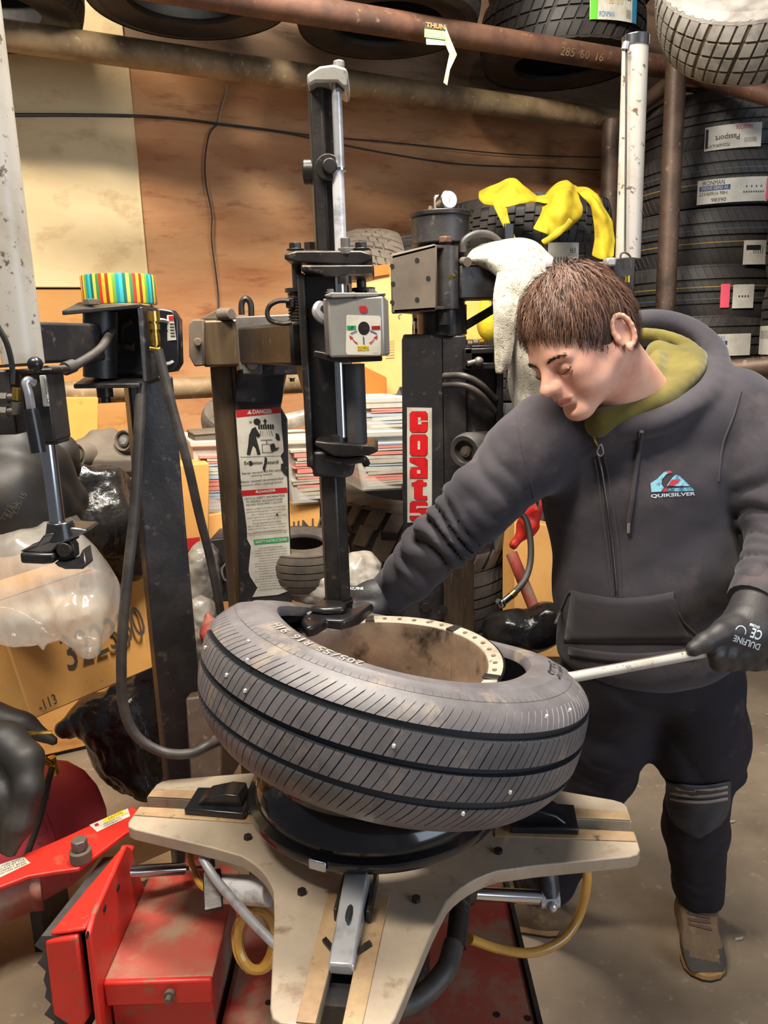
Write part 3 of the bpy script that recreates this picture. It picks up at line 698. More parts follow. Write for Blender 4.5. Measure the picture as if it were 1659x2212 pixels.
def decal(pts4, z, items, m='sign_white', parent=None, name='warning_label'):
    """pts4: pixel corners tl, tr, br, bl on the plane z"""
    c4 = [PZ(u, v, z+.0008) for u, v in pts4]; q = M(); q.add(c4, [(0, 1, 2, 3)]); lb = q.build(name, m, parent)
    o = (c4[0]+c4[1]+c4[2]+c4[3])/4; ax = ((c4[1]-c4[0])+(c4[2]-c4[3]))/2; ay = ((c4[0]-c4[3])+(c4[1]-c4[2]))/2; gr = {}
    for it in items:
        mb = gr.setdefault(it[5], M()); cc = o+ax*it[1]+ay*it[2]
        if it[0] is None: flat(mb, cc+up*.0004, ax, ay, it[4], it[3])
        else: text(mb, it[0], cc+up*.0008, ax.normalized(), ay.normalized(), it[3]*ay.length, it[4]*ax.length)
    for mk, mb in gr.items(): mb.build('print', mk, lb, kind='stuff', fixn=False)
    return lb
decal([(193, 1782), (276, 1746), (281, 1763), (210, 1797)], za, [(None, .12, .26, .42, .62, 'sign_yellow'), ('CAUTION', .15, .26, .26, .4, 'ink_black'), ('keep hands clear of arm', .12, -.08, .16, .7, 'ink'), ('moving parts', .0, -.3, .14, .5, 'ink'), (None, -.38, .2, .3, .1, 'sign_red')], parent=base)
decal([(-20, 1874), (50, 1850), (66, 1864), (-20, 1905)], za, [('CAUTION: ALWAYS', .05, .3, .13, .8, 'ink'), ('LOCATE AT THE', .05, .1, .13, .8, 'ink'), ('CORRECT BEAD', .05, -.1, .13, .8, 'ink'), ('POSITION ON RIM', .05, -.3, .13, .8, 'ink')], parent=base)
# breaker ram and brackets under the table
q = M(); q.cyl(P(262, 1884, 1.40), P(398, 1876, 1.46), .011, n=18); q.build('breaker_ram', 'chrome', base)
q = M(); q.slab([P(402, 1808, 1.50), P(452, 1812, 1.49), P(450, 1872, 1.47), P(398, 1872, 1.47)], (0, .02, 0)); q.build('arm_bracket', 'red_dusty', base, bevel=.002)
q = M(); a, b = P(462, 1918, 1.30), P(586, 1926, 1.24); q.cyl(a, b, .023, n=28); q.build('clamp_cylinder', 'pole_white', base, bevel=.002)
q = M(); q.bar(P(458, 1882, 1.29), P(462, 1968, 1.24), .012, .03, (1, 0, 0)); q.build('cylinder_end', 'dark_steel', base, bevel=.002)
q = M(); a, b = P(1015, 1930, 1.34), P(1172, 1938, 1.40); q.cyl(a, b, .0125, n=20); q.build('clamp_rod', 'chrome', base)
c = P(1188, 1940, 1.40); q = M(); q.cyl(c-Vector((.02, 0, .0)), c+Vector((.016, 0, 0)), .017, n=18); q.ball(c+Vector((0, -.018, -.003)), .010, 12); q.build('rod_end', 'chrome_worn', base, bevel=.002)
q = M(); q.cyl(c+up*.0, P(1180, 1868, 1.42), .020, n=14); q.build('rod_clevis', 'black_paint', base)
q = M(); q.cyl(P(905, 1925, 1.22), P(1005, 1928, 1.33), .024, n=20); q.build('clamp_cylinder', 'black_gloss', base)
q = M(); q.cyl(P(1000, 1905, 1.30), P(985, 2045, 1.22), .017, n=14); q.build('hose_manifold', 'dark_steel', base)
q = M(); q.tube([P(1265, 1858, 1.42), P(1268, 1910, 1.42), P(1252, 1975, 1.42), P(1215, 2030, 1.40), P(1150, 2058, 1.37), P(1080, 2050, 1.34), P(1015, 2028, 1.30)], .0085, 10, 6); q.build('amber_hose', 'amber_hose', base)
q = M(); q.tube([P(408, 1815, 1.40), P(412, 1860, 1.36), P(430, 1905, 1.31), P(450, 1925, 1.29)], .006, 8, 6); q.build('amber_hose', 'amber_hose', base)
pts = []
for i in range(22):
    t = i/21*2.3*2*PI; pts.append(P(560+42*math.cos(t)-14*i/21, 2030+66*math.sin(t), 1.24+.05*i/21))
q = M(); q.tube(pts, .0075, 8, 3); q.build('amber_hose', 'amber_hose', base)
q = M(); q.tube([P(436, 1852, 1.28), P(470, 1905, 1.24), P(540, 1985, 1.16), P(612, 2058, 1.10)], .0075, 10, 6); q.build('steel_braided_hose', 'chrome_worn', base)
q = M(); q.tube([P(980, 2040, 1.22), P(960, 2100, 1.18), P(900, 2160, 1.15), P(830, 2180, 1.12)], .017, 10, 6); q.build('black_hose', 'rubber_hose', base)
q = M(); q.tube([P(1085, 1880, 1.45), P(1110, 1890, 1.45), P(1120, 1930, 1.45)], .006, 8, 5); q.build('black_hose', 'rubber', base)
# ================================================================== the wheel, lying on the table
zf = .808; HW = .235
wh = thing('wheel_rim', 'black and bare metal wheel rim clamped face down on the table', 'wheel', (TC.x, TC.y, zf))
q = M(); q.lathe([(.206, .002), (.2175, .0), (.219, .006), (.2165, .014), (.204, .018), (.203, .032), (.192, .05), (.176, .062), (.174, .10), (.188, .120), (.200, .14), (.203, .20), (.205, .214), (.2165, .218), (.219, .226), (.2175, .234), (.214, HW)], wh.location, n=96); q.build('rim_barrel', 'wheel_black', wh)
q = M(); q.lathe([(.214, HW), (.2120, HW+.001), (.1915, HW-.002), (.190, HW-.004)], wh.location, n=96); fl_ = q.build('rim_flange', 'wheel_face', wh)
q = M(); q.lathe([(.1905, HW-.003), (.188, HW-.012), (.184, .16), (.178, .10), (.165, .065), (.160, .05), (.15, .046), (.206, .002)], wh.location, n=96); q.build('inner_barrel', 'wheel_inner', wh)
c0 = wh.location
for i in range(44):
    a = 2*PI*i/44+.03; p = c0+Vector((.2015*math.cos(a), .2015*math.sin(a), HW-.0005))
    if i % 6 == 5:
        t = Vector((-math.sin(a), math.cos(a), 0)); r = Vector((math.cos(a), math.sin(a), 0))
        q = M(); q.slab([p+r*.0125-t*.008, p+r*.0125+t*.008, p-r*.013+t*.008, p-r*.013-t*.008], up*.0025); q.build('clip_band', 'dark_steel', wh, bevel=.0006)
        q = M(); q.slab([p-r*.0118-t*.009, p-r*.0118+t*.009, p-r*.024+t*.009-up*.13, p-r*.024-t*.009-up*.13], r*.002); q.build('clip_strap', 'wheel_inner', wh)
    else:
        q = M(); q.cyl(p, p+up*.0012, .0042, n=10); q.build('rim_rivet', 'dusty_plastic', wh)
for i in range(5):
    a = 2*PI*i/5+.5; r = Vector((math.cos(a), math.sin(a), 0)); t = Vector((-math.sin(a), math.cos(a), 0)); o = c0+up*.112
    q = M(); q.slab([o+r*.03-t*.028, o+r*.165-t*.040, o+r*.165+t*.040, o+r*.03+t*.028], up*.036); q.build('spoke', 'wheel_inner', wh, bevel=.008)
q = M(); q.lathe([(.03, .09), (.03, .158), (.045, .158), (.06, .145), (.062, .09)], c0, n=32); q.build('wheel_hub', 'wheel_inner', wh)
p = PZ(690, 1858, zf+.012); d_ = (p-c0); d_.z = 0; d_.normalize(); t = Vector((-d_.y, d_.x, 0)); p = c0+d_*.2195+up*.004
q = M(); q.slab([p-t*.014-up*.004, p+t*.014-up*.004, p+t*.014+up*.012, p-t*.014+up*.012], d_*.004); q.build('balance_weight', 'chrome_worn', wh, bevel=.002)
# ================================================================== the tyre on the wheel
Tc = Vector((.0064, 1.1894, 1.0074)); Tn = Vector((.251, .100, 1)).normalized()
tx, ty, tz = basis(Tn, (0, 1, 0))
back = Vector((-.05, .99, 0)); bl = Vector((back.dot(tx), back.dot(ty))); bl.normalize()
def tdef(V):
    r = np.hypot(V[:, 0], V[:, 1]); s = (V[:, 0]*bl.x+V[:, 1]*bl.y)/.316
    k = np.clip((s+.38)/1.3, 0, 1); k = k*k*(3-2*k); top = np.clip(V[:, 2]/.1+.35, 0, 1)
    V = V.copy(); V[:, 2] -= k*top*.104*np.clip((r-.15)/.15, .5, 1)
    # upper bead pulled over the flange at the lever, sagging inwards towards the camera
    s2 = -s; k2 = np.clip((s2+.1)/.9, 0, 1); inner = np.clip((.285-r)/.08, 0, 1)*np.clip(V[:, 2]/.08, 0, 1); V[:, 2] -= .018*k2*inner; k3 = np.clip((s2+.55)/.8, 0, 1); V[:, 2] -= .022*k3*np.clip((V[:, 2]-.052)/.05, 0, 1)*np.clip((r-.228)/.05, 0, 1)
    return V
RIBM = [(-1.16, -.60), (-.47, -.06), (.06, .47), (.60, 1.16)]
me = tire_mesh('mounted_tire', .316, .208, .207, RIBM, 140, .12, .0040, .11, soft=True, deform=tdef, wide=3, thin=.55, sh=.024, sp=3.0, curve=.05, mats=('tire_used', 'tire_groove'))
mt_ = bpy.data.objects.new('mounted_tire', me); col.objects.link(mt_); ORG[mt_.name] = Vector((0, 0, 0))
mt_.matrix_world = Matrix.Translation(Tc) @ Matrix((tx, ty, tz)).transposed().to_4x4()
tag(mt_, 'worn grey passenger tyre half pulled off the wheel on the machine', 'tire')
inv = mt_.matrix_world.inverted()
def side_text(s, u, v, h, r=None, dz=.0012, m='tire_letter', step=.8):
    p = inv @ PPL(u, v, Tc+Tn*.1, Tn); a0 = math.atan2(p.y, p.x); rr = r or math.hypot(p.x, p.y); mb = M(); tot = len(s)*h*step
    for i, ch in enumerate(s):
        if ch == ' ': continue
        a = a0-(i-(len(s)-1)/2)*h*step/rr; er = Vector((math.cos(a), math.sin(a), 0)); et = Vector((-math.sin(a), math.cos(a), 0))
        text(mb, ch, er*rr+Vector((0, 0, 0)), -et, er, h, h*(.22 if ch == '1' else .62))
    vv = np.array([tuple(x) for x in mb.v]); rr_ = np.hypot(vv[:, 0], vv[:, 1]); zz = .104*np.interp(rr_, [.207, .219, .2355, .2485, .27, .28], [.80, .935, .985, 1.0, 1.008, 1.004])
    vv[:, 2] = zz; vv = tdef(vv); vv[:, 2] += dz; mb.v = [Vector(x) for x in vv]
    mb.build('sidewall_lettering', m, mt_, world=False, kind='stuff', fixn=False)
side_text('205/55 R16 91H', 640, 1385, .0150, r=.2445, dz=.0020)
side_text('SOLUS', 1190, 1430, .022, r=.250, m='tire_groove')
for k in range(26):
    a_ = rng.uniform(0, 2*PI); 
    zr = rng.choice([-.055, -.02, .02, .055, .075])+rng.uniform(-.01, .01)
    p = Vector((.3165*math.cos(a_), .3165*math.sin(a_), zr))
    if (mt_.matrix_world @ p).y > 1.1: continue
    q = M(); q.ball(p, .0028, 6, (1, 1, 1.3)); q.build('stone_chip', 'label_white', mt_, world=False)
# ================================================================== centre tower with swing arm, hexagon slide and mount head
YC = 1.375
tw = thing('tool_tower', 'dark steel mounting tower with hexagonal slide, silver control box and danger sticker', 'machine', (-.34, 1.85, 0))
def box_px(name, m, u0, u1, v0, v1, Y, dp, rz=0, bevel=.002, par=tw, taper=1.0, label=None):
    q = M(); VB(q, u0, u1, v0, v1, Y, dp, rz, taper); return q.build(name, m, par, bevel=bevel, label=label)
def cyl_px(name, m, u, v0, v1, Y, r, n=20, par=tw, bevel=0, r2=None):
    q = M(); VC(q, u, v0, v1, Y, r, n, r2); return q.build(name, m, par, bevel=bevel)
def poly_px(name, m, pts, Y, th, par=tw, bevel=.002, label=None):
    q = M(); q.slab([PY(u, v, Y) for u, v in pts], (0, th, 0)); return q.build(name, m, par, bevel=bevel, label=label)
def bolt_px(name, m, u, v, Y, r, h, par=tw, ax=(0, -1, 0)):
    q = M(); q.bolt(PY(u, v, Y), ax, r, h); return q.build(name, m, par, bevel=.001)
mat('tower_brown', S(112, 92, 70), .38, .45, S(80, 66, 52), 5, .4, .65, S(146, 122, 92), 24, .6, .74, stretch=(4, 4, .5), bump=.06)
# post and sticker plate
YT = 1.83
q = M(); pb_ = PY(497, 1000, YT); dq = dep(pb_)
zt = zat(pb_.x, YT, 770); wd = 56*dq/FPX
q.box((pb_.x, YT+.04, zt/2), (wd, .08, zt)); q.build('tower_post', 'tower_brown', tw, bevel=.004)
q = M(); q.box((pb_.x+wd*.30, YT-.002, zt/2), (.003, .004, zt*.98)); q.build('post_seam', 'dark_steel', tw)
pts = [(513, 806), (606, 792), (606, 850), (622, 1000), (633, 1420), (545, 1430), (510, 880)]
poly_px('sticker_plate', 'black_paint', [(512, 800), (620, 800), (606, 880), (620, 905), (630, 1300), (636, 1560), (520, 1560), (510, 880)], YT-.012, .012)
poly_px('upper_plate', 'black_gloss', [(515, 800), (618, 800), (608, 872), (508, 868)], YT-.026, .012)
for u in (548, 578): bolt_px('plate_hole', 'ink_black', u, 864, YT-.027, .004, .001)
# sticker
YS = YT-.0135
def SP(u, v, k=0): return PY(u, v, YS-k)
q = M(); q.add([SP(u, v) for u, v in [(509, 886), (602, 880), (606, 882), (609, 930), (613, 975), (606, 985), (612, 1000), (619, 1010), (621, 1050), (622, 1100), (625, 1158), (628, 1220), (628, 1275), (600, 1285), (545, 1290), (556, 1270), (540, 1245), (537, 1232), (542, 1180), (534, 1165), (533, 1140), (528, 1100), (522, 1062), (518, 1010), (514, 960)]], [tuple(range(25))])
stk = q.build('danger_sticker', 'sign_white', tw, fixn=False, label='torn white danger sticker with red and green headings')
sx = (SP(604, 885)-SP(509, 888)).normalized(); sx2 = (SP(625, 1160)-SP(540, 1168)).normalized(); sy = Vector((0, 0, 1)); kpx = dep(SP(560, 1000))/FPX
def flatpx(m, pts, k=.0006):
    q = M(); q.add([SP(u, v, k) for u, v in pts], [tuple(range(len(pts)))]); return q.build('print', m, stk, fixn=False)
flatpx('sign_red', [(509, 886), (605, 880), (607, 892), (511, 902)]); flatpx('sign_red', [(520, 1060), (620, 1053), (621, 1064), (522, 1072)]); flatpx('sign_green', [(547, 1166), (623, 1159), (624, 1170), (550, 1177)])
def stext(mb, s, u, v, h, wpx, k=.0012, bold=0):
    text(mb, s, SP(u, v, k), sx2 if v > 1000 else sx, sy, h*kpx, wpx*kpx, bold)
q = M(); stext(q, 'DANGER', 567, 889, 9, 42, bold=.03); stext(q, 'DANGER', 575, 1061, 6, 32, bold=.02); stext(q, 'SAFETY INSTRUCTIONS', 586, 1168, 6.5, 70, bold=.02)
for u, v, s_ in ((539, 891, 6), (555, 1062, 4), (592, 1059, 4)):
    q.add([SP(u-s_*.9, v+s_*.6, .0012), SP(u+s_*.9, v+s_*.6, .0012), SP(u, v-s_*.9, .0012)], [(0, 1, 2)])
q.build('print', 'label_white', stk, fixn=False, kind='stuff')
q = M(); stext(q, 'Explosion Hazard!', 565, 1000, 10, 74, bold=.01)
for s_, v, w_ in (('Never exceed 40 PSI while', 1019, 88), ('seating beads.', 1026, 46), ('Never exceed recommended', 1037, 92), ('pressure after seating beads.', 1045, 92), ('CRITICAL SAFETY INFORMATION', 1074, 88), ('TO PREVENT ACCIDENTS AND', 1081, 80), ('INJURIES READ AND FOLLOW!', 1088, 80)):
    stext(q, s_, 566 if v < 1060 else 571, v, 5, w_)
words_ = 'failure to read and follow all warnings and instructions may lead to serious personal injury or death to operator or bystanders do not operate this machine until you read and understand all warnings on the machine and in the manual'.split()
v = 1097; i = 0
while v < 1276:
    if not (1157 < v < 1181) and int(v) not in (1116, 1137, 1205, 1230):
        ln = ''
        while len(ln) < 40: ln += words_[i % len(words_)]+' '; i += 1
        lft = 528+max(0, (v-1097))*.10 if v < 1160 else 547; rgt = 621+max(0, v-1100)*.03
        stext(q, ln.strip(), (lft+rgt)/2, v, 3.8, (rgt-lft)*(.93 if i % 3 else .7))
    v += 6.2 if v < 1160 else 5.6
flat(q, SP(566, 986, .001), sx, sy, 94*kpx, .8*kpx); flat(q, SP(575, 1149, .001), sx2, sy, 92*kpx, .8*kpx)
# the pictogram: bent figure, burst tyre and stand
fig = [(544, 926), (538, 940), (536, 962), (533, 982), (540, 983), (546, 962), (552, 968), (556, 983), (563, 981), (556, 955), (552, 940), (558, 946), (562, 940), (556, 930), (552, 922)]
q.add([SP(u, v_, .0012) for u, v_ in fig], [tuple(range(len(fig)))])
c = SP(555, 911, .0012); q.add([c+sx*(7.5*kpx*math.cos(t))+sy*(7*kpx*math.sin(t)) for t in [2*PI*i/16 for i in range(16)]], [tuple(range(16))])
q.add([SP(u, v_, .0012) for u, v_ in [(571, 918), (574, 918), (574, 911), (577, 911), (572.5, 904), (568, 911), (571, 911)]], [tuple(range(7))])
for a_, b_ in (((557, 918), (591, 926)), ((566, 952), (586, 952)), ((566, 962), (590, 966))):
    pass
for i in range(7): flat(q, SP(559.5+5*i, 922, .0012), sx, sy, 3.4*kpx, 10*kpx)
for i in range(6): text(q, '/', SP(562+5*i, 936, .0012), sx, sy, 12*kpx, (3-1.2*i)*kpx or .001)
for u0, v0, u1, v1 in ((563, 950, 588, 951.2), (566, 960, 567, 978), (588, 958, 589, 976), (566, 977, 589, 978), (566, 959, 589, 960), (575.5, 950, 576.5, 960)): flat(q, SP((u0+u1)/2, (v0+v1)/2, .0012), sx, sy, (u1-u0)*kpx, (v1-v0)*kpx)
for u, v_, s_ in ((541, 912, 4), (555, 942, 4)): text(q, '*', SP(u, v_, .0012), sx, sy, 7*kpx)
q.build('print', 'ink_black', stk, fixn=False, kind='stuff')
for pts in ([(596, 935), (602, 938), (605, 950), (600, 952), (595, 947)], [(583, 962), (592, 957), (596, 968), (604, 965), (598, 972), (586, 976)], [(572, 986), (577, 990), (575, 1004), (571, 1020), (567, 1012), (571, 1000)], [(607, 1002), (614, 1000), (619, 1012), (620, 1030), (612, 1022), (607, 1014)], [(537, 996), (544, 996), (546, 1004), (539, 1006)], [(596, 1110), (600, 1109), (601, 1114), (597, 1114)]): flatpx('ink_black', pts, .0018)
# head block of the tower
YH = 1.76
box_px('head_block', 'tower_brown', 436, 520, 690, 792, YH, .13, .12, .006)
poly_px('side_plate', 'dusty_plastic', [(407, 700), (416, 690), (440, 690), (440, 790), (420, 792), (408, 770)], YH-.015, .14, bevel=.003)
poly_px('front_plate', 'grey_plate', [(508, 684), (640, 678), (640, 712), (560, 714), (556, 778), (548, 800), (516, 800)], YH-.03, .02, bevel=.003)
poly_px('top_lug', 'dusty_plastic', [(430, 690), (476, 664), (498, 666), (512, 690)], YH+.03, .03)
q = M(); c = PY(500, 678, YH-.01); q.cyl(c, c+Vector((-.03, .02, 0)), .013, n=18); q.build('lug_pin', 'dusty_plastic', tw, bevel=.002)
q = M(); q.cyl(PY(427, 739, YH-.017), PY(427, 739, YH-.04), .009, n=18); q.build('hex_nut', 'dusty_plastic', tw, bevel=.002)
q = M(); q.tube([PY(522, 680, YH+.02), PY(522, 655, YH+.02), PY(531, 645, YH+.02), PY(541, 656, YH+.02), PY(543, 684, YH+.02)], .007, 8, 5); q.build('lift_eye', 'dark_steel', tw)
poly_px('clamp_lug', 'grey_plate', [(525, 776), (566, 776), (566, 808), (525, 808)], YH-.04, .02)
bolt_px('clamp_bolt', 'cast_alu', 545, 787, YH-.042, .0085, .010)
box_px('pivot_block', 'black_paint', 566, 642, 775, 810, YH-.03, .10)
bolt_px('clamp_bolt', 'black_paint', 631, 816, YH-.035, .006, .008, ax=(0, 0, -1))
# swing arm
q = M(); a = PY(545, 746, YH); b = PY(668, 742, YC+.06)
q.bar(a, b, .070, .078); q.build('swing_arm', 'dark_steel', tw, bevel=.006)
q = M(); q.slab([PY(634, 778, YC+.14), PY(668, 778, YC+.05), PY(668, 905, YC+.05)], (0.03, .02, 0)); q.build('arm_gusset', 'dark_steel', tw, bevel=.002)
# slide housing
box_px('slide_housing', 'black_paint', 664, 734, 590, 1030, YC-.01, .09, 0, .006)
box_px('housing_cheek', 'dark_steel', 652, 668, 590, 1010, YC-.045, .10, 0, .003)
poly_px('flange_plate', 'dark_steel', [(614, 548), (640, 541), (780, 541), (804, 549), (804, 562), (770, 574), (640, 566), (614, 560)], YC-.06, .15, bevel=.003)
poly_px('lower_flange', 'dark_steel', [(650, 572), (808, 572), (808, 590), (784, 596), (702, 597), (690, 590), (650, 586)], YC-.065, .14, bevel=.003)
for u, v in ((638, 541), (780, 540)):
    q = M(); p = PY(u, v, YC-.03); q.bolt(p, (0, 0, 1), .011, .012); q.build('flange_bolt', 'dark_steel', tw, bevel=.001)
q = M(); p = PY(747, 550, YC-.05); q.cyl(p, p+up*.010, .014, n=6); q.cyl(p+up*.010, p+up*.026, .008, n=14); q.build('stud_nut', 'grey_plate', tw, bevel=.001)
q = M(); p = PY(671, 540, YC+.03); q.cyl(p, p+up*.012, .012, n=6); q.build('stud_nut', 'dark_steel', tw)
cyl_px('guide_rod', 'black_paint', 641, 566, 625, YC+.02, .0085)
cyl_px('guide_rod', 'black_paint', 781, 596, 640, YC+.04, .0085)
def spring(u, v0, v1, Y, r, turns, wr):
    p = PY(u, (v0+v1)/2, Y); z0, z1 = zat(p.x, Y, v1), zat(p.x, Y, v0); pts = []
    for i in range(turns*12+1):
        t = 2*PI*i/12; pts.append(Vector((p.x+r*math.cos(t), Y+r*math.sin(t), z1+(z0-z1)*i/(turns*12))))
    q = M(); q.tube(pts, wr, 6, 0); return q.build('coil_spring', 'dark_steel', tw)
spring(644, 632, 694, YC+.02, .0155, 9, .0026); cyl_px('spring_cap', 'dark_steel', 641, 623, 631, YC+.02, .021); cyl_px('spring_cap', 'dark_steel', 785, 622, 630, YC+.04, .021)
spring(787, 630, 690, YC+.04, .0155, 8, .0026)
q = M(); q.tube([PY(625, 650, YC+.0), PY(602, 650, YC+.0), PY(583, 660, YC+.0), PY(577, 677, YC), PY(585, 693, YC), PY(610, 699, YC), PY(630, 697, YC)], .0042, 8, 5); q.build('air_hose', 'dark_steel', tw)
box_px('hose_fitting', 'black_paint', 617, 636, 643, 665, YC-.0, .03)
# control box
cb = box_px('control_box', 'cast_alu', 708, 831, 641, 771, YC-.115, .085, -.10, .004, label='brushed silver control box')
poly_px('box_lid', 'cast_alu', [(700, 638), (716, 632), (834, 633), (812, 640), (718, 643)], YC-.118, .085, cb, .001)
for u, v in ((714, 633), (804, 632)):
    q = M(); p = PY(u, v, YC-.09); q.bolt(p, (0, 0, 1), .006, .006); q.build('lid_bolt', 'grey_plate', cb)
box_px('box_side', 'grey_plate', 700, 712, 645, 768, YC-.105, .08, -.1, .002, cb)
fn = rotz(-.10) @ Vector((0, -1, 0)); fx = rotz(-.10) @ Vector((1, 0, 0)); cbp = PY(769.5, 706, YC-.115); kk = dep(cbp)/FPX
def CBP(u, v, k): return PPL(u, v, cbp+fn*k, fn)
q = M(); q.add([CBP(u, v, .0010) for u, v in [(750, 680), (820, 682), (823, 688), (823, 764), (819, 767), (750, 766), (747, 760), (748, 684)]], [tuple(range(8))]); pn = q.build('control_label', 'sign_white', cb, fixn=False)
q = M(); q.add([CBP(786, 709, .0016)+fx*(12.5*kk*math.cos(t))+up*(14*kk*math.sin(t)) for t in [2*PI*i/28 for i in range(28)]], [tuple(range(28))]); q.build('knob_hole', 'dark_steel', pn, fixn=False)
q = M(); q.add([CBP(u, v, .0016) for u, v in [(776, 663), (780, 661), (790, 661), (793, 665), (793, 671), (789, 675), (780, 675), (776, 671)]], [tuple(range(8))]); q.build('red_window', 'sign_red', cb, fixn=False)
def cbr(m, u, v, wd, ht, k=.0016):
    q = M(); flat(q, CBP(u, v, k), fx, up, wd*kk, ht*kk); q.build('print', m, pn, fixn=False)
cbr('sign_green', 759, 708, 20, 9); cbr('sign_red', 812, 708, 19, 8); cbr('sign_yellow', 784, 752, 25, 10)
q = M(); text(q, 'UP', CBP(759, 708, .0022), fx, up, 7*kk, 10*kk); text(q, 'LOCK', CBP(812, 708, .0022), fx, up, 6*kk, 15*kk); text(q, 'DOWN', CBP(784, 752, .0022), fx, up, 8*kk, 22*kk); text(q, '8180538 01', CBP(811, 763, .0022), fx, up, 1.8*kk, 13*kk)
q.build('print', 'ink_black', pn, fixn=False, kind='stuff')
q = M()
for (u0, v0), (u1, v1) in (((757, 721), (771, 715)), ((785, 727), (786, 744)), ((799, 714), (814, 721))):
    a, b = CBP(u0, v0, .002), CBP(u1, v1, .002); n_ = (b-a).cross(fn).normalized()*(1.1*kk); q.add([a-n_, b-n_, b+n_, a+n_], [(0, 1, 2, 3)])
q.build('print', 'sign_blue', pn, fixn=False, kind='stuff')
q = M()
for s in (-1, 1):
    arc = [(785+s*(13+i*2.2), 741-i*i*.42) for i in range(6)]
    L_ = [CBP(u, v-1.6, .002) for u, v in arc]; R2 = [CBP(u, v+1.6, .002) for u, v in arc]; q.add(L_+R2[::-1], [tuple(range(12))])
    q.add([CBP(785+s*31, 724, .002), CBP(785+s*28.5, 733, .002), CBP(785+s*22, 729, .002)], [(0, 1, 2)])
q.build('print', 'sign_red', pn, fixn=False, kind='stuff')
poly_px('box_shelf', 'dark_steel', [(678, 757), (706, 762), (826, 770), (826, 780), (745, 784), (720, 782), (678, 772)], YC-.10, .09, bevel=.002)
q = M(); q.tube([PY(705, 668, YC-.06), PY(690, 660, YC-.07), PY(684, 672, YC-.075), PY(692, 686, YC-.075), PY(706, 694, YC-.07)], .008, 8, 5); q.build('elbow_fitting', 'chrome_worn', tw)
# lower guide
cyl_px('guide_shaft', 'chrome', 735, 597, 640, YC-.05, .0105); cyl_px('guide_bush', 'dark_steel', 744, 596, 614, YC-.055, .012)
cyl_px('guide_shaft', 'chrome', 735, 780, 944, YC-.06, .0088)
cyl_px('damper', 'rubber', 767, 786, 976, YC-.05, .0190, 24); cyl_px('shaft_collar', 'black_paint', 731, 940, 956, YC-.055, .014)
poly_px('foot_plate', 'dark_steel', [(680, 952), (706, 955), (806, 962), (817, 968), (816, 976), (795, 985), (722, 986), (680, 962)], YC-.085, .11, bevel=.003)
poly_px('clamp_body', 'black_paint', [(668, 975), (772, 975), (768, 1000), (762, 1028), (742, 1034), (684, 1030), (670, 1010)], YC-.04, .09, bevel=.006)
q = M(); p = PY(745, 1000, YC-.06); q.tube([p+Vector((-.03, 0, .01)), p+Vector((.0, -.01, .004)), p+Vector((.03, -.004, .006)), p+Vector((.038, 0, -.004))], .007, 8, 4); q.build('lock_lever', 'black_gloss', tw)
# hexagon slide
pc = PY(724, 1165, YC)
q = M(); q.cyl((pc.x, YC, zat(pc.x, YC, 1312)), (pc.x, YC, zat(pc.x, YC, 1000)), .0258, n=6, ph=PI/6*0+.25); q.build('hex_slide', 'dark_steel', tw, bevel=.003)
pt = PY(697, 360, YC); zt_ = zat(pt.x, YC, 176)
q = M(); q.cyl((pt.x, YC, zat(pt.x, YC, 550)), (pt.x, YC, zt_), .0215, n=6, ph=.25); q.build('hex_slide', 'dark_steel', tw, bevel=.003)
cyl_px('lift_rod', 'chrome_worn', 730, 178, 368, YC-.03, .0082); cyl_px('lift_cylinder', 'pole_white', 733, 366, 545, YC-.03, .0100); cyl_px('cylinder_collar', 'chrome', 733, 364, 370, YC-.03, .0115); cyl_px('rod_end', 'black_paint', 731, 176, 200, YC-.03, .0092)
poly_px('top_cap', 'cast_alu', [(662, 160), (690, 142), (720, 138), (748, 146), (752, 158), (752, 186), (742, 190), (728, 177), (682, 177), (664, 186)], YC-.045, .08, bevel=.004)
q = M(); p = PY(732, 141, YC-.03); q.cyl(p-up*.005, p+up*.006, .009, n=16); q.build('cap_nut', 'cast_alu', tw, bevel=.002)
q = M(); p = PY(709, 364, YC-.024); q.cyl(p, p+Vector((0, -.012, 0)), .021, n=24); q.cyl(p, p+Vector((.004, -.022, 0)), .012, n=18); q.build('lock_knob', 'dark_steel', tw, bevel=.002)
q = M(); p = PY(670, 372, YC+.01); q.cyl(p+Vector((-.012, 0, 0)), p+Vector((.012, 0, 0)), .020, n=22); q.build('lock_knob', 'dark_steel', tw, bevel=.003)
# collar and mount head
zc_ = zat(pc.x, YC, 1300); p = Vector((pc.x, YC, zc_))
for k in range(3):
    q = M(); q.lathe([(.0262, 0), (.0290, .0015), (.0262, .003)], p+up*(.0035*k-.004), n=28); q.build('wire_ring', 'dark_steel', tw)
q = M(); q.cyl(p-up*.004, p-up*.036, .027, n=26); q.build('head_socket', 'black_gloss', tw, bevel=.003)
hz = p.z-.036
q = M(); hp = [(650, 1340), (664, 1316), (694, 1303), (722, 1306), (760, 1313), (798, 1299), (806, 1304), (776, 1328), (740, 1340), (706, 1336), (684, 1350), (662, 1356)]
zh_ = zf+HW+.042; q.slab([PZ(u, v, zh_) for u, v in hp], (0, 0, -.020)); q.build('mount_head', 'black_gloss', tw, bevel=.005)
q = M(); q.slab([PZ(u, v, zh_) for u, v in [(668, 1326), (700, 1308), (748, 1312), (745, 1328), (700, 1330)]], (0, 0, .014)); q.build('head_boss', 'black_gloss', tw, bevel=.006)
q = M(); a = PY(690, 1316, YC-.05); q.ball(PZ(668, 1342, zh_-.008), .013, 14, (1, 1.2, .9)); q.build('head_roller', 'black_gloss', tw)
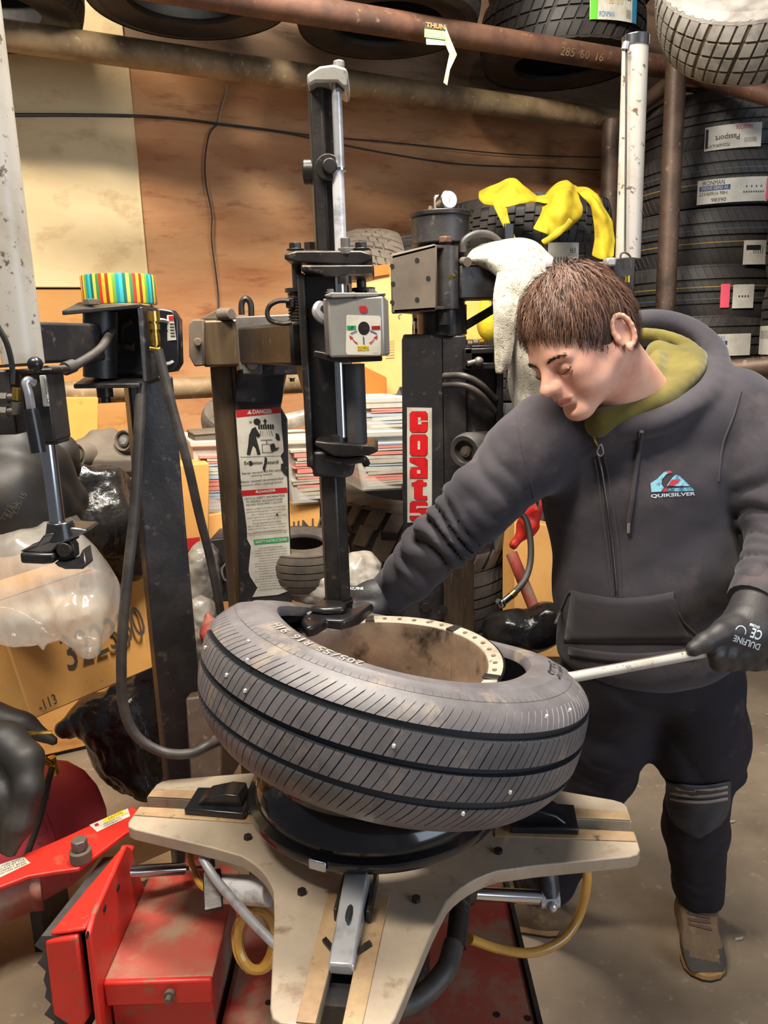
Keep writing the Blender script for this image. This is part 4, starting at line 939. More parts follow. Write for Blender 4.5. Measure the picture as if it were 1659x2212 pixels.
q = M(); q.slab([PZ(u, v, zh_+.001) for u, v in [(662, 1326), (697, 1307), (699, 1309), (666, 1329)]], (0, 0, .002)); q.build('head_rib', 'chrome_worn', tw, bevel=.001)
# ================================================================== left assist tower
la = thing('assist_tower', 'black assist post with brass regulator and white air cylinder at the left', 'machine', P(390, 1640, 1.45)*1)
la.location.z = 0; ORG[la.name] = la.location.copy()
YL = 1.50
pl_ = PY(345, 1230, YL); dl = dep(pl_); wl = 78*dl/FPX; ztl = zat(pl_.x, YL, 815)
q = M(); r_ = rotz(.42); q.box((pl_.x, YL+.04, ztl/2), (.085, .085, ztl), r_); q.build('assist_post', 'black_paint', la, bevel=.005)
YLb = 1.42
# C bracket: top, bottom, right plates
q = M(); q.slab([PY(133, 671, YLb-.05), PY(300, 655, YLb-.06), PY(345, 668, YLb+.02), PY(330, 660, YLb+.10), PY(170, 652, YLb+.08)], (0, 0, -.008)); q.build('bracket_top', 'black_paint', la, bevel=.002)
q = M(); q.slab([PY(158, 830, YLb-.05), PY(300, 828, YLb-.06), PY(345, 815, YLb+.02), PY(330, 800, YLb+.10), PY(185, 812, YLb+.06)], (0, 0, -.008)); q.build('bracket_bottom', 'black_paint', la, bevel=.002)
q = M(); q.slab([PY(296, 663, YLb-.06), PY(340, 668, YLb+.03), PY(348, 806, YLb+.03), PY(308, 826, YLb-.06)], (.008, .004, 0)); q.build('bracket_side', 'black_paint', la, bevel=.002)
q = M(); q.slab([PY(190, 665, YLb+.05), PY(330, 668, YLb+.09), PY(338, 810, YLb+.09), PY(200, 815, YLb+.05)], (0, .006, 0)); q.build('bracket_back', 'black_paint', la)
q = M(); q.slab([PY(330, 664, YLb+.01), PY(372, 670, YLb+.02), PY(386, 690, YLb+.02), PY(389, 785, YLb+.02), PY(378, 803, YLb+.02), PY(340, 808, YLb+.01)], (0, .03, 0)); q.build('gauge_plate', 'black_gloss', la, bevel=.004)
c = PY(348, 740, YLb+.008)
q = M(); q.lathe([(.036, .0), (.036, .006), (.040, .008), (.043, .004), (.043, 0)], c, (.80, -.6, 0), 36, closed=True); q.build('gauge_ring', 'cast_alu', la)
q = M(); q.add([PY(u, v, YLb+.016) for u, v in [(353, 681), (374, 680), (381, 734), (362, 736)]], [(0, 1, 2, 3)]); lb = q.build('danger_label', 'sign_white', la, fixn=False)
q = M(); q.add([PY(u, v, YLb+.015) for u, v in [(364, 683), (374, 682), (375, 692), (365, 693)]], [(0, 1, 2, 3)]); q.build('print', 'sign_red', lb, fixn=False)
q = M()
for i in range(5): flat(q, PY(371+i*.6, 700+i*6.5, YLb+.015), (1, 0, 0), up, .008, .0022)
text(q, '!', PY(360, 704, YLb+.015), (1, 0, 0), up, .02); q.build('print', 'ink_black', lb, fixn=False, kind='stuff')
q = M(); q.cyl(PY(217, 815, YLb+.0), PY(217, 672, YLb+.0), .030, n=28); q.build('pivot_tube', 'black_paint', la)
q = M(); p = PY(225, 832, YLb); q.cyl(p, p-up*.022, .0145, n=18); q.cyl(p-up*.022, p-up*.032, .009, n=14); q.build('pivot_nut', 'dark_steel', la, bevel=.001)
q = M(); p = PY(198, 659, YLb-.02); q.cyl(p, p+up*.010, .014, n=6); q.build('pivot_bolt', 'dusty_plastic', la, bevel=.001)
q = M(); q.bar(PY(215, 740, YLb+.01), P(30, 742, 1.18), .055, .064); q.build('assist_arm', 'black_paint', la, bevel=.005)
# brass regulator
bp_ = [(331, 672, .0115, 694), (332, 694, .007, 702), (333, 700, .010, 712), (334, 712, .0075, 720), (335, 720, .009, 746), (336, 746, .006, 760)]
for u, v0, r, v1 in bp_: cyl_px('brass_fitting', 'brass', u, v0, v1, YLb-.045, r, 12 if r > .0095 else 16, la)
q = M(); q.cyl(PY(326, 754, YLb-.045), PY(348, 757, YLb-.05), .006, n=12); q.build('brass_tee', 'brass', la)
q = M(); q.tube([PY(341, 755, YLb-.05), PY(352, 800, YLb-.05), PY(372, 880, YLb-.05), PY(405, 1000, YLb-.04), PY(430, 1110, YLb), PY(455, 1210, YLb+.05), PY(478, 1330, YLb+.08), PY(490, 1420, YLb+.12)], .0085, 10, 6); q.build('air_hose', 'rubber_hose', la)
q = M(); q.tube([PY(306, 826, YLb-.04), PY(303, 880, YLb-.05), PY(298, 980, YLb-.06), PY(290, 1110, YLb-.07), PY(278, 1220, YLb-.08), PY(266, 1350, YLb-.09), PY(262, 1440, YLb-.1), PY(268, 1530, YLb-.1), PY(295, 1590, YLb-.1), PY(350, 1624, YLb-.1), PY(410, 1628, YLb-.1), PY(455, 1608, YLb-.08), PY(500, 1590, YLb)], .0095, 10, 6); q.build('air_hose', 'rubber_hose', la)
q = M(); q.tube([P(100, 800, 1.16), P(140, 798, 1.20), P(170, 785, 1.24), P(215, 755, 1.30), P(238, 720, 1.36), P(250, 690, 1.42)], .0075, 10, 6); q.build('arm_hose', 'rubber_hose', la)
q = M(); q.tube([P(288, 750, 1.42), P(262, 745, 1.42), P(260, 710, 1.44), P(285, 690, 1.44)], .008, 10, 6); q.build('arm_hose', 'rubber_hose', la)
q = M(); a, b = P(140, 797, 1.2), P(158, 790, 1.22); q.cyl(a, b, .0105, n=14); q.build('hose_clip', 'rubber', la)
# white cylinder, valve block, rod and shoe
ct = P(38, 640, 1.08); xb, yb = ct.x, ct.y
zb_, ztp = zat(xb, yb, 785), 2.05
q = M(); q.cyl((xb-.004, yb, zb_), (xb-.004, yb, ztp), .0285, n=32); q.build('air_cylinder', 'white_tube', la)
def LB(name, m, u0, u1, v0, v1, dp=.06, Y=None, bevel=.003): return box_px(name, m, u0, u1, v0, v1, Y if Y is not None else yb-.03, dp, 0, bevel, la)
LB('valve_head', 'black_paint', 50, 110, 806, 955, .06, yb-.03); LB('valve_cap', 'dark_steel', 38, 112, 796, 808, .07, yb-.035)
LB('rod_gland', 'black_gloss', 62, 120, 918, 962, .05, yb-.02)
LB('valve_label', 'sign_white', 88, 102, 810, 878, .003, yb-.034)
q = M(); text(q, 'DOWN', PY(100, 835, yb-.0348), (0, 0, -1), (1, 0, 0), .004, .02); text(q, 'UP', PY(105, 868, yb-.0348), (0, 0, -1), (1, 0, 0), .004, .008); q.build('print', 'ink_black', la, fixn=False, kind='stuff')
q = M(); q.ball(PY(76, 787, yb-.05), .0105, 16); q.build('lever_ball', 'black_gloss', la)
q = M(); q.bar(PY(-60, 795, yb-.05), PY(68, 787, yb-.05), .010, .004); q.build('valve_lever', 'dark_steel', la)
q = M(); q.tube([PY(68, 888, yb-.05), PY(62, 850, yb-.055), PY(56, 828, yb-.055), PY(62, 822, yb-.052), PY(72, 828, yb-.045)], .006, 10, 5); q.build('handle_bend', 'chrome_worn', la)
q = M(); q.tube([PY(66, 884, yb-.055), PY(76, 935, yb-.058), PY(84, 978, yb-.06)], .0105, 12, 4); q.build('handle_grip', 'black_gloss', la)
for v in (860, 890):
    q = M(); q.cyl(PY(-20, v, yb-.045), PY(34, v-2, yb-.045), .0055, n=12); q.cyl(PY(2, v, yb-.045), PY(18, v, yb-.045), .0085, n=6); q.build('pipe_fitting', 'grey_plate', la)
    q = M(); q.cyl(PY(34, v+4, yb-.045), PY(36, v-22, yb-.045), .006, n=12); q.build('pipe_elbow', 'brass' if v < 870 else 'grey_plate', la)
LB('valve_body', 'black_paint', -40, 28, 800, 940, .05, yb-.01)
q = M(); q.tube([PY(26, 830, yb-.04), PY(26, 790, yb-.04), PY(14, 740, yb-.05), PY(-8, 700, yb-.06)], .004, 8, 5); q.build('signal_hose', 'rubber', la)
rt = PY(112, 1030, yb+.005); q = M(); q.cyl((rt.x, rt.y, zat(rt.x, rt.y, 1130)), (rt.x, rt.y, zat(rt.x, rt.y, 950)), .0112, n=24); q.build('piston_rod', 'chrome', la)
ys = rt.y-.03
q = M(); p = Vector((rt.x+.004, rt.y, zat(rt.x, rt.y, 1165))); q.cyl(p, p+up*.028, .025, .018, n=24); q.build('shoe_socket', 'black_gloss', la, bevel=.002)
q = M(); q.slab([PY(40, 1192, ys), PY(78, 1178, ys), PY(92, 1158, ys), PY(150, 1140, ys+.02), PY(186, 1142, ys+.03), PY(192, 1150, ys+.03), PY(150, 1166, ys), PY(125, 1180, ys), PY(112, 1194, ys), PY(90, 1196, ys)], (0, .05, .0)); q.build('shoe_arm', 'black_gloss', la, bevel=.003)
q = M(); q.slab([PY(41, 1194, ys-.005), PY(90, 1196, ys-.005), PY(116, 1196, ys-.005), PY(116, 1218, ys-.005), PY(92, 1220, ys-.005), PY(44, 1218, ys-.005)], (0, .05, 0)); q.build('shoe_pad', 'black_gloss', la, bevel=.004)
q = M(); q.slab([PY(116, 1216, ys), PY(150, 1214, ys), PY(170, 1206, ys), PY(180, 1185, ys), PY(186, 1222, ys-.02), PY(178, 1230, ys-.02), PY(140, 1230, ys-.02), PY(124, 1222, ys)], (0, .03, 0)); q.build('shoe_beak', 'black_gloss', la, bevel=.002)
q = M(); q.slab([PY(118, 1180, ys+.012), PY(150, 1166, ys+.012), PY(160, 1180, ys+.012), PY(162, 1205, ys+.012), PY(140, 1214, ys+.012), PY(118, 1210, ys+.012)], (0, .02, 0)); q.build('shoe_cheek', 'dark_steel', la, bevel=.002)
q = M(); p = PY(142, 1186, ys+.008); q.cyl(p, p-Vector((0, .008, 0)), .011, n=18); q.build('shoe_pin', 'dark_steel', la, bevel=.001)
# ================================================================== right assist tower with the vertical name plate
YR = 1.78
ra = thing('assist_tower', 'black assist tower with red lettered name plate and gauge on top', 'machine', (PY(960, 1000, YR).x, YR+.05, 0))
def RB(name, m, u0, u1, v0, v1, Y=YR, dp=.1, rz=0, bevel=.004, taper=1.0): return box_px(name, m, u0, u1, v0, v1, Y, dp, rz, bevel, ra, taper)
def RC(name, m, u, v0, v1, Y, r, n=28, bevel=0): return cyl_px(name, m, u, v0, v1, Y, r, n, ra, bevel)
pn_ = poly_px('name_panel', 'black_paint', [(872, 722), (958, 722), (966, 1340), (872, 1340), (868, 735)], YR, .012, ra, .002)
RB('tower_column', 'black_paint', 955, 1010, 725, 1340, YR+.0, .14)
RB('tower_base', 'black_paint', 880, 1010, 1000, 1560, YR+.03, .14)
RB('lower_channel', 'brown_steel', 960, 1025, 1170, 1560, YR-.02, .05)
q = M(); p = PY(958, 1316, YR-.022); q.cyl(p, p-Vector((0, .0015, 0)), .010, n=16); q.build('slot_hole', 'ink_black', ra)
q = M(); q.bolt(PY(919, 1310, YR), (0, -1, 0), .012, .01); q.build('base_bolt', 'dark_steel', ra)
q = M(); q.add([PY(u, v, YR-.001) for u, v in [(879, 880), (933, 881), (933, 1128), (880, 1129)]], [(0, 1, 2, 3)]); npl = q.build('name_plate', 'sign_white', ra, fixn=False, label='white plate with red block letters running down')
kR = dep(PY(905, 1000, YR))/FPX; vY = PY(905, 905, YR-.002)
def glyph(polys, u0, v0, wpx, hpx, k):
    for pts in polys:
        mb_ = M(); mb_.add([PY(u0+x*wpx, v0+y*hpx, YR-k) for x, y in pts], [tuple(range(len(pts)))]); yield mb_
# chunky letters drawn as outlines: (outer, inner counters)
def letter(outer, inner, v0, v1, u0=886, u1=923):
    for pts, m, k in [(outer, 'ink_black', .0016)]:
        q = M(); cx_, cy_ = .5, .5
        q.add([PY(u0+(.5+(x-.5)*1.05)*(u1-u0), v0+(.5+(y-.5)*1.03)*(v1-v0), YR-.0016) for x, y in outer], [tuple(range(len(outer)))]); q.build('letter_outline', 'ink_black', npl, fixn=False)
    q = M(); q.add([PY(u0+x*(u1-u0), v0+y*(v1-v0), YR-.0022) for x, y in outer], [tuple(range(len(outer)))]); q.build('letter', 'coats_red', npl, fixn=False)
    for inn in inner:
        q = M(); q.add([PY(u0+x*(u1-u0), v0+y*(v1-v0), YR-.0028) for x, y in inn], [tuple(range(len(inn)))]); q.build('letter_counter', 'sign_white', npl, fixn=False)
RR = [(.12, 0), (.88, 0), (1, .12), (1, .88), (.88, 1), (.12, 1), (0, .88), (0, .12)]
letter(RR, [[(.46, .44), (.62, .44), (1.02, .44), (1.02, .50), (.66, .50), (.66, .62), (.46, .62)], [(.46, .28), (.62, .28), (.62, .46), (.46, .46)]], 889, 934)
letter(RR, [[(.44, .30), (.58, .30), (.58, .70), (.44, .70)]], 939, 985)
letter([(0, 0), (.85, 0), (1, .12), (1, 1), (.0, 1), (0, .90), (.22, .86), (.0, .86), (.0, .62), (.12, .50), (.58, .42), (.0, .22)], [[(.40, .60), (.60, .60), (.60, .78), (.40, .78)], [(-.03, .24), (.45, .44), (.05, .44), (-.03, .5)]], 989, 1033)
letter([(.45, 0), (.75, .0), (.75, .1), (.95, .14), (.95, .28), (.72, .30), (.72, .78), (.98, .80), (.98, 1), (.4, 1), (.24, .9), (.24, .30), (.10, .28), (.10, .14), (.3, .1)], [], 1037, 1080)
letter(RR, [[(.36, .24), (1.03, .24), (1.03, .34), (.50, .34), (.36, .40)], [(-.03, .60), (.52, .60), (.64, .66), (.64, .74), (-.03, .74)]], 1083, 1125)
# top air tank
RC('air_tank', 'black_paint', 952, 470, 530, YR+.07, .067, 40, .003); RC('air_tank', 'black_gloss', 955, 660, 724, YR+.05, .057, 36)
RC('tank_lid', 'dark_steel', 952, 461, 472, YR+.07, .071, 40, .002)
RC('tank_top', 'black_paint', 952, 465, 700, YR+.09, .055, 32)
RB('gauge_bracket', 'cast_alu', 938, 960, 420, 462, YR+.04, .02)
c = PY(966, 434, YR+.02); gd = Vector((.35, -1, .1)).normalized()
q = M(); q.cyl(c+gd*-.02, c+gd*.012, .0205, n=30); q.build('gauge_case', 'chrome', ra, bevel=.002)
q = M(); q.cyl(c+gd*.012, c+gd*.0125, .0175, n=28); q.build('gauge_dial', 'sign_white', ra)
q = M(); q.bar(c+gd*.0135+Vector((.002, 0, .010)), c+gd*.0135-Vector((.002, 0, .008)), .0012, .0005); q.build('gauge_needle', 'ink_black', ra)
q = M(); q.cyl(PY(932, 446, YR+.04), PY(928, 462, YR+.04), .006, n=10); q.build('safety_valve', 'dusty_plastic', ra)
# square bracket block
pbk = M(); bk = [(843, 549), (940, 526), (944, 530), (944, 668), (940, 672), (846, 678)]
poly_px('bracket_face', 'dusty_plastic', bk, YR-.04, .010, ra, .004)
for u, v in ((847, 575), (901, 562), (925, 601), (849, 613), (847, 653), (901, 647)):
    q = M(); q.cyl(PY(u, v, YR-.0405), PY(u, v, YR-.0415), .0050, n=14); q.build('bracket_hole', 'ink_black', ra)
q = M(); q.slab([PY(846, 552, YR-.04), PY(940, 528, YR-.04), PY(992, 530, YR+.0), PY(900, 545, YR+.08)], (0, 0, -.008)); q.build('bracket_top', 'dark_steel', ra, bevel=.002)
q = M(); q.slab([PY(850, 676, YR-.04), PY(940, 670, YR-.04), PY(990, 668, YR+.0), PY(900, 680, YR+.08)], (0, 0, .008)); q.build('bracket_bottom', 'dark_steel', ra, bevel=.002)
q = M(); p = PY(962, 525, YR-.0); q.cyl(p, p+up*.013, .016, n=6); q.build('bracket_bolt', 'rust_pipe', ra, bevel=.002)
RC('pivot_tube', 'black_paint', 965, 534, 668, YR+.0, .0265, 28); q = M(); p = PY(959, 676, YR-.01); q.cyl(p, p-up*.026, .014, n=6); q.build('pivot_nut', 'dark_steel', ra)
q = M(); q.cyl(PY(980, 597, YR-.03), PY(975, 598, YR-.045), .005, n=10); q.build('grease_nipple', 'brass', ra)
q = M(); q.bar(PY(985, 612, YR+.02), PY(1090, 612, YR+.04), .07, .072); q.build('assist_arm', 'black_paint', ra, bevel=.004)
q = M(); q.bar(PY(1080, 605, YR+.05), PY(1352, 590, YR-.05), .05, .05); q.build('assist_arm_end', 'black_paint', ra, bevel=.004)
q = M(); q.tube([PY(1000, 545, YR+.02), PY(1003, 520, YR+.02), PY(1030, 505, YR+.03), PY(1060, 508, YR+.04), PY(1085, 528, YR+.05)], .008, 10, 6); q.build('air_hose', 'rubber_hose', ra)
q = M(); q.bar(PY(995, 710, YR+.05), PY(1070, 665, YR+.07), .012, .018); q.build('brace', 'black_paint', ra)
q = M(); q.cyl(PY(1000, 565, YR+.0), PY(1010, 566, YR-.03), .010, n=14); q.build('hose_fitting', 'dusty_plastic', ra)
# side slide box and hoses
RB('slide_frame', 'black_paint', 1005, 1085, 745, 935, YR+.01, .06)
q = M()
for (u0, u1, v0, v1) in ((1004, 1082, 752, 764), (1004, 1082, 784, 798), (1004, 1020, 752, 798), (1066, 1082, 752, 798)): VB(q, u0, u1, v0, v1, YR-.05, .06)
q.build('slide_collar', 'dark_steel', ra, bevel=.002)
RB('slide_void', 'dark_void', 1018, 1068, 762, 786, YR-.02, .01)
q = M(); q.cyl(PY(1010, 786, YR-.06), PY(1032, 780, YR-.055), .006, n=12); q.ball(PY(1034, 781, YR-.055), .011, 14); q.build('clamp_screw', 'grey_plate', ra)
RB('slide_edge', 'black_gloss', 1072, 1088, 800, 935, YR-.02, .04)
q = M(); q.tube([PY(960, 812, YR-.01), PY(1000, 812, YR-.05), PY(1035, 828, YR-.05), PY(1070, 862, YR-.02)], .0075, 10, 6); q.build('loop_hose', 'rubber_hose', ra)
q = M(); q.tube([PY(960, 832, YR-.01), PY(1000, 832, YR-.05), PY(1035, 850, YR-.05), PY(1068, 888, YR-.02)], .0075, 10, 6); q.build('loop_hose', 'rubber_hose', ra)
for i, u in enumerate((1010, 1022, 1035)):
    q = M(); q.cyl(PY(u, 742-2*i, YR+.0), PY(u+10, 742-2*i, YR+.0), .0065, n=8); q.build('tube_fitting', 'brass' if i == 2 else 'dusty_plastic', ra)
# rubber roller
c = PY(1009, 974, YR-.06); d_ = Vector((-.75, -1, -.08)).normalized()
q = M(); q.lathe([(.0, -.0), (.022, -.0), (.026, .012), (.036, .013), (.040, .006), (.041, -.01), (.038, -.03), (.030, -.09), (.0, -.09)], c, d_, 40); q.build('roller', 'rubber', ra)
q = M(); q.cyl(c, c+d_*.008, .012, n=20); q.cyl(c, c+d_*.010, .007, n=14); q.build('roller_axle', 'dusty_plastic', ra)
# white cylinder on the right
xr = PY(1366, 330, YR-.1); pr_ = PY(1364, 340, YR-.05)
q = M(); q.cyl((pr_.x, pr_.y, zat(pr_.x, pr_.y, 560)), (pr_.x, pr_.y, zat(pr_.x, pr_.y, 84)), .0262, n=32); q.build('air_cylinder', 'white_tube', ra)
q = M(); q.cyl((pr_.x, pr_.y, zat(pr_.x, pr_.y, 104)), (pr_.x, pr_.y, zat(pr_.x, pr_.y, 78)), .0278, n=32); q.build('cylinder_cap', 'chrome', ra, bevel=.002)
q = M(); q.cyl(PY(1354, 92, pr_.y-.03), PY(1350, 108, pr_.y-.03), .008, n=10); q.build('cap_fitting', 'chrome_worn', ra)
q = M(); q.tube([PY(1353, 105, pr_.y-.03), PY(1352, 300, pr_.y-.033), PY(1350, 545, pr_.y-.033)], .0022, 6, 5); q.build('signal_line', 'rubber', ra)
RB('valve_head', 'dark_steel', 1322, 1372, 556, 640, pr_.y-.03, .06, 0, .003)
RB('valve_block', 'cast_alu', 1310, 1332, 556, 575, pr_.y-.045, .03)
q = M(); q.tube([PY(1340, 560, pr_.y-.05), PY(1342, 548, pr_.y-.05), PY(1352, 546, pr_.y-.05), PY(1362, 556, pr_.y-.05), PY(1364, 580, pr_.y-.05)], .0022, 6, 5); q.build('signal_line', 'rubber', ra)
q = M(); q.cyl(PY(1356, 596, pr_.y-.045), PY(1356, 610, pr_.y-.045), .006, n=10); q.build('valve_fitting', 'brass', ra)
# hanging air hose with chuck
q = M(); q.tube([P(1115, 1105, 1.86), P(1135, 1120, 1.84), P(1145, 1160, 1.82), P(1146, 1210, 1.80), P(1135, 1250, 1.78), P(1112, 1280, 1.76)], .0075, 10, 6); ah = tag(q.build('air_hose', 'rubber'), 'black inflation hose with brass fitting hanging beside the hoodie', 'hose')
q = M(); q.cyl(P(1112, 1280, 1.76), P(1103, 1288, 1.755), .009, n=10); q.build('brass_ferrule', 'brass', ah)
q = M(); q.cyl(P(1103, 1288, 1.755), P(1086, 1302, 1.75), .008, n=12); q.ball(P(1084, 1304, 1.75), .011, 12); q.cyl(P(1084, 1304, 1.75), P(1075, 1298, 1.74), .006, n=10); q.build('air_chuck', 'chrome', ah)
# striped tape roll on the left bracket
mat('stripe', S(220, 80, 50), .45)
def stripes(m):
    nt = m.node_tree; b = nt.nodes['Principled BSDF']; L = nt.links.new
    tc = nt.nodes.new('ShaderNodeTexCoord'); gr_ = nt.nodes.new('ShaderNodeSeparateXYZ'); L(tc.outputs['Object'], gr_.inputs[0])
    at = nt.nodes.new('ShaderNodeMath'); at.operation = 'ARCTAN2'; L(gr_.outputs[1], at.inputs[0]); L(gr_.outputs[0], at.inputs[1])
    mu = nt.nodes.new('ShaderNodeMath'); mu.operation = 'MULTIPLY'; mu.inputs[1].default_value = 7/(2*PI); L(at.outputs[0], mu.inputs[0])
    fr = nt.nodes.new('ShaderNodeMath'); fr.operation = 'FRACT'; L(mu.outputs[0], fr.inputs[0])
    cr = nt.nodes.new('ShaderNodeValToRGB'); cr.color_ramp.interpolation = 'CONSTANT'; e = cr.color_ramp.elements
    cs = [S(206, 56, 36), S(232, 180, 40), S(150, 60, 30), S(236, 200, 60), S(120, 170, 60), S(36, 150, 160), S(60, 190, 196), S(30, 110, 90), S(220, 200, 90), S(60, 140, 70)]
    e[0].color = cs[0]; e[1].position = .1; e[1].color = cs[1]
    for i in range(2, 10): x = e.new(i/10); x.color = cs[i]
    L(fr.outputs[0], cr.inputs[0]); L(cr.outputs[0], b.inputs['Base Color'])
stripes(MATS['stripe'])
c = P(258, 628, 1.44); tr_ = thing('tape_roll', 'roll of tape with red yellow and turquoise stripes on the black bracket', 'tape', (c.x, c.y, c.z-.027))
zt0 = zat(c.x, c.y-.06, 655); Hh = .052; prof = [(.050, 0), (.067, 0), (.067, Hh), (.050, Hh)]
q = M(); q.lathe([(.0555, .001), (.0665, .0), (.0675, .004), (.0675, Hh-.004), (.0665, Hh), (.0555, Hh-.002)], c-up*.026, n=48); q.build('striped_tape', 'stripe', tr_)
q = M(); q.lathe([(.0555, .0), (.0555, Hh-.001), (.0535, Hh-.001), (.0535, 0)], c-up*.026, n=40, closed=True); q.build('tape_core', 'masking', tr_)
# ================================================================== the person
from mathutils.bvhtree import BVHTree
mat('skin', S(226, 174, 150), .48, 0, S(212, 148, 126), 14, .45, .68, bump=.04, bscale=300, spec=.35)
MATS['skin'].node_tree.nodes['Principled BSDF'].inputs['Subsurface Weight'].default_value = .12
MATS['skin'].node_tree.nodes['Principled BSDF'].inputs['Subsurface Radius'].default_value = (.012, .005, .003)
mat('lip', S(206, 128, 112), .45, 0); mat('brow_hair', S(70, 48, 38), .6); mat('hair_mid', S(104, 74, 60), .6, spec=.25); mat('hair_dark', S(74, 53, 44), .6, spec=.25); mat('hair_light', S(128, 96, 78), .6, spec=.25)
mat('hoodie', S(68, 63, 67), .92, 0, S(48, 46, 53), 3.2, .38, .66, S(88, 79, 79), 7, .54, .72, bump=.12, bscale=500, sheen=.12, spec=.2)
mat('olive', S(108, 98, 44), .92, 0, S(86, 78, 34), 10, .4, .66, bump=.12, bscale=500, sheen=.2, spec=.2)
mat('trousers', S(42, 40, 47), .85, 0, S(32, 31, 39), 4, .38, .66, S(66, 58, 64), 9, .58, .72, bump=.1, bscale=400, spec=.25)
mat('glove', S(40, 38, 40), .55, 0, S(60, 55, 54), 12, .42, .66, bump=.15, bscale=260)
mat('boot_leather', S(122, 98, 70), .8, 0, S(96, 78, 58), 8, .38, .64, S(140, 116, 84), 20, .56, .7, bump=.12, bscale=160)
mat('boot_dark', S(74, 66, 58), .7, 0, S(56, 50, 46), 10, .4, .66, bump=.1)
mat('boot_sole', S(186, 142, 90), .75, 0, S(140, 102, 62), 12, .42, .66)
mat('sole_dark', S(44, 38, 34), .8)
mat('lace', S(92, 66, 54), .7)
mat('kneepad', S(54, 58, 68), .6, 0, S(42, 44, 54), 9, .4, .66); mat('kneepad_strip', S(150, 142, 138), .5); mat('tee', S(196, 196, 200), .9)
mat('logo_blue', S(140, 196, 214), .7, 0, S(60, 120, 150), 60, .5, .6); mat('logo_red', S(190, 50, 66), .7); mat('logo_white', S(206, 220, 226), .7)
foot = PZ(1400, 2010, 0)
per = thing('person', 'young man in charcoal zip hoodie bending over the tire with a lever', 'person', (foot.x, foot.y, 0))
# ---- head, built in its own frame (forward, left side, up)
yw, pt_ = math.radians(65), math.radians(36)
fI = Vector((-math.sin(yw)*math.cos(pt_), -math.sin(pt_), math.cos(yw)*math.cos(pt_))); sI = Vector((math.cos(yw), 0, math.sin(yw))); uI = Vector((-math.sin(yw)*math.sin(pt_), math.cos(pt_), math.cos(yw)*math.sin(pt_)))
rl = math.radians(4)
fI, uI = fI*math.cos(rl)-uI*math.sin(rl)*0, uI
I2W = lambda v: AR*v.x-AD*v.y-AF*v.z
hf, hs, hu = I2W(fI).normalized(), I2W(sI).normalized(), I2W(uI).normalized()
HC = P(1252, 738, 1.35); HS = .94
HM = np.array([hf, hs, hu]); HCn = np.array(HC)
def h2w(V): return HCn+HS*(np.asarray(V) @ HM)
def w2h(p): return np.array([(Vector(p)-HC).dot(hf), (Vector(p)-HC).dot(hs), (Vector(p)-HC).dot(hu)])/HS
nb = w2h(P(1405, 885, 1.50))
g = SDF((-.19, -.115, -.235), (.140, .115, .145), .0026)
g.ell((-.010, 0, .036), (.100, .077, .090), k=.01)
g.ell((.032, 0, -.008), (.066, .061, .092), k=.03)
g.ell((.030, 0, -.066), (.052, .053, .046), k=.025)
for s in (-1, 1):
    g.cap((-.002, s*.057, -.046), (.072, s*.014, -.100), .017, .017, k=.025)
    g.ell((.058, s*.044, -.026), (.026, .020, .020), k=.02)
    g.ell((.052, s*.040, -.056), (.028, .020, .026), k=.02)
g.ell((.080, 0, -.100), (.018, .020, .016), k=.02)
g.cap((.084, -.030, .012), (.084, .030, .012), .012, k=.014)
g.cap((.078, -.048, .006), (.078, .048, .006), .008, k=.012)
for s in (-1, 1):
    g.ell((.100, s*.033, -.008), (.018, .019, .012), k=.014, sub=True)
    g.ell((.0765, s*.033, -.009), (.0150, .0175, .0125), k=.003)
    g.cap((.0915, s*.020, -.0145), (.088, s*.050, -.0135), .0016, k=.002)
g.cap((.088, 0, .006), (.117, 0, -.031), .0085, .0105, k=.012)
g.ell((.1185, 0, -.035), (.0125, .0115, .0105), k=.006)
for s in (-1, 1):
    g.ell((.105, s*.0125, -.038), (.0115, .0080, .0090), k=.012)
    g.ell((.1145, s*.0065, -.0465), (.006, .0032, .004), k=.003, sub=True)
g.ell((.092, 0, -.058), (.016, .022, .016), k=.012)
g.cap((.094, -.020, -.0655), (.1035, 0, -.0625), .0052, .0062, k=.005); g.cap((.094, .020, -.0655), (.1035, 0, -.0625), .0052, .0062, k=.005)
g.cap((.092, -.018, -.0735), (.0995, 0, -.0745), .0055, .0072, k=.005); g.cap((.092, .018, -.0735), (.0995, 0, -.0745), .0055, .0072, k=.005)
g.cap((.097, -.021, -.0685), (.1075, 0, -.0683), .0016, .0016, k=.003, sub=True); g.cap((.097, .021, -.0685), (.1075, 0, -.0683), .0016, .0016, k=.003, sub=True)
g.ell((.100, 0, -.086), (.010, .020, .006), k=.008, sub=True)
g.cap((-.035, 0, -.030), nb, .060, .060, k=.03); g.cap((-.015, .0, -.05), nb*.7+np.array((.02, 0, -.03)), .052, .054, k=.03)
for s in (-1, 1):
    oc = np.array((-.026, s*.078, -.016)); ring = []
    for i in range(13):
        a = math.radians(-70+i*24); ring.append(oc+np.array((-.017*math.cos(a)-.004*math.sin(a)*0, s*(.007+.006*math.cos(a)), .031*math.sin(a)+.003)))
    g.ell(oc+np.array((-.004, s*.000, 0)), (.017, .006, .028), k=.006)
    g.ell(oc+np.array((.0, s*.006, -.001)), (.011, .006, .017), k=.004, sub=True)
    for i in range(12): g.cap(ring[i], ring[i+1], .0045, k=.003)
    g.ell(oc+np.array((.003, s*.005, -.029)), (.007, .005, .009), k=.005)
    g.ell(oc+np.array((.012, s*.003, -.004)), (.004, .004, .006), k=.004)
V, Fq = g.mesh(2)
mi = np.zeros(len(Fq), np.int32); cen = V[Fq].mean(1)
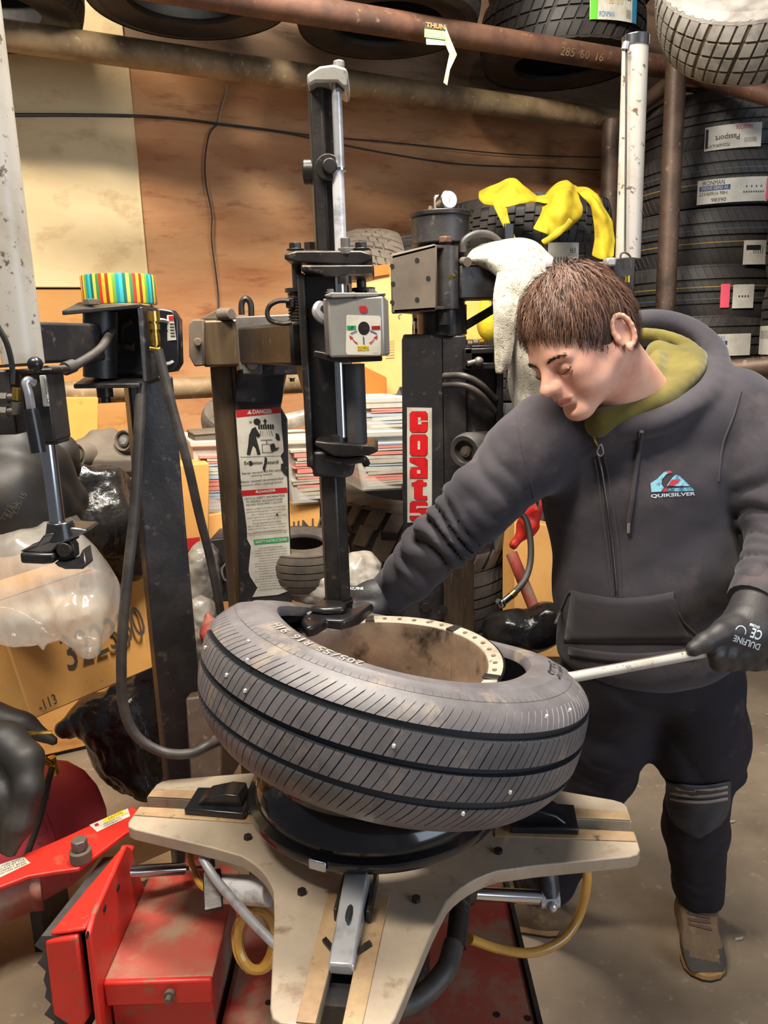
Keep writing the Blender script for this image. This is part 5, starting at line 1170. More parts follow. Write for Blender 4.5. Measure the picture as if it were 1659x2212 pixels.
lipm = (np.abs(cen[:, 2]+.0690) < .0085-.18*np.abs(cen[:, 1])**1.0*.8) & (cen[:, 0] > .092) & (np.abs(cen[:, 1]) < .021); mi[lipm] = 1
body = npmesh('body', h2w(V), Fq, ['skin', 'lip'], per, ORG[per.name]); body.data.polygons.foreach_set('material_index', mi); body['label'] = 'face looking down, light skin'
hv = BVHTree.FromPolygons([tuple(x) for x in V], [tuple(int(i) for i in q_) for q_ in Fq])
# ---- hair
g = SDF((-.135, -.110, -.085), (.125, .110, .160), .0034)
g.ell((-.012, 0, .042), (.111, .0865, .100), k=.01); g.ell((-.050, 0, .0), (.072, .078, .075), k=.03)
g.half((.029*.75, 0, -.029*.66), (.75, 0, -.66), .012); g.half((0, 0, -.062), (.25, 0, -1), .01)
for s in (-1, 1): g.ell((-.025, s*.090, -.020), (.027, .022, .040), k=.012, sub=True)
V, Fq = g.mesh(2)
rr = np.random.default_rng(5)
def hairlump(V):
    a = np.arctan2(V[:, 1], V[:, 0]+.03); return V*(1+.010*np.sin(a*17+V[:, 2]*40+2*np.sin(V[:, 0]*60))[:, None])
V = hairlump(V)
hair = npmesh('hair', h2w(V), Fq, 'hair_dark', per, ORG[per.name], 'short brown hair')
crown = np.array((-.045, .0, .135)); sv = []; sf = []; smi = []
cenF = V[Fq].mean(1); nrm = np.cross(V[Fq[:, 1]]-V[Fq[:, 0]], V[Fq[:, 2]]-V[Fq[:, 0]]); nrm /= np.linalg.norm(nrm, axis=1)[:, None]+1e-9
outw = (nrm*(cenF-np.array((-.012, 0, .03)))).sum(1) > .02; pool = np.nonzero(outw)[0]
for i in rr.choice(pool, 8500):
    if abs(cenF[i][0]+.020) < .032 and cenF[i][2] < .036 and abs(cenF[i][1]) > .05 and rr.uniform() < .93: continue
    p = cenF[i]+rr.normal(0, .0012, 3); n_ = nrm[i]; dr = p-crown; dr = dr/np.linalg.norm(dr)+np.array((.35, 0, -.45)); dr -= n_*(dr@n_); dr /= np.linalg.norm(dr)+1e-9
    sd = np.cross(dr, n_); dr = dr+sd*rr.normal(0, .16); L_ = rr.uniform(.016, .034); w_ = .0009
    lift = rr.uniform(.002, .008)
    pts = [p-n_*.001, p+dr*L_*.5+n_*lift*.8, p+dr*L_-n_*(.001)+n_*lift*.5+np.array((0, 0, -.004))]
    b0_ = len(sv)
    for k_, pp in enumerate(pts):
        ww = w_*(1-.42*k_); sv += [pp-sd*ww, pp+sd*ww]
    sf += [(b0_, b0_+1, b0_+3, b0_+2), (b0_+2, b0_+3, b0_+5, b0_+4)]; m_i = int(rr.choice(3, p=[.5, .28, .22])); smi += [m_i, m_i]
st = npmesh('hair_strands', h2w(np.array(sv)), np.array(sf), ['hair_mid', 'hair_dark', 'hair_light'], hair, ORG[per.name], None, 'stuff'); st.data.polygons.foreach_set('material_index', np.array(smi, np.int32))
# eyebrows and lashes
sv = []; sf = []
for s in (-1, 1):
    for i in range(170):
        t = rr.uniform(); y = .014+.038*t; q_ = np.array((.13, s*y, .008+.006*math.sin(t*2.6)+rr.normal(0, .0018)))
        loc, nn_, _, _ = hv.ray_cast(Vector(q_), Vector((-1, 0, 0)))
        if loc is None: continue
        p = np.array(loc); d_ = np.array((-.25*t, s*.9, .35-.6*t)); d_ /= np.linalg.norm(d_); b0_ = len(sv); w_ = np.array((0, 0, .0006))
        sv += [p-w_, p+w_, p+d_*.007+np.array((.001, 0, 0))]; sf.append((b0_, b0_+1, b0_+2))
npmesh('eyebrows', h2w(np.array(sv)), np.array(sf), 'brow_hair', per, ORG[per.name], None, 'stuff')
for s in (-1, 1):
    q = M(); q.tube([h2w(np.array(p)) for p in [(.0925, s*.0195, -.0155), (.0935, s*.027, -.0185), (.0925, s*.036, -.0185), (.0895, s*.045, -.0165), (.085, s*.0515, -.013)]], lambda t: .0011+.0006*math.sin(t*PI), 6, 4); q.build('eyelash', 'brow_hair', per)
# ---- hoodie
def fold(N, A, ph, sk=1.2, t0=0, t1=1):
    def f_(t, e, X):
        a = np.arctan2(e[..., 2], e[..., 0]*.7+e[..., 1]*.7)
        env = np.clip((t-t0)/.12, 0, 1)*np.clip((t1-t)/.06, 0, 1)
        w1 = np.sin(2*PI*N*t+ph+sk*np.sin(a+.6)+.8*np.sin(2.0*a+1)+.9*np.sin(X[..., 0]*34+X[..., 2]*25)+.7*np.sin(X[..., 1]*43-X[..., 0]*21)); w1 = np.abs(w1)**.65*1.3-.75
        return A*env*w1*(.62+.38*np.sin(a*1.0-1.29))*(.68+.32*np.sin(X[..., 0]*29+X[..., 2]*37+X[..., 1]*17))
    return f_
lo = P(780, 1300, 1.62); 
g = SDF((-.06, 1.02, .78), (.95, 1.78, 1.62), .0056)
sh_r, sh_l = P(1180, 940, 1.49), P(1585, 888, 1.50)
ch = P(1375, 1050, 1.53); be = P(1392, 1250, 1.57); he = P(1400, 1385, 1.60)
yr = rotz(math.radians(-8)); Rn = np.array(yr)
g.ell(ch, (.190, .125, .20), Rn, .04); g.ell(be, (.190, .140, .20), Rn, .05); g.ell(he, (.186, .140, .10), Rn, .04)
g.cap(sh_r+Vector((.02, .01, -.015)), sh_l+Vector((-.03, .01, -.01)), .080, .082, k=.05)
g.cap(P(1395, 965, 1.54), ch, .085, .12, k=.05)
# right sleeve (towards the mount head)
A1, A2, A3, A4 = P(1135, 985, 1.47), P(1030, 1092, 1.47), P(890, 1238, 1.54), P(838, 1286, 1.57)
g.cap(sh_r, A1, .083, .080, k=.03); g.cap(A1, A2, .078, .068, k=.02, fold=fold(1.3, .009, .5)); g.cap(A2, A3, .068, .050, k=.014, fold=fold(3.0, .027, 1.1, 1.5, -.1, 1.15)); g.cap(A3, P(868, 1258, 1.555), .052, .047, k=.012)
# left sleeve
B1, B2, B3 = P(1640, 1000, 1.47), P(1705, 1150, 1.44), P(1640, 1290, 1.37)
g.cap(sh_l, B1, .082, .076, k=.03); g.cap(B1, B2, .076, .070, k=.02, fold=fold(1.6, .010, .2)); g.cap(B2, P(1655, 1262, 1.385), .068, .054, k=.015, fold=fold(2.6, .015, 2.0, 1.2, -.1, 1.1))
# hood bulk
g.ell(P(1452, 822, 1.53), (.098, .085, .060), k=.03); g.cap(P(1300, 930, 1.42), P(1500, 905, 1.47), .035, .05, k=.04)
g.ell(P(1425, 795, 1.49), (.088, .12, .062), np.array(rotz(-.3)), k=.015, sub=True); g.ell(P(1370, 850, 1.42), (.07, .08, .038), k=.015, sub=True)
g.cap(P(1283, 960, 1.33), P(1310, 890, 1.36), .010, .034, k=.01, sub=True)
hood = [(1316, 925, 1.385), (1400, 916, 1.385), (1470, 890, 1.40), (1528, 850, 1.44), (1552, 800, 1.50), (1537, 750, 1.56), (1490, 712, 1.60), (1430, 694, 1.62), (1370, 698, 1.63), (1310, 730, 1.64)]
hp_ = crom([P(*a) for a in hood], 3)
for i in range(len(hp_)-1): g.cap(hp_[i], hp_[i+1], .020, k=.014)
# long soft body folds
for (a_, b_, r_) in [((1205, 1010, 1.385), (1235, 1180, 1.41), .012), ((1535, 1010, 1.35), (1556, 1190, 1.38), .014), ((1170, 1200, 1.45), (1250, 1235, 1.42), .008), ((1262, 1010, 1.375), (1240, 1130, 1.39), .007)]:
    g.cap(P(*a_), P(*b_), r_, k=.035, sub=True)
g.half(np.array(he)+np.array((0, 0, -.062)), (0, .1, -1), .01)
def hd(V):
    n1 = pnoise(V, 26, 3, 2); n2 = pnoise(V, 60, 4, 1)
    c_ = np.array(ch); o_ = V-np.array((c_[0], c_[1], 0)); o_[:, 2] = 0; o_ /= np.linalg.norm(o_, axis=1)[:, None]+1e-6
    n3 = pnoise(V*np.array((1, 1, .55)), 13, 12, 1, True)*np.clip((1.22-V[:, 2])/.25, .15, 1)*np.clip((V[:, 0]-.25)/.1, 0, 1)
    return V+o_*(n1*.0022+n2*.0008+n3*.0055)[:, None]
hoodie = g.build('hoodie', 'hoodie', per, 1, 'charcoal zip hoodie with small chest print', hd)
def bvh_of(o):
    me = o.data; off = ORG[per.name]; return BVHTree.FromPolygons([v.co+off for v in me.vertices], [tuple(p.vertices) for p in me.polygons])
hb = bvh_of(hoodie)
def on(b, u, v, lift=.0, dflt=1.4):
    d_ = ray(u, v).normalized(); loc, n_, _, _ = b.ray_cast(CAM, d_)
    if loc is None: return P(u, v, dflt)
    return loc-d_*lift
def tube_on(b, name, m, px, r, lift, par=per, n=8):
    pts = []
    for i in range(len(px)-1):
        for k_ in range(5): t = k_/5; pts.append((px[i][0]*(1-t)+px[i+1][0]*t, px[i][1]*(1-t)+px[i+1][1]*t))
    pts.append(px[-1]); w_ = [on(b, u, v, lift) for u, v in pts]
    for _ in range(2): w_ = [w_[0]]+[(w_[i-1]+w_[i]*2+w_[i+1])/4 for i in range(1, len(w_)-1)]+[w_[-1]]
    q = M(); q.tube(w_, r, n, 0); return q.build(name, m, par)
tube_on(hb, 'zipper', 'dark_steel', [(1292, 985), (1300, 1020), (1312, 1100), (1322, 1170), (1330, 1260), (1334, 1310)], .0028, .001, hoodie)
tube_on(hb, 'placket_seam', 'hoodie', [(1304, 985), (1314, 1030), (1326, 1100), (1336, 1180), (1342, 1290)], .0022, .001, hoodie)
tube_on(hb, 'placket_seam', 'hoodie', [(1284, 990), (1292, 1030), (1302, 1100), (1312, 1180), (1322, 1290)], .0022, .001, hoodie)
tube_on(hb, 'zipper_edge', 'brass', [(1266, 903), (1274, 925), (1285, 950), (1294, 968)], .0022, .003, hoodie)
zp = on(hb, 1297, 966, .006)
q = M(); q.tube([zp+up*.006, zp+up*.001+AR*.003, zp-up*.010+AR*.0055, zp-up*.016, zp-up*.010-AR*.0055, zp+up*.001-AR*.003, zp+up*.006], .0016, 6, 4); q.build('zipper_pull', 'chrome_worn', hoodie)
ds = tube_on(hb, 'drawstring', 'hoodie', [(1386, 932), (1382, 960), (1374, 1020), (1366, 1080), (1358, 1128)], .0040, .004, hoodie)
a_, b_ = on(hb, 1358, 1128, .004), on(hb, 1357, 1150, .004); q = M(); q.cyl(a_, b_, .0042, n=12); q.build('aglet', 'chrome', ds)
tube_on(hb, 'pocket_seam', 'hoodie', [(1200, 1345), (1215, 1310), (1229, 1276), (1260, 1284), (1310, 1293), (1332, 1300), (1350, 1294), (1400, 1293), (1455, 1290), (1462, 1320), (1476, 1345), (1505, 1372)], .0026, .001, hoodie)
tube_on(hb, 'shoulder_seam', 'hoodie', [(1600, 845), (1585, 900), (1560, 960), (1552, 1040)], .0022, .0005, hoodie)
tube_on(hb, 'shoulder_seam', 'hoodie', [(1115, 900), (1125, 960), (1148, 1040), (1152, 1075)], .0022, .0005, hoodie)
# pocket panel, lifted off the cloth
def patch(b, name, m, rows, lift, par, th=.002):
    q = M(); n = len(rows[0]); vs = [on(b, u, v, lift) for r_ in rows for u, v in r_]
    q.add(vs, [(i*n+j, i*n+j+1, (i+1)*n+j+1, (i+1)*n+j) for i in range(len(rows)-1) for j in range(n-1)])
    o = q.build(name, m, par, fixn=False); s_ = o.modifiers.new('s', 'SOLIDIFY'); s_.thickness = th; s_.offset = 0; return o
rows = []
for i in range(7):
    t = i/6; vl = 1278+110*t; l = 1234-16*t; r_ = 1455+45*t*t; rows.append([(l+(r_-l)*j/12, vl+14*math.sin(PI*j/12)*(1-t)) for j in range(13)])
patch(hb, 'front_pocket', 'hoodie', rows, .003, hoodie)
# ribbed waistband
rows = [[(1228+ (1500-1228)*j/14, 1398+18*i/3-10*math.sin(PI*j/14)*0+14*math.sin(PI*j/14)) for j in range(15)] for i in range(4)]
patch(hb, 'waistband', 'hoodie', rows, .004, hoodie, .004)
# chest print
lg = M()
def lpoly(m, pts, nm, lift=.0018):
    q = M(); q.add([on(hb, u, v, lift) for u, v in pts], [tuple(range(len(pts)))]); return q.build(nm, m, hoodie, fixn=False)
lpoly('logo_blue', [(1405, 1044), (1420, 1034), (1434, 1020), (1441, 1017), (1452, 1021), (1440, 1024), (1430, 1036), (1429, 1046), (1434, 1054), (1428, 1062), (1407, 1063)], 'chest_print')
lpoly('logo_red', [(1438, 1018), (1446, 1016), (1453, 1020), (1444, 1022)], 'chest_print', .0024)
lpoly('logo_blue', [(1440, 1049), (1452, 1032), (1460, 1025), (1469, 1029), (1485, 1044), (1491, 1050), (1465, 1050)], 'chest_print')
lpoly('logo_red', [(1442, 1050), (1450, 1038), (1458, 1035), (1464, 1038), (1470, 1033), (1466, 1042), (1456, 1048)], 'chest_print', .0024)
lpoly('logo_blue', [(1436, 1062), (1446, 1055), (1494, 1052), (1500, 1060)], 'chest_print')
lpoly('logo_red', [(1430, 1062), (1436, 1054), (1444, 1056), (1440, 1062)], 'chest_print', .0024)
v2, f2, tw_, th_ = text_geo('QUIKSILVER', .02)
q = M(); q.add([on(hb, 1454+a*(96/tw_), 1069.5-b*(9/th_)-a*(96/tw_)*.055, .0018) for a, b in v2], f2); q.build('chest_lettering', 'logo_white', hoodie, fixn=False, kind='stuff')
# ribbed cuffs
q = M(); q.tube([P(868, 1258, 1.555), P(852, 1272, 1.562), P(834, 1290, 1.57)], lambda t: .049-.006*t, 20, 3); q.build('cuff', 'hoodie', hoodie)
q = M(); q.tube([P(1655, 1262, 1.385), P(1640, 1285, 1.372), P(1628, 1306, 1.36)], lambda t: .055-.008*t, 20, 3); q.build('cuff', 'hoodie', hoodie)
# ---- olive inner hood and collar
g = SDF(tuple(P(1390, 850, 1.5)-Vector((.20, .20, .15))), tuple(P(1390, 850, 1.5)+Vector((.20, .24, .15))), .004)
ol = [(1300, 908, 1.375), (1350, 895, 1.385), (1410, 872, 1.40), (1462, 842, 1.43), (1500, 805, 1.47), (1508, 772, 1.52), (1480, 745, 1.565), (1430, 727, 1.59), (1375, 722, 1.60)]
hp_ = crom([P(*a) for a in ol], 3)
for i in range(len(hp_)-1): g.cap(hp_[i], hp_[i+1], .0125, k=.008)
cap_t = [(1290, 912, 1.39), (1345, 890, 1.42), (1390, 862, 1.45), (1425, 828, 1.48), (1440, 790, 1.53), (1420, 758, 1.57)]
o1, o2 = crom([P(*a) for a in ol[:6]], 4), crom([P(*a) for a in cap_t], 4)
for a_, b_ in zip(o1, o2): g.cap(a_, b_, .010, .015, k=.02); g.cap((a_+b_)/2-up*.012, b_-up*.01, .014, .016, k=.02)
hp2 = crom([P(*a) for a in cap_t], 3)
for i in range(len(hp2)-1): g.cap(hp2[i], hp2[i+1], .017, k=.014)
hp3 = crom([P(*a) for a in [(1330, 893, 1.405), (1375, 860, 1.425), (1410, 815, 1.46), (1420, 770, 1.52)]], 3)
for i in range(len(hp3)-1): g.cap(hp3[i], hp3[i+1], .014, k=.010)
g.ell(P(1400, 880, 1.47), (.07, .07, .035), k=.02)
g.build('inner_hood', 'olive', per, 1, 'olive hood of the sweatshirt underneath')
q = M(); q.tube([P(1384, 760, 1.425), P(1391, 785, 1.42), P(1390, 815, 1.418), P(1378, 845, 1.41)], .0014, 6, 4); q.build('neck_chain', 'chrome', per)
# ---- trousers
g = SDF((.08, 1.32, .02), (1.0, 2.32, .98), .0088)
hl, kl, al = P(1500, 1475, 1.66), P(1512, 1668, 1.80), P(1508, 1935, 2.03)
hr, kr, ar_ = P(1320, 1470, 1.68), P(1292, 1660, 1.84), P(1180, 1905, 2.06)
g.ell(P(1408, 1415, 1.62), (.180, .130, .12), k=.03)
g.cap(hl, P(1505, 1590, 1.74), .108, .106, k=.04); g.cap(P(1505, 1590, 1.74), P(1512, 1650, 1.80), .106, .088, k=.03, fold=fold(1.2, .008, .4, 1.0)); g.cap(kl, P(1505, 1790, 1.90), .075, .076, k=.02); g.cap(P(1505, 1790, 1.90), al, .074, .064, k=.02, fold=fold(2.3, .005, .4, 1.2, .35, 1.2))
g.cap(hr, P(1305, 1570, 1.76), .112, .100, k=.04); g.cap(P(1305, 1570, 1.76), kr, .098, .086, k=.03, fold=fold(2, .007, .2, 1.0)); g.cap(kr, ar_, .084, .072, k=.02, fold=fold(3, .008, .9, 1.0))
g.ell(P(1512, 1655, 1.80), (.098, .088, .030), k=.02)
g.half(P(1508, 1958, 2.0), (0, .3, -1), .01)
def td(V): return V+np.stack([pnoise(V, 22, 8, 2), pnoise(V, 22, 9, 2), 0*V[:, 0]], 1)*.0022+np.stack([pnoise(V*np.array((1, 1, .8)), 16, 18, 1, True)*.3, pnoise(V*np.array((1, 1, .8)), 16, 19, 2, True), 0*V[:, 0]], 1)*.005
trs = g.build('trousers', 'trousers', per, 2, None, td)
tb = bvh_of(trs)
# knee pad over the shin
kp = M(); n1, n2 = 20, 30; vs = []
for i in range(n1):
    t = i/(n1-1); v = 1690+112*t
    for j in range(n2):
        s_ = j/(n2-1)*2-1; hw = 66*(1 if t < .35 else math.sqrt(max(0, 1-((t-.35)/.66)**2)))+1.5
        u = 1509+s_*hw-2*t; vv = v+10*(1-s_*s_)-4
        vs.append(on(tb, u, vv, .006+.004*(1-s_*s_)+(.0022*math.sin(t*42) if t > .34 else 0)))
kp.add(vs, [(i*n2+j, i*n2+j+1, (i+1)*n2+j+1, (i+1)*n2+j) for i in range(n1-1) for j in range(n2-1)]); o = kp.build('knee_pad', 'kneepad', trs, fixn=False); o.modifiers.new('s', 'SOLIDIFY').thickness = .004
for v in (1697, 1709, 1722):
    rows = [[(1448+(1572-1448)*j/14, v+i*6+8*math.sin(PI*j/14)) for j in range(15)] for i in range(2)]; patch(tb, 'knee_stripe', 'kneepad_strip', rows, .021, trs, .002)
# ---- gloves
def glove(lo_, hi_, build_, lab):
    g = SDF(lo_, hi_, .0030); build_(g); return g.build('glove', 'glove', per, 2, lab)
def gl(g):
    k_ = .008
    g.cap(P(1640, 1290, 1.372), P(1618, 1345, 1.335), .041, .042, k=k_); g.ell(P(1606, 1368, 1.325), (.050, .034, .036), k=.02); g.cap(P(1570, 1375, 1.315), P(1640, 1385, 1.34), .030, .030, k=.015)
    g.chain([P(1590, 1358, 1.305), P(1556, 1368, 1.29), P(1522, 1388, 1.28), P(1498, 1402, 1.278)], [.022, .0175, .0155, .0130], k=.008)
    for i in range(4):
        x = 1550+27*i; dz = .012*i
        g.chain([P(x+8, 1385, 1.302+dz), P(x-2, 1412, 1.288+dz), P(x+2, 1432, 1.300+dz), P(x+16, 1432, 1.325+dz), P(x+22, 1418, 1.337+dz)], [.0165, .0150, .0140, .0130, .0115], k=.005)
c_ = P(1580, 1375, 1.32); glov = glove(tuple(c_-Vector((.12, .10, .09))), tuple(c_+Vector((.13, .13, .11))), gl, 'black work glove gripping the lever')
gb = bvh_of(glov)
q = M(); v2, f2, tw_, th_ = text_geo('DULFINE', .03); ca, sa = math.cos(math.radians(28)), math.sin(math.radians(28))
def gtx(q, s, u, v, w_, h_, ang, bold=.02):
    v2, f2, tw_, th_ = text_geo(s, bold); a0 = math.radians(ang); out = []
    for a, b in v2:
        x, y = a*w_/tw_, -b*h_/th_; out.append(on(gb, u+x*math.cos(a0)-y*math.sin(a0), v+x*math.sin(a0)+y*math.cos(a0), .001, 1.30))
    q.add(out, f2)
gtx(q, 'DULFINE', 1613, 1388, 60, 14, 200); gtx(q, 'CE', 1634, 1370, 24, 22, 200); gtx(q, 'EN388', 1630, 1352, 22, 6, 200)
for i in range(14):
    a0 = math.radians(200+180*i/13); a1 = math.radians(200+180*(i+1)/13)
    pa = [(1600+12*math.cos(a0), 1364+13*math.sin(a0)), (1600+12*math.cos(a1), 1364+13*math.sin(a1)), (1600+10*math.cos(a1), 1364+11*math.sin(a1)), (1600+10*math.cos(a0), 1364+11*math.sin(a0))]
    q.add([on(gb, u, v, .001, 1.3) for u, v in pa], [(0, 1, 2, 3)])
q.build('glove_print', 'logo_white', glov, fixn=False, kind='stuff')
def gr_(g):
    g.cap(P(845, 1280, 1.565), P(812, 1292, 1.56), .036, .038, k=.008); g.ell(P(800, 1295, 1.555), (.046, .034, .034), k=.015)
    for i in range(4):
        v = 1278+13*i; dz = -.018*i
        g.chain([P(785, v, 1.575+dz), P(758, v+4, 1.575+dz), P(738, v+16, 1.56+dz), P(728, v+30, 1.54+dz)], [.0150, .0140, .0130, .0115], k=.005)
    g.chain([P(815, 1312, 1.53), P(790, 1322, 1.515), P(768, 1326, 1.51)], [.017, .015, .0125], k=.008)
c_ = P(790, 1295, 1.55); g2 = glove(tuple(c_-Vector((.10, .10, .08))), tuple(c_+Vector((.10, .10, .09))), gr_, 'black work glove behind the hexagonal slide')
g2b = bvh_of(g2); gb = g2b; q = M(); gtx(q, 'DULFINE', 768, 1271, 34, 6, 0); q.build('glove_print', 'logo_white', g2, fixn=False, kind='stuff')
# ---- boots
def boot(toe, heel, shaft, lab, laces=True):
    toe, heel = Vector(toe), Vector(heel); ax = (toe-heel); L_ = ax.length; ax.normalize(); sx_ = Vector((ax.y, -ax.x, 0)); W = .052
    def bp(a, s, z): return heel+ax*(a*L_)+sx_*s+up*z
    out = [(0.0, .0), (.03, .028), (.12, .036), (.35, .036), (.55, .046), (.72, .053), (.86, .048), (.95, .034), (1.0, .010)]
    ring = [(a, s) for a, s in out]+[(a, -s) for a, s in out[::-1][:]]
    q = M(); q.slab([bp(a, s, .006) for a, s in ring], up*.018); so = q.build('boot_sole', 'boot_sole', per, bevel=.004, label=lab+' sole')
    q = M(); q.slab([bp(a*.985+.005, s*.97, .0005) for a, s in ring], up*.007); q.build('sole_tread', 'sole_dark', so)
    g = SDF(tuple(min(toe[i], heel[i])-.10 if i < 2 else .01 for i in range(3)), tuple(max(toe[i], heel[i])+.12 if i < 2 else .30 for i in range(3)), .004)
    for a, z, rx, rz_ in ((.10, .045, .036, .042), (.28, .058, .037, .055), (.48, .056, .041, .050), (.66, .046, .047, .040), (.82, .040, .046, .034), (.92, .034, .034, .026)):
        c_ = bp(a, 0, z); rot = np.array([sx_, ax, up]).T; g.ell(c_, (rx, .058, rz_), rot, .03)
    g.cap(bp(.22, 0, .07), Vector(shaft), .046, .052, k=.03)
    g.half(bp(0, 0, .022), (0, 0, -1), .004)
    g.half(Vector(shaft), (Vector(shaft)-bp(.22, 0, .07)).normalized(), .004)
    ob = g.build('boot', 'boot_leather', per, 2, lab); bb = bvh_of(ob)
    me_ = ob.data; me_.materials.append(MATS['boot_dark']); off_ = ORG[per.name]
    for p_ in me_.polygons:
        c_ = p_.center+off_; al_ = (c_-heel).dot(ax)/L_; ww_ = abs((c_-heel).dot(sx_))
        if al_ > .50 and c_.z < .048+.012*(1-al_) and (al_ > .86 or ww_ > .036+.10*(.86-al_)*0): p_.material_index = 1
    if laces:
        for i in range(5):
            a = .34+.055*i; pts = []
            for k_ in range(9):
                s = (k_/8*2-1)*.026; o_ = bp(a+(.018 if i % 2 else -.012)*(k_/8-.5), s, .3); loc, _, _, _ = bb.ray_cast(o_, Vector((0, 0, -1))); 
                if loc: pts.append(loc+up*.003)
            if len(pts) > 3: q = M(); q.tube(pts, .0034, 8, 2); q.build('lace', 'lace', ob)
    return ob
boot(PZ(1526, 2124, 0), PZ(1500, 2000, 0)+Vector((0, .03, 0)), P(1508, 1948, 2.01), 'brown suede work boot with laces')
boot(PZ(1100, 1985, 0)+Vector((-.13, .02, 0)), PZ(1212, 2012, 0), P(1185, 1930, 2.06), 'dark dusty work boot behind the machine', False)
# ================================================================== lever bar held in the hand
a_, b_ = P(1172, 1475, 1.235), P(1640, 1387, 1.318); dl_ = (b_-a_).normalized()
pb2 = thing('tire_lever', 'long bare steel tire lever levered under the bead', 'tool', tuple(a_))
q = M(); q.tube([a_+dl_*.02, a_+dl_*.06, b_], lambda t: .0060+.003*min(1, t*3), 14, 3); q.build('lever_shaft', 'white_tube', pb2)
q = M(); q.tube([a_+dl_*.05+up*.0075, a_+dl_*.2+up*.0085, a_+dl_*.28+up*.0085], .0016, 6, 3); q.build('lever_groove', 'dusty_plastic', pb2)
x_, y_, z_ = basis(dl_)
q = M(); q.slab([a_-dl_*.012-x_*.007, a_+dl_*.035-x_*.009, a_+dl_*.035+x_*.009, a_-dl_*.012+x_*.007], y_*.004); q.build('lever_tip', 'white_tube', pb2, bevel=.0015)
# ================================================================== soft goods and clutter
def ndisp(V, Fq, amp):
    n = np.zeros_like(V); fn_ = np.cross(V[Fq[:, 2]]-V[Fq[:, 0]], V[Fq[:, 3]]-V[Fq[:, 1]])
    for k in range(4): np.add.at(n, Fq[:, k], fn_)
    n /= np.linalg.norm(n, axis=1)[:, None]+1e-9
    return V+n*np.asarray(amp)[:, None]
def blob(name, m, label, cat, prims, res, amp=0, fr=20, seed=1, ridged=True, smooth=1, amp2=0, fr2=60, group=None, zs=1.0):
    """prims: ('e', u, v, d, (rx, ry, rz)[, rot]) or ('c', [(u, v, d)...], [radii])"""
    pts = []
    for p in prims:
        if p[0] == 'e': c = P(*p[1:4]); r = max(p[4]); pts += [c-Vector((r, r, r)), c+Vector((r, r, r))]
        else:
            for a, r in zip(p[1], p[2]): c = P(*a); pts += [c-Vector((r, r, r)), c+Vector((r, r, r))]
    mg = .02+amp+amp2; lo = [min(p[i] for p in pts)-mg for i in range(3)]; hi = [max(p[i] for p in pts)+mg for i in range(3)]
    g = SDF(lo, hi, res)
    for p in prims:
        if p[0] == 'e': g.ell(P(*p[1:4]), p[4], p[5] if len(p) > 5 else None, k=.02)
        else: g.chain([P(*a) for a in p[1]], p[2], k=.015)
    V, Fq = g.mesh(smooth)
    Q = V*np.array((1, 1, zs))
    if amp: V = ndisp(V, Fq, amp*pnoise(Q, fr, seed, 2, ridged)+(amp2*pnoise(Q, fr2, seed+7, 2, True) if amp2 else 0))
    c = Vector(((lo[0]+hi[0])/2, (lo[1]+hi[1])/2, lo[2])); o = npmesh(name, V, Fq, m, None, c); o.location = c; ORG[o.name] = c
    return tag(o, label, cat, group)
def sheet(name, m, ctrl, th, seed, amp=.004, fr=40, parent=None, label=None, cat=None, n=5):
    """thin cloth through a grid of (u, v, d) control points"""
    rows = [crom([P(*p) for p in r], n) for r in ctrl]; cols = list(zip(*rows)); cols = [crom(list(c), n) for c in cols]
    nu, nv = len(cols), len(cols[0]); V = np.array([tuple(p) for c in cols for p in c]); V = V+np.stack([pnoise(V, fr, seed, 2)*amp*.5, pnoise(V, fr, seed+1, 2, True)*amp, pnoise(V, fr, seed+2, 2)*amp*.4], 1)
    Fq = np.array([(i*nv+j, (i+1)*nv+j, (i+1)*nv+j+1, i*nv+j+1) for i in range(nu-1) for j in range(nv-1)])
    c = Vector(V.mean(0)); c.z = V[:, 2].min()
    if parent is not None: o = npmesh(name, V, Fq, m, parent, ORG[parent.name], label)
    else: o = npmesh(name, V, Fq, m, None, c); o.location = c; ORG[o.name] = c; tag(o, label, cat)
    s_ = o.modifiers.new('solid', 'SOLIDIFY'); s_.thickness = th; s_.offset = 0; sb_ = o.modifiers.new('sub', 'SUBSURF'); sb_.levels = 1; sb_.render_levels = 1
    return o
# towel over the right assist arm: a wide drape whose left corner lifts, with two hanging folds
tw_o = sheet('towel', 'towel', [
    [(1125, 560, 1.86), (1150, 552, 1.84), (1185, 560, 1.82), (1205, 580, 1.82)],
    [(1040, 532, 1.76), (1100, 518, 1.74), (1150, 522, 1.74), (1195, 556, 1.75)],
    [(1008, 560, 1.69), (1075, 556, 1.67), (1140, 570, 1.66), (1200, 610, 1.70)],
    [(1036, 576, 1.70), (1090, 592, 1.65), (1150, 640, 1.64), (1192, 700, 1.69)],
    [(1085, 600, 1.70), (1118, 680, 1.65), (1155, 760, 1.64), (1188, 800, 1.70)],
    [(1098, 720, 1.71), (1122, 800, 1.67), (1150, 870, 1.66), (1182, 910, 1.71)],
    [(1102, 830, 1.72), (1124, 900, 1.69), (1148, 980, 1.68), (1172, 1010, 1.72)],
    [(1128, 960, 1.73), (1140, 1020, 1.71), (1150, 1070, 1.71), (1162, 1105, 1.74)]], .007, 4, .007, 34, None, 'white terry towel draped over the right assist arm', 'towel')
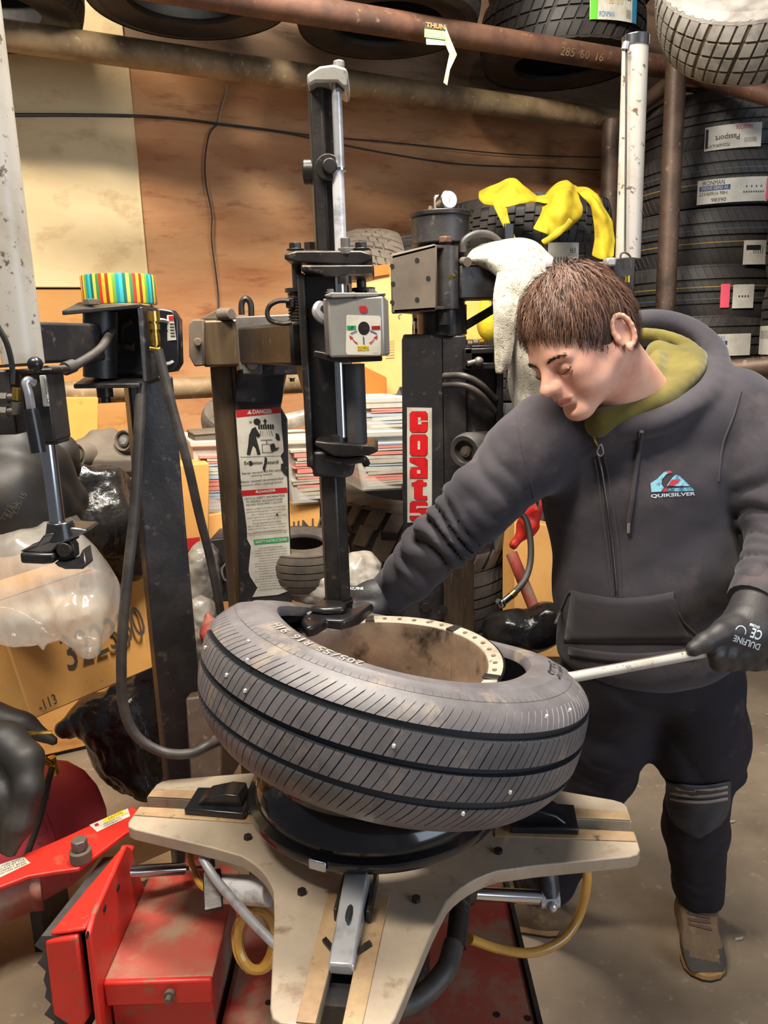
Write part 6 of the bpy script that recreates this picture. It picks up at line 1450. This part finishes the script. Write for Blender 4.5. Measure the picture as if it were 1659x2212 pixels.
sheet('towel_fold', 'towel', [
    [(1075, 585, 1.66), (1100, 590, 1.645), (1125, 604, 1.64)],
    [(1066, 640, 1.65), (1090, 640, 1.63), (1122, 650, 1.63)],
    [(1064, 700, 1.65), (1086, 706, 1.63), (1112, 712, 1.64)],
    [(1068, 770, 1.655), (1086, 776, 1.64), (1102, 780, 1.65)],
    [(1072, 806, 1.66), (1080, 806, 1.65), (1088, 800, 1.655)]], .007, 6, .004, 40, tw_o)
# yellow vest thrown over the tyres
ve = sheet('yellow_vest', 'yellow_cloth', [
    [(1170, 425, 2.68), (1195, 398, 2.66), (1225, 386, 2.66), (1248, 404, 2.68)],
    [(1172, 440, 2.60), (1196, 425, 2.56), (1228, 415, 2.56), (1252, 430, 2.60)],
    [(1164, 470, 2.58), (1192, 468, 2.54), (1228, 465, 2.54), (1256, 462, 2.58)],
    [(1150, 497, 2.58), (1185, 510, 2.54), (1218, 500, 2.54), (1246, 482, 2.58)]], .004, 2, .012, 34, None, 'bright yellow cloth vest with straps thrown over the tyres', 'cloth')
for nm, ct in (('vest_panel', [[(1034, 412, 2.68), (1070, 398, 2.66), (1108, 386, 2.64), (1132, 402, 2.64), (1160, 424, 2.64)], [(1032, 428, 2.64), (1066, 424, 2.60), (1100, 420, 2.58), (1130, 430, 2.58), (1165, 436, 2.62)], [(1044, 440, 2.62), (1070, 446, 2.58), (1098, 446, 2.56), (1126, 440, 2.57), (1150, 440, 2.60)]]),
               ('vest_band', [[(1150, 426, 2.64), (1170, 424, 2.62), (1190, 418, 2.62)], [(1150, 436, 2.61), (1170, 440, 2.59), (1190, 440, 2.58)]]),
               ('vest_tail', [[(1238, 404, 2.68), (1265, 402, 2.66), (1290, 418, 2.66)], [(1252, 420, 2.60), (1280, 425, 2.58), (1304, 446, 2.60)], [(1276, 455, 2.58), (1298, 460, 2.55), (1322, 480, 2.58)], [(1280, 500, 2.58), (1304, 505, 2.55), (1328, 515, 2.58)], [(1278, 552, 2.58), (1302, 560, 2.55), (1326, 556, 2.58)]]),
               ('vest_strap', [[(1062, 436, 2.58), (1078, 438, 2.57), (1094, 440, 2.58)], [(1076, 468, 2.56), (1086, 470, 2.555), (1098, 468, 2.56)], [(1090, 496, 2.56), (1098, 498, 2.555), (1106, 494, 2.56)], [(1100, 520, 2.56), (1108, 522, 2.555), (1116, 518, 2.56)], [(1116, 532, 2.57), (1122, 530, 2.565), (1128, 524, 2.57)]]),
               ('vest_strap', [[(1222, 468, 2.54), (1232, 472, 2.535), (1238, 478, 2.54)], [(1196, 500, 2.54), (1204, 504, 2.535), (1208, 510, 2.54)], [(1168, 520, 2.56), (1172, 526, 2.555), (1176, 530, 2.56)]])):
    sheet(nm, 'yellow_cloth', ct, .004, 3+len(ct), .006 if 'strap' not in nm else .001, 40, ve)
q = M(); c = P(1099, 500, 2.545); q.box(c, (.032, .012, .05), rotz(.1)); q.build('buckle', 'black_gloss', ve, bevel=.003)
# bags on the left
blob('trash_bag', 'bag_black', 'black plastic bag with knotted top under the inner tube', 'bag', [('e', 205, 1130, 1.80, (.115, .10, .120)), ('e', 265, 1150, 1.85, (.09, .09, .12)), ('c', [(150, 1080, 1.72), (180, 1045, 1.75), (250, 1040, 1.8)], [.035, .04, .045])], .006, .008, 20, 2, True, 1, .002, 70, zs=.35)
blob('trash_bag', 'bag_black', 'black plastic bag under the numbered cardboard box', 'bag', [('e', 300, 1590, 2.30, (.145, .11, .18)), ('e', 365, 1530, 2.30, (.10, .1, .19)), ('c', [(140, 1570, 2.25), (200, 1545, 2.26), (260, 1590, 2.26)], [.03, .06, .07]), ('c', [(260, 1650, 2.26), (310, 1690, 2.26)], [.06, .05])], .006, .008, 20, 5, True, 1, .002, 70, zs=.35)
mat('clear_bag', S(232, 224, 212), .16, 0, S(206, 196, 182), 18, .42, .62, bump=.5, bscale=22, stretch=(1, 1, .4), trans=.40)
blob('clear_bag', 'clear_bag', 'clear plastic bag sagging over the numbered cardboard box', 'bag', [('e', 60, 1240, 1.44, (.14, .06, .09)), ('e', 165, 1290, 1.46, (.080, .05, .10)), ('e', 60, 1320, 1.43, (.10, .05, .07)), ('c', [(85, 1340, 1.41), (92, 1400, 1.41)], [.035, .006]), ('c', [(180, 1330, 1.42), (195, 1395, 1.42)], [.045, .016]), ('c', [(150, 1100, 1.54), (110, 1160, 1.48), (60, 1190, 1.46)], [.02, .05, .06])], .005, .008, 20, 11, True, 1, .0016, 70, zs=.3)
blob('inner_tube', 'tube_rubber', 'folded black rubber inner tube with faint size print', 'inner tube', [('c', [(-60, 1010, 1.5), (30, 1000, 1.5), (90, 1020, 1.52), (150, 1075, 1.55)], [.06, .075, .06, .035]), ('c', [(-60, 1090, 1.45), (20, 1080, 1.45), (80, 1090, 1.48), (140, 1110, 1.52)], [.08, .085, .065, .03]), ('c', [(-40, 1150, 1.45), (10, 1140, 1.45), (60, 1120, 1.46)], [.05, .05, .04]), ('c', [(60, 960, 1.62), (120, 985, 1.66), (150, 1010, 1.7)], [.04, .05, .03])], .007, .006, 12, 3, False, 1)
q = M(); a_ = Vector((.55, 0, .83)).normalized(); b_ = Vector((-.83, 0, .55)).normalized()
itb = bpy.data.objects['inner_tube']; bv = BVHTree.FromPolygons([v.co+ORG[itb.name] for v in itb.data.vertices], [tuple(p.vertices) for p in itb.data.polygons])
for s_, u, v in (('1.25-15', 42, 1086), ('BULL', 28, 1100), ('TR15', 14, 1108)):
    v2, f2, tw_, th_ = text_geo(s_); k_ = 12/th_; a0 = math.radians(-62); q.add([on(bv, u+(a*k_)*math.cos(a0)+b*k_*math.sin(a0), v+(a*k_)*math.sin(a0)-b*k_*math.cos(a0), .0015, 1.4) for a, b in v2], f2)
q.build('size_print', 'dusty_plastic', itb, fixn=False, kind='stuff')
blob('inner_tube', 'tube_rubber', 'dark inner tube hanging in front of the red tank at the left edge', 'inner tube', [('c', [(-30, 1590, 1.45), (15, 1605, 1.44), (55, 1640, 1.42), (62, 1700, 1.40), (40, 1780, 1.39), (22, 1838, 1.39)], [.035, .040, .034, .026, .022, .010]), ('c', [(-20, 1650, 1.44), (5, 1720, 1.42), (14, 1830, 1.41)], [.04, .036, .012]), ('c', [(-20, 1550, 1.55), (50, 1565, 1.55), (115, 1600, 1.55)], [.04, .03, .012])], .007, .004, 14, 6, False, 1)
# red air tank
tk = thing('air_tank', 'dusty red portable air tank with dial gauge and black hose', 'air tank', tuple(P(150, 1850, 1.62)))
a_, b_ = P(-20, 1840, 2.00), P(150, 1756, 2.10); d_ = (b_-a_).normalized(); R_ = .172
q = M(); q.lathe([(0, .12), (.04, .117), (.088, .102), (.13, .072), (.158, .030), (R_, -.02), (R_, -.40)], b_-d_*.03, d_, 40); q.build('tank_shell', 'red_tank', tk)
q = M(); q.lathe([(R_-.003, -.035), (R_+.003, -.032), (R_+.003, -.026), (R_-.003, -.022)], b_-d_*.03, d_, 40); q.build('tank_seam', 'red_tank', tk)
for s_ in (-.08, -.3):
    q = M(); p = b_+d_*s_; q.box((p.x, p.y, (p.z-.13)/2), (.03, .16, p.z-.13)); q.build('tank_stand', 'black_paint', tk)
c = P(82, 1650, 1.90); gd = Vector((-.5, -.8, .3)).normalized(); q = M(); q.cyl(c, c+gd*.032, .028, n=24); q.build('gauge_case', 'black_gloss', tk, bevel=.002); q = M(); q.cyl(c+gd*.032, c+gd*.0328, .023, n=20); q.build('gauge_dial', 'paper', tk)
q = M(); q.cyl(P(95, 1640, 1.91), P(112, 1652, 1.93), .008, n=10); q.cyl(P(110, 1636, 1.93), P(118, 1672, 1.94), .012, n=8); q.build('valve', 'brass', tk)
q = M(); q.tube([P(112, 1660, 1.91), P(104, 1690, 1.88), P(88, 1760, 1.86), P(68, 1820, 1.86), P(50, 1870, 1.88)], .008, 10, 5); q.build('tank_hose', 'rubber', tk)
q = M(); q.tube([P(40, 1588, 1.5), P(60, 1584, 1.5), P(112, 1582, 1.52)], .004, 8, 4); tag(q.build('brass_rod', 'brass'), 'thin brass rod poking out beside the red tank', 'rod')
# cardboard boxes
def cbox(label, pts, dpth, m='card', back=None, name='cardboard_box', flap=True):
    """pts: four (u, v, d) corners of the front face tl tr br bl"""
    w_ = [P(*p) for p in pts]; ex = (w_[1]-w_[0]); n_ = Vector((0, 0, 1)).cross(ex).normalized()
    if n_.dot(w_[0]-CAM) < 0: n_ = -n_
    off = Vector(back) if back else n_*dpth; base_ = min(w_, key=lambda p: p.z)
    t = thing(name, label, 'box', (base_.x, base_.y, base_.z)); q = M(); q.slab(w_, off); bd = q.build('carton', m, t, bevel=.004)
    if flap:
        q = M(); a_, b_ = (w_[0]+w_[1])/2, (w_[0]+w_[1])/2+off; e_ = ex.normalized()*.024
        q.add([w_[0]+off*.49, w_[1]+off*.49, w_[1]+off*.51, w_[0]+off*.51], [(0, 1, 2, 3)]); [setattr(p_, 'z', p_.z+.001) for p_ in q.v]; q.build('flap_seam', 'ink', t, fixn=False)
    return t, w_, ex, off
def ctext(t, w_, s, fx_, fy_, h, wd=None, m='ink', lift=.0015):
    ex = (w_[1]-w_[0]); ey = (w_[0]-w_[3]); n_ = ex.cross(ey).normalized(); n_ = n_ if n_.dot(CAM-w_[0]) > 0 else -n_
    q = M(); text(q, s, w_[3]+ex*fx_+ey*fy_+n_*lift, ex.normalized(), ey.normalized(), h, wd); return q.build('print', m, t, fixn=False, kind='stuff')
t, w_, ex, off = cbox('tan cardboard box printed 322330 wedged at the left', [(2, 1352, 1.56), (322, 1232, 1.96), (346, 1437, 1.93), (70, 1556, 1.55)], .30)
ctext(t, w_, '322330', .55, .47, .075, .25); ctext(t, w_, '-113', .10, .09, .022, .045)
cbox('plain cardboard box against the wall left of the assist post', [(120, 858, 2.22), (212, 858, 2.26), (212, 975, 2.26), (120, 975, 2.22)], .12, 'card_orange')
t, w_, ex, off = cbox('cardboard box with red stripe behind the left hose', [(385, 1005, 2.05), (452, 1000, 2.08), (452, 1190, 2.08), (385, 1195, 2.05)], .1, 'card')
q = M(); q.add([P(398, 1164, 2.045), P(432, 1160, 2.055), P(432, 1183, 2.055), P(398, 1188, 2.045)], [(0, 1, 2, 3)]); q.build('stripe', 'sign_red', t, fixn=False)
t, w_, ex, off = cbox('long cardboard box printed CHINA under the paper bins', [(400, 1120, 2.12), (692, 1075, 2.26), (692, 1230, 2.24), (400, 1250, 2.10)], .3, 'card')
ctext(t, w_, 'CHINA', .83, .52, .045, .17)
t, w_, ex, off = cbox('tall cardboard box with orange flap and grey print behind the control box', [(780, 585, 2.45), (892, 570, 2.52), (892, 850, 2.5), (780, 860, 2.44)], .08, 'card_pale')
ctext(t, w_, 'Sla', .86, .56, .042, .06, 'dusty_plastic'); ctext(t, w_, 'del', .87, .48, .042, .06, 'dusty_plastic')
q = M(); q.add([P(780, 578, 2.436), P(842, 570, 2.478), P(842, 592, 2.478), P(780, 602, 2.436)], [(0, 1, 2, 3)]); q.build('orange_flap', 'orange_print', t, fixn=False)
q = M(); [q.add([P(833, 738+i*6, 2.472), P(852, 736+i*6, 2.482), P(852, 737+i*6, 2.482), P(833, 739+i*6, 2.472)], [(0, 1, 2, 3)]) for i in range(7)]; q.build('print', 'ink', t, fixn=False, kind='stuff')
t, w_, ex, off = cbox('orange printed cardboard box end low behind the tower', [(786, 790, 2.38), (836, 815, 2.42), (836, 868, 2.42), (786, 862, 2.38)], .06, 'orange_print', flap=False)
cbox('small orange carton beside the right assist tower', [(1005, 650, 2.5), (1062, 650, 2.5), (1062, 735, 2.5), (1005, 735, 2.5)], .1, 'card_orange', flap=False)
cbox('tan cardboard box behind the hoodie', [(1112, 1120, 2.52), (1262, 1150, 2.60), (1262, 1420, 2.58), (1112, 1420, 2.50)], .10, 'card')
blob('yellow_jug', 'yellow_cloth', 'yellow plastic jug half hidden behind the towel', 'jug', [('e', 1055, 700, 2.3, (.035, .03, .05)), ('c', [(1050, 690, 2.3), (1048, 650, 2.3)], [.02, .014])], .006)
# plastic bins full of papers
def bin_(label, u0, u1, v0, v1, d0, d1, dpth, seed):
    rr = random.Random(seed); w_ = [P(u0, v0, d0), P(u1, v0-4, d1), P(u1-10, v1-4, d1), P(u0+18, v1, d0)]; ex = w_[1]-w_[0]; n_ = Vector((0, 0, 1)).cross(ex).normalized(); n_ = n_ if n_.dot(w_[0]-CAM) > 0 else -n_
    t = thing('storage_bin', label, 'bin', tuple(w_[3])); off = n_*dpth
    q = M(); q.slab(w_, off); o = q.build('bin_body', 'bin_plastic', t, bevel=.006)
    q = M(); l_ = [w_[0]-ex*.03+n_*-.012, w_[1]+ex*.03+n_*-.012]; q.slab([l_[0], l_[1], l_[1]+n_*(dpth+.024), l_[0]+n_*(dpth+.024)], (0, 0, .016)); q.build('bin_lid', 'bin_lid', t, bevel=.003)
    H_ = (w_[0]-w_[3]).length; m_ = w_[3]+n_*.01; y = .012; i = 0
    while y < H_*.86:
        th = rr.uniform(.004, .013); a_ = rr.uniform(-.05, .05); e = ex.normalized(); L_ = ex.length*rr.uniform(.72, .9); x0 = ex.length*.06+rr.uniform(0, .02)
        c_ = m_+e*x0+Vector((0, 0, y+.0)); q = M(); q.slab([c_, c_+e*L_+up*a_*L_*.4, c_+e*L_+up*(a_*L_*.4+th), c_+up*th], n_*dpth*.8)
        q.build('folder', rr.choice(['paper', 'paper', 'paper_pink', 'paper_pink', 'paper_blue', 'label_white']), t); y += th+.002; i += 1
    return t
bin_('clear storage bin packed with pink and white papers left of the danger sign', 415, 560, 965, 1112, 2.14, 2.2, .25, 3)
bin_('clear storage bin packed with papers between danger sign and slide', 612, 700, 960, 1092, 2.2, 2.24, .25, 5)
bin_('clear storage bin with white folders, lower of the pair by the name plate', 765, 880, 945, 1062, 2.16, 2.22, .25, 8)
bin_('clear storage bin, upper of the pair by the name plate', 770, 880, 872, 935, 2.18, 2.24, .25, 9)
q = M(); q.cyl(P(560, 925, 2.3), P(705, 890, 2.36), .024, n=16); tag(q.build('paper_roll', 'wrap_white'), 'white rolled sleeve lying on the storage bins', 'roll')
q = M(); c = P(455, 948, 2.22); q.box(c, (.11, .12, .04), rotz(.4)); q.box(c+up*.022, (.115, .125, .008), rotz(.4)); tag(q.build('flat_box', 'dusty_plastic', bevel=.004), 'dusty grey flat box on top of the left storage bin', 'box')
# dusty moulding with two round sockets
dm = thing('dusty_moulding', 'dusty grey rubber moulding with two round sockets on the black bag', 'machine part', tuple(P(220, 1010, 1.95)))
g = SDF(tuple(P(220, 975, 1.95)-Vector((.15, .12, .10))), tuple(P(220, 975, 1.95)+Vector((.15, .12, .10))), .006)
g.cap(P(185, 985, 1.93), P(275, 990, 1.98), .045, .05, k=.02); g.cap(P(220, 955, 1.96), P(240, 940, 1.97), .04, .02, k=.02); g.cap(P(275, 985, 1.98), P(285, 955, 1.97), .04, .03, k=.02); g.box(P(240, 1000, 1.95), (.09, .06, .02), k=.02)
V, Fq = g.mesh(1); npmesh('moulding_body', V, Fq, 'dusty_plastic', dm, ORG[dm.name])
for u, v, r in ((170, 985, .034), (272, 952, .028)):
    c = P(u, v, 1.885 if u < 200 else 1.92); d_ = Vector((-.35, -.9, .15)).normalized(); q = M(); q.lathe([(0, .0), (r*.35, .0), (r*.38, .010), (r*.5, .010), (r*.55, .004), (r*.72, .004), (r*.76, .010), (r*.9, .012), (r, .004), (r, -.03)], c, d_, 28); q.build('socket_ring', 'dusty_plastic', dm); q = M(); q.cyl(c+d_*.0005, c+d_*.012, r*.36, n=16, cap=True); q.build('socket_core', 'chrome_worn', dm)
# wrapped bundles and dark box behind the tower
blob('wrapped_bundle', 'wrap_white', 'bundle in clear stretch wrap left of the tower post', 'bundle', [('e', 440, 1250, 1.95, (.05, .06, .10)), ('e', 440, 1370, 1.85, (.045, .06, .10)), ('c', [(420, 1330, 1.85), (470, 1420, 1.8)], [.03, .03])], .006, .005, 30, 3, True, 1, .002, 90)
blob('wrapped_bundle', 'wrap_white', 'bundle in clear stretch wrap behind the hexagonal slide', 'bundle', [('e', 720, 1265, 1.95, (.13, .06, .055)), ('e', 780, 1230, 1.98, (.05, .06, .05))], .006, .005, 30, 4, True, 1, .002, 90)
q = M(); w_ = [P(452, 1165, 1.95), P(500, 1160, 1.96), P(500, 1300, 1.95), P(458, 1300, 1.94)]; q.slab(w_, (0, .12, 0)); db = tag(q.build('tool_case', 'black_paint', bevel=.004), 'dark tool case with wire handle behind the tower post', 'case')
q = M(); q.tube([P(490, 1215, 1.92), P(480, 1230, 1.92), P(484, 1250, 1.92), P(494, 1255, 1.92)], .003, 6, 5); q.build('wire_handle', 'chrome_worn', db)
q = M(); w_ = [P(402, 1500, 1.68), P(470, 1440, 1.80), P(500, 1440, 1.85), P(500, 1510, 1.7)]; q.slab([P(400, 1508, 1.60), P(480, 1500, 1.62), P(480, 1720, 1.56), P(412, 1720, 1.54)], (.02, .16, 0)); tag(q.build('steel_cabinet', 'rust_dark', bevel=.004), 'brown steel box on the floor behind the left post', 'box')
blob('orange_rag', 'red_dusty', 'crumpled dull red rag beside the tower foot', 'rag', [('c', [(448, 1330, 1.7), (458, 1370, 1.68), (452, 1410, 1.68)], [.014, .02, .012])], .004, .003, 60, 2)
blob('red_rag', 'red_paint', 'red rag hanging behind the air hose', 'rag', [('c', [(1118, 1075, 2.25), (1150, 1085, 2.25), (1140, 1140, 2.25), (1110, 1175, 2.25)], [.018, .03, .026, .012])], .005, .004, 40, 2)
q = M(); q.cyl(P(1105, 1195, 2.35), P(1160, 1330, 2.30), .018, n=14); tag(q.build('red_pole', 'red_dusty'), 'dull red pole leaning behind the hoodie', 'pole')
blob('dark_bag', 'bag_black', 'crumpled dark plastic sheet behind the tire and hoodie', 'bag', [('e', 1130, 1360, 1.9, (.10, .07, .05)), ('e', 1180, 1340, 1.9, (.05, .06, .05))], .006, .006, 26, 8, True, 1)
q = M(); q.slab([P(862, 835, 2.3), P(872, 870, 2.3), P(845, 892, 2.3), P(835, 884, 2.3), P(852, 860, 2.3)], (.04, .1, 0)); tag(q.build('rubber_flap', 'rubber', bevel=.003), 'black curved rubber flap beside the name panel', 'flap')
q = M(); q.slab([P(268, 1880, 1.75), P(470, 1790, 1.95), P(480, 1830, 1.9), P(300, 1905, 1.7)], (0, 0, -.02)); tag(q.build('plank', 'table_wear', bevel=.003), 'worn plank lying on the floor under the left table arm', 'plank')
# label and tape hanging on the rack pipe
hl_ = thing('hanging_label', 'green and black tire label with a twisted tape strip stuck on the front pipe', 'label', tuple(P(945, 70, 2.33)))
def hq(name, m, pts, d, kind=None):
    q = M(); q.slab([P(u, v, d) for u, v in pts], AF*.001); return q.build(name, m, hl_)
hq('label_card', 'label_white', [(919, 46), (965, 54), (966, 98), (921, 96)], 2.235); hq('label_black', 'ink_black', [(919, 45), (966, 53), (965, 68), (917, 62)], 2.232); hq('label_green', 'label_green', [(917, 62), (965, 68), (964, 86), (917, 80)], 2.231)
q = M(); k_ = 2.23/FPX; text(q, 'THUN', P(941, 56, 2.229), (AR+AD*.14).normalized(), -AD, 11*k_, 42*k_, .03); q.build('print', 'orange_print', hl_, fixn=False, kind='stuff')
q = M(); text(q, 'ST 225/75', P(941, 75, 2.229), (AR+AD*.12).normalized(), -AD, 9*k_, 44*k_); q.build('print', 'label_white', hl_, fixn=False, kind='stuff')
q = M(); text(q, '|||||||||||', P(943, 91, 2.229), (AR+AD*.1).normalized(), -AD, 6*k_, 38*k_); q.build('print', 'ink', hl_, fixn=False, kind='stuff')
q = M(); q.slab([P(*p) for p in [(963, 58, 2.225), (973, 84, 2.22), (987, 118, 2.22), (972, 150, 2.22), (966, 184, 2.22), (958, 178, 2.22), (966, 140, 2.22), (971, 116, 2.22), (962, 95, 2.22)]], AF*.002); q.build('tape_strip', 'masking', hl_)
# small litter on the floor
for i, (u, v) in enumerate(((1588, 2032), (1574, 1778), (1655, 1545))):
    c = PZ(u, v, .004); q = M(); q.slab([c, c+Vector((.022, .004, 0)), c+Vector((.026, .010, 0)), c+Vector((.004, .007, 0))], (0, 0, .003)); tag(q.build('paper_scrap', 'paper'), ['pale paper scrap on the floor beside the laced boot', 'tiny paper scrap on the floor near the knee pad', 'tiny paper scrap on the floor at the right edge'][i], 'scrap', 'scraps on the floor')
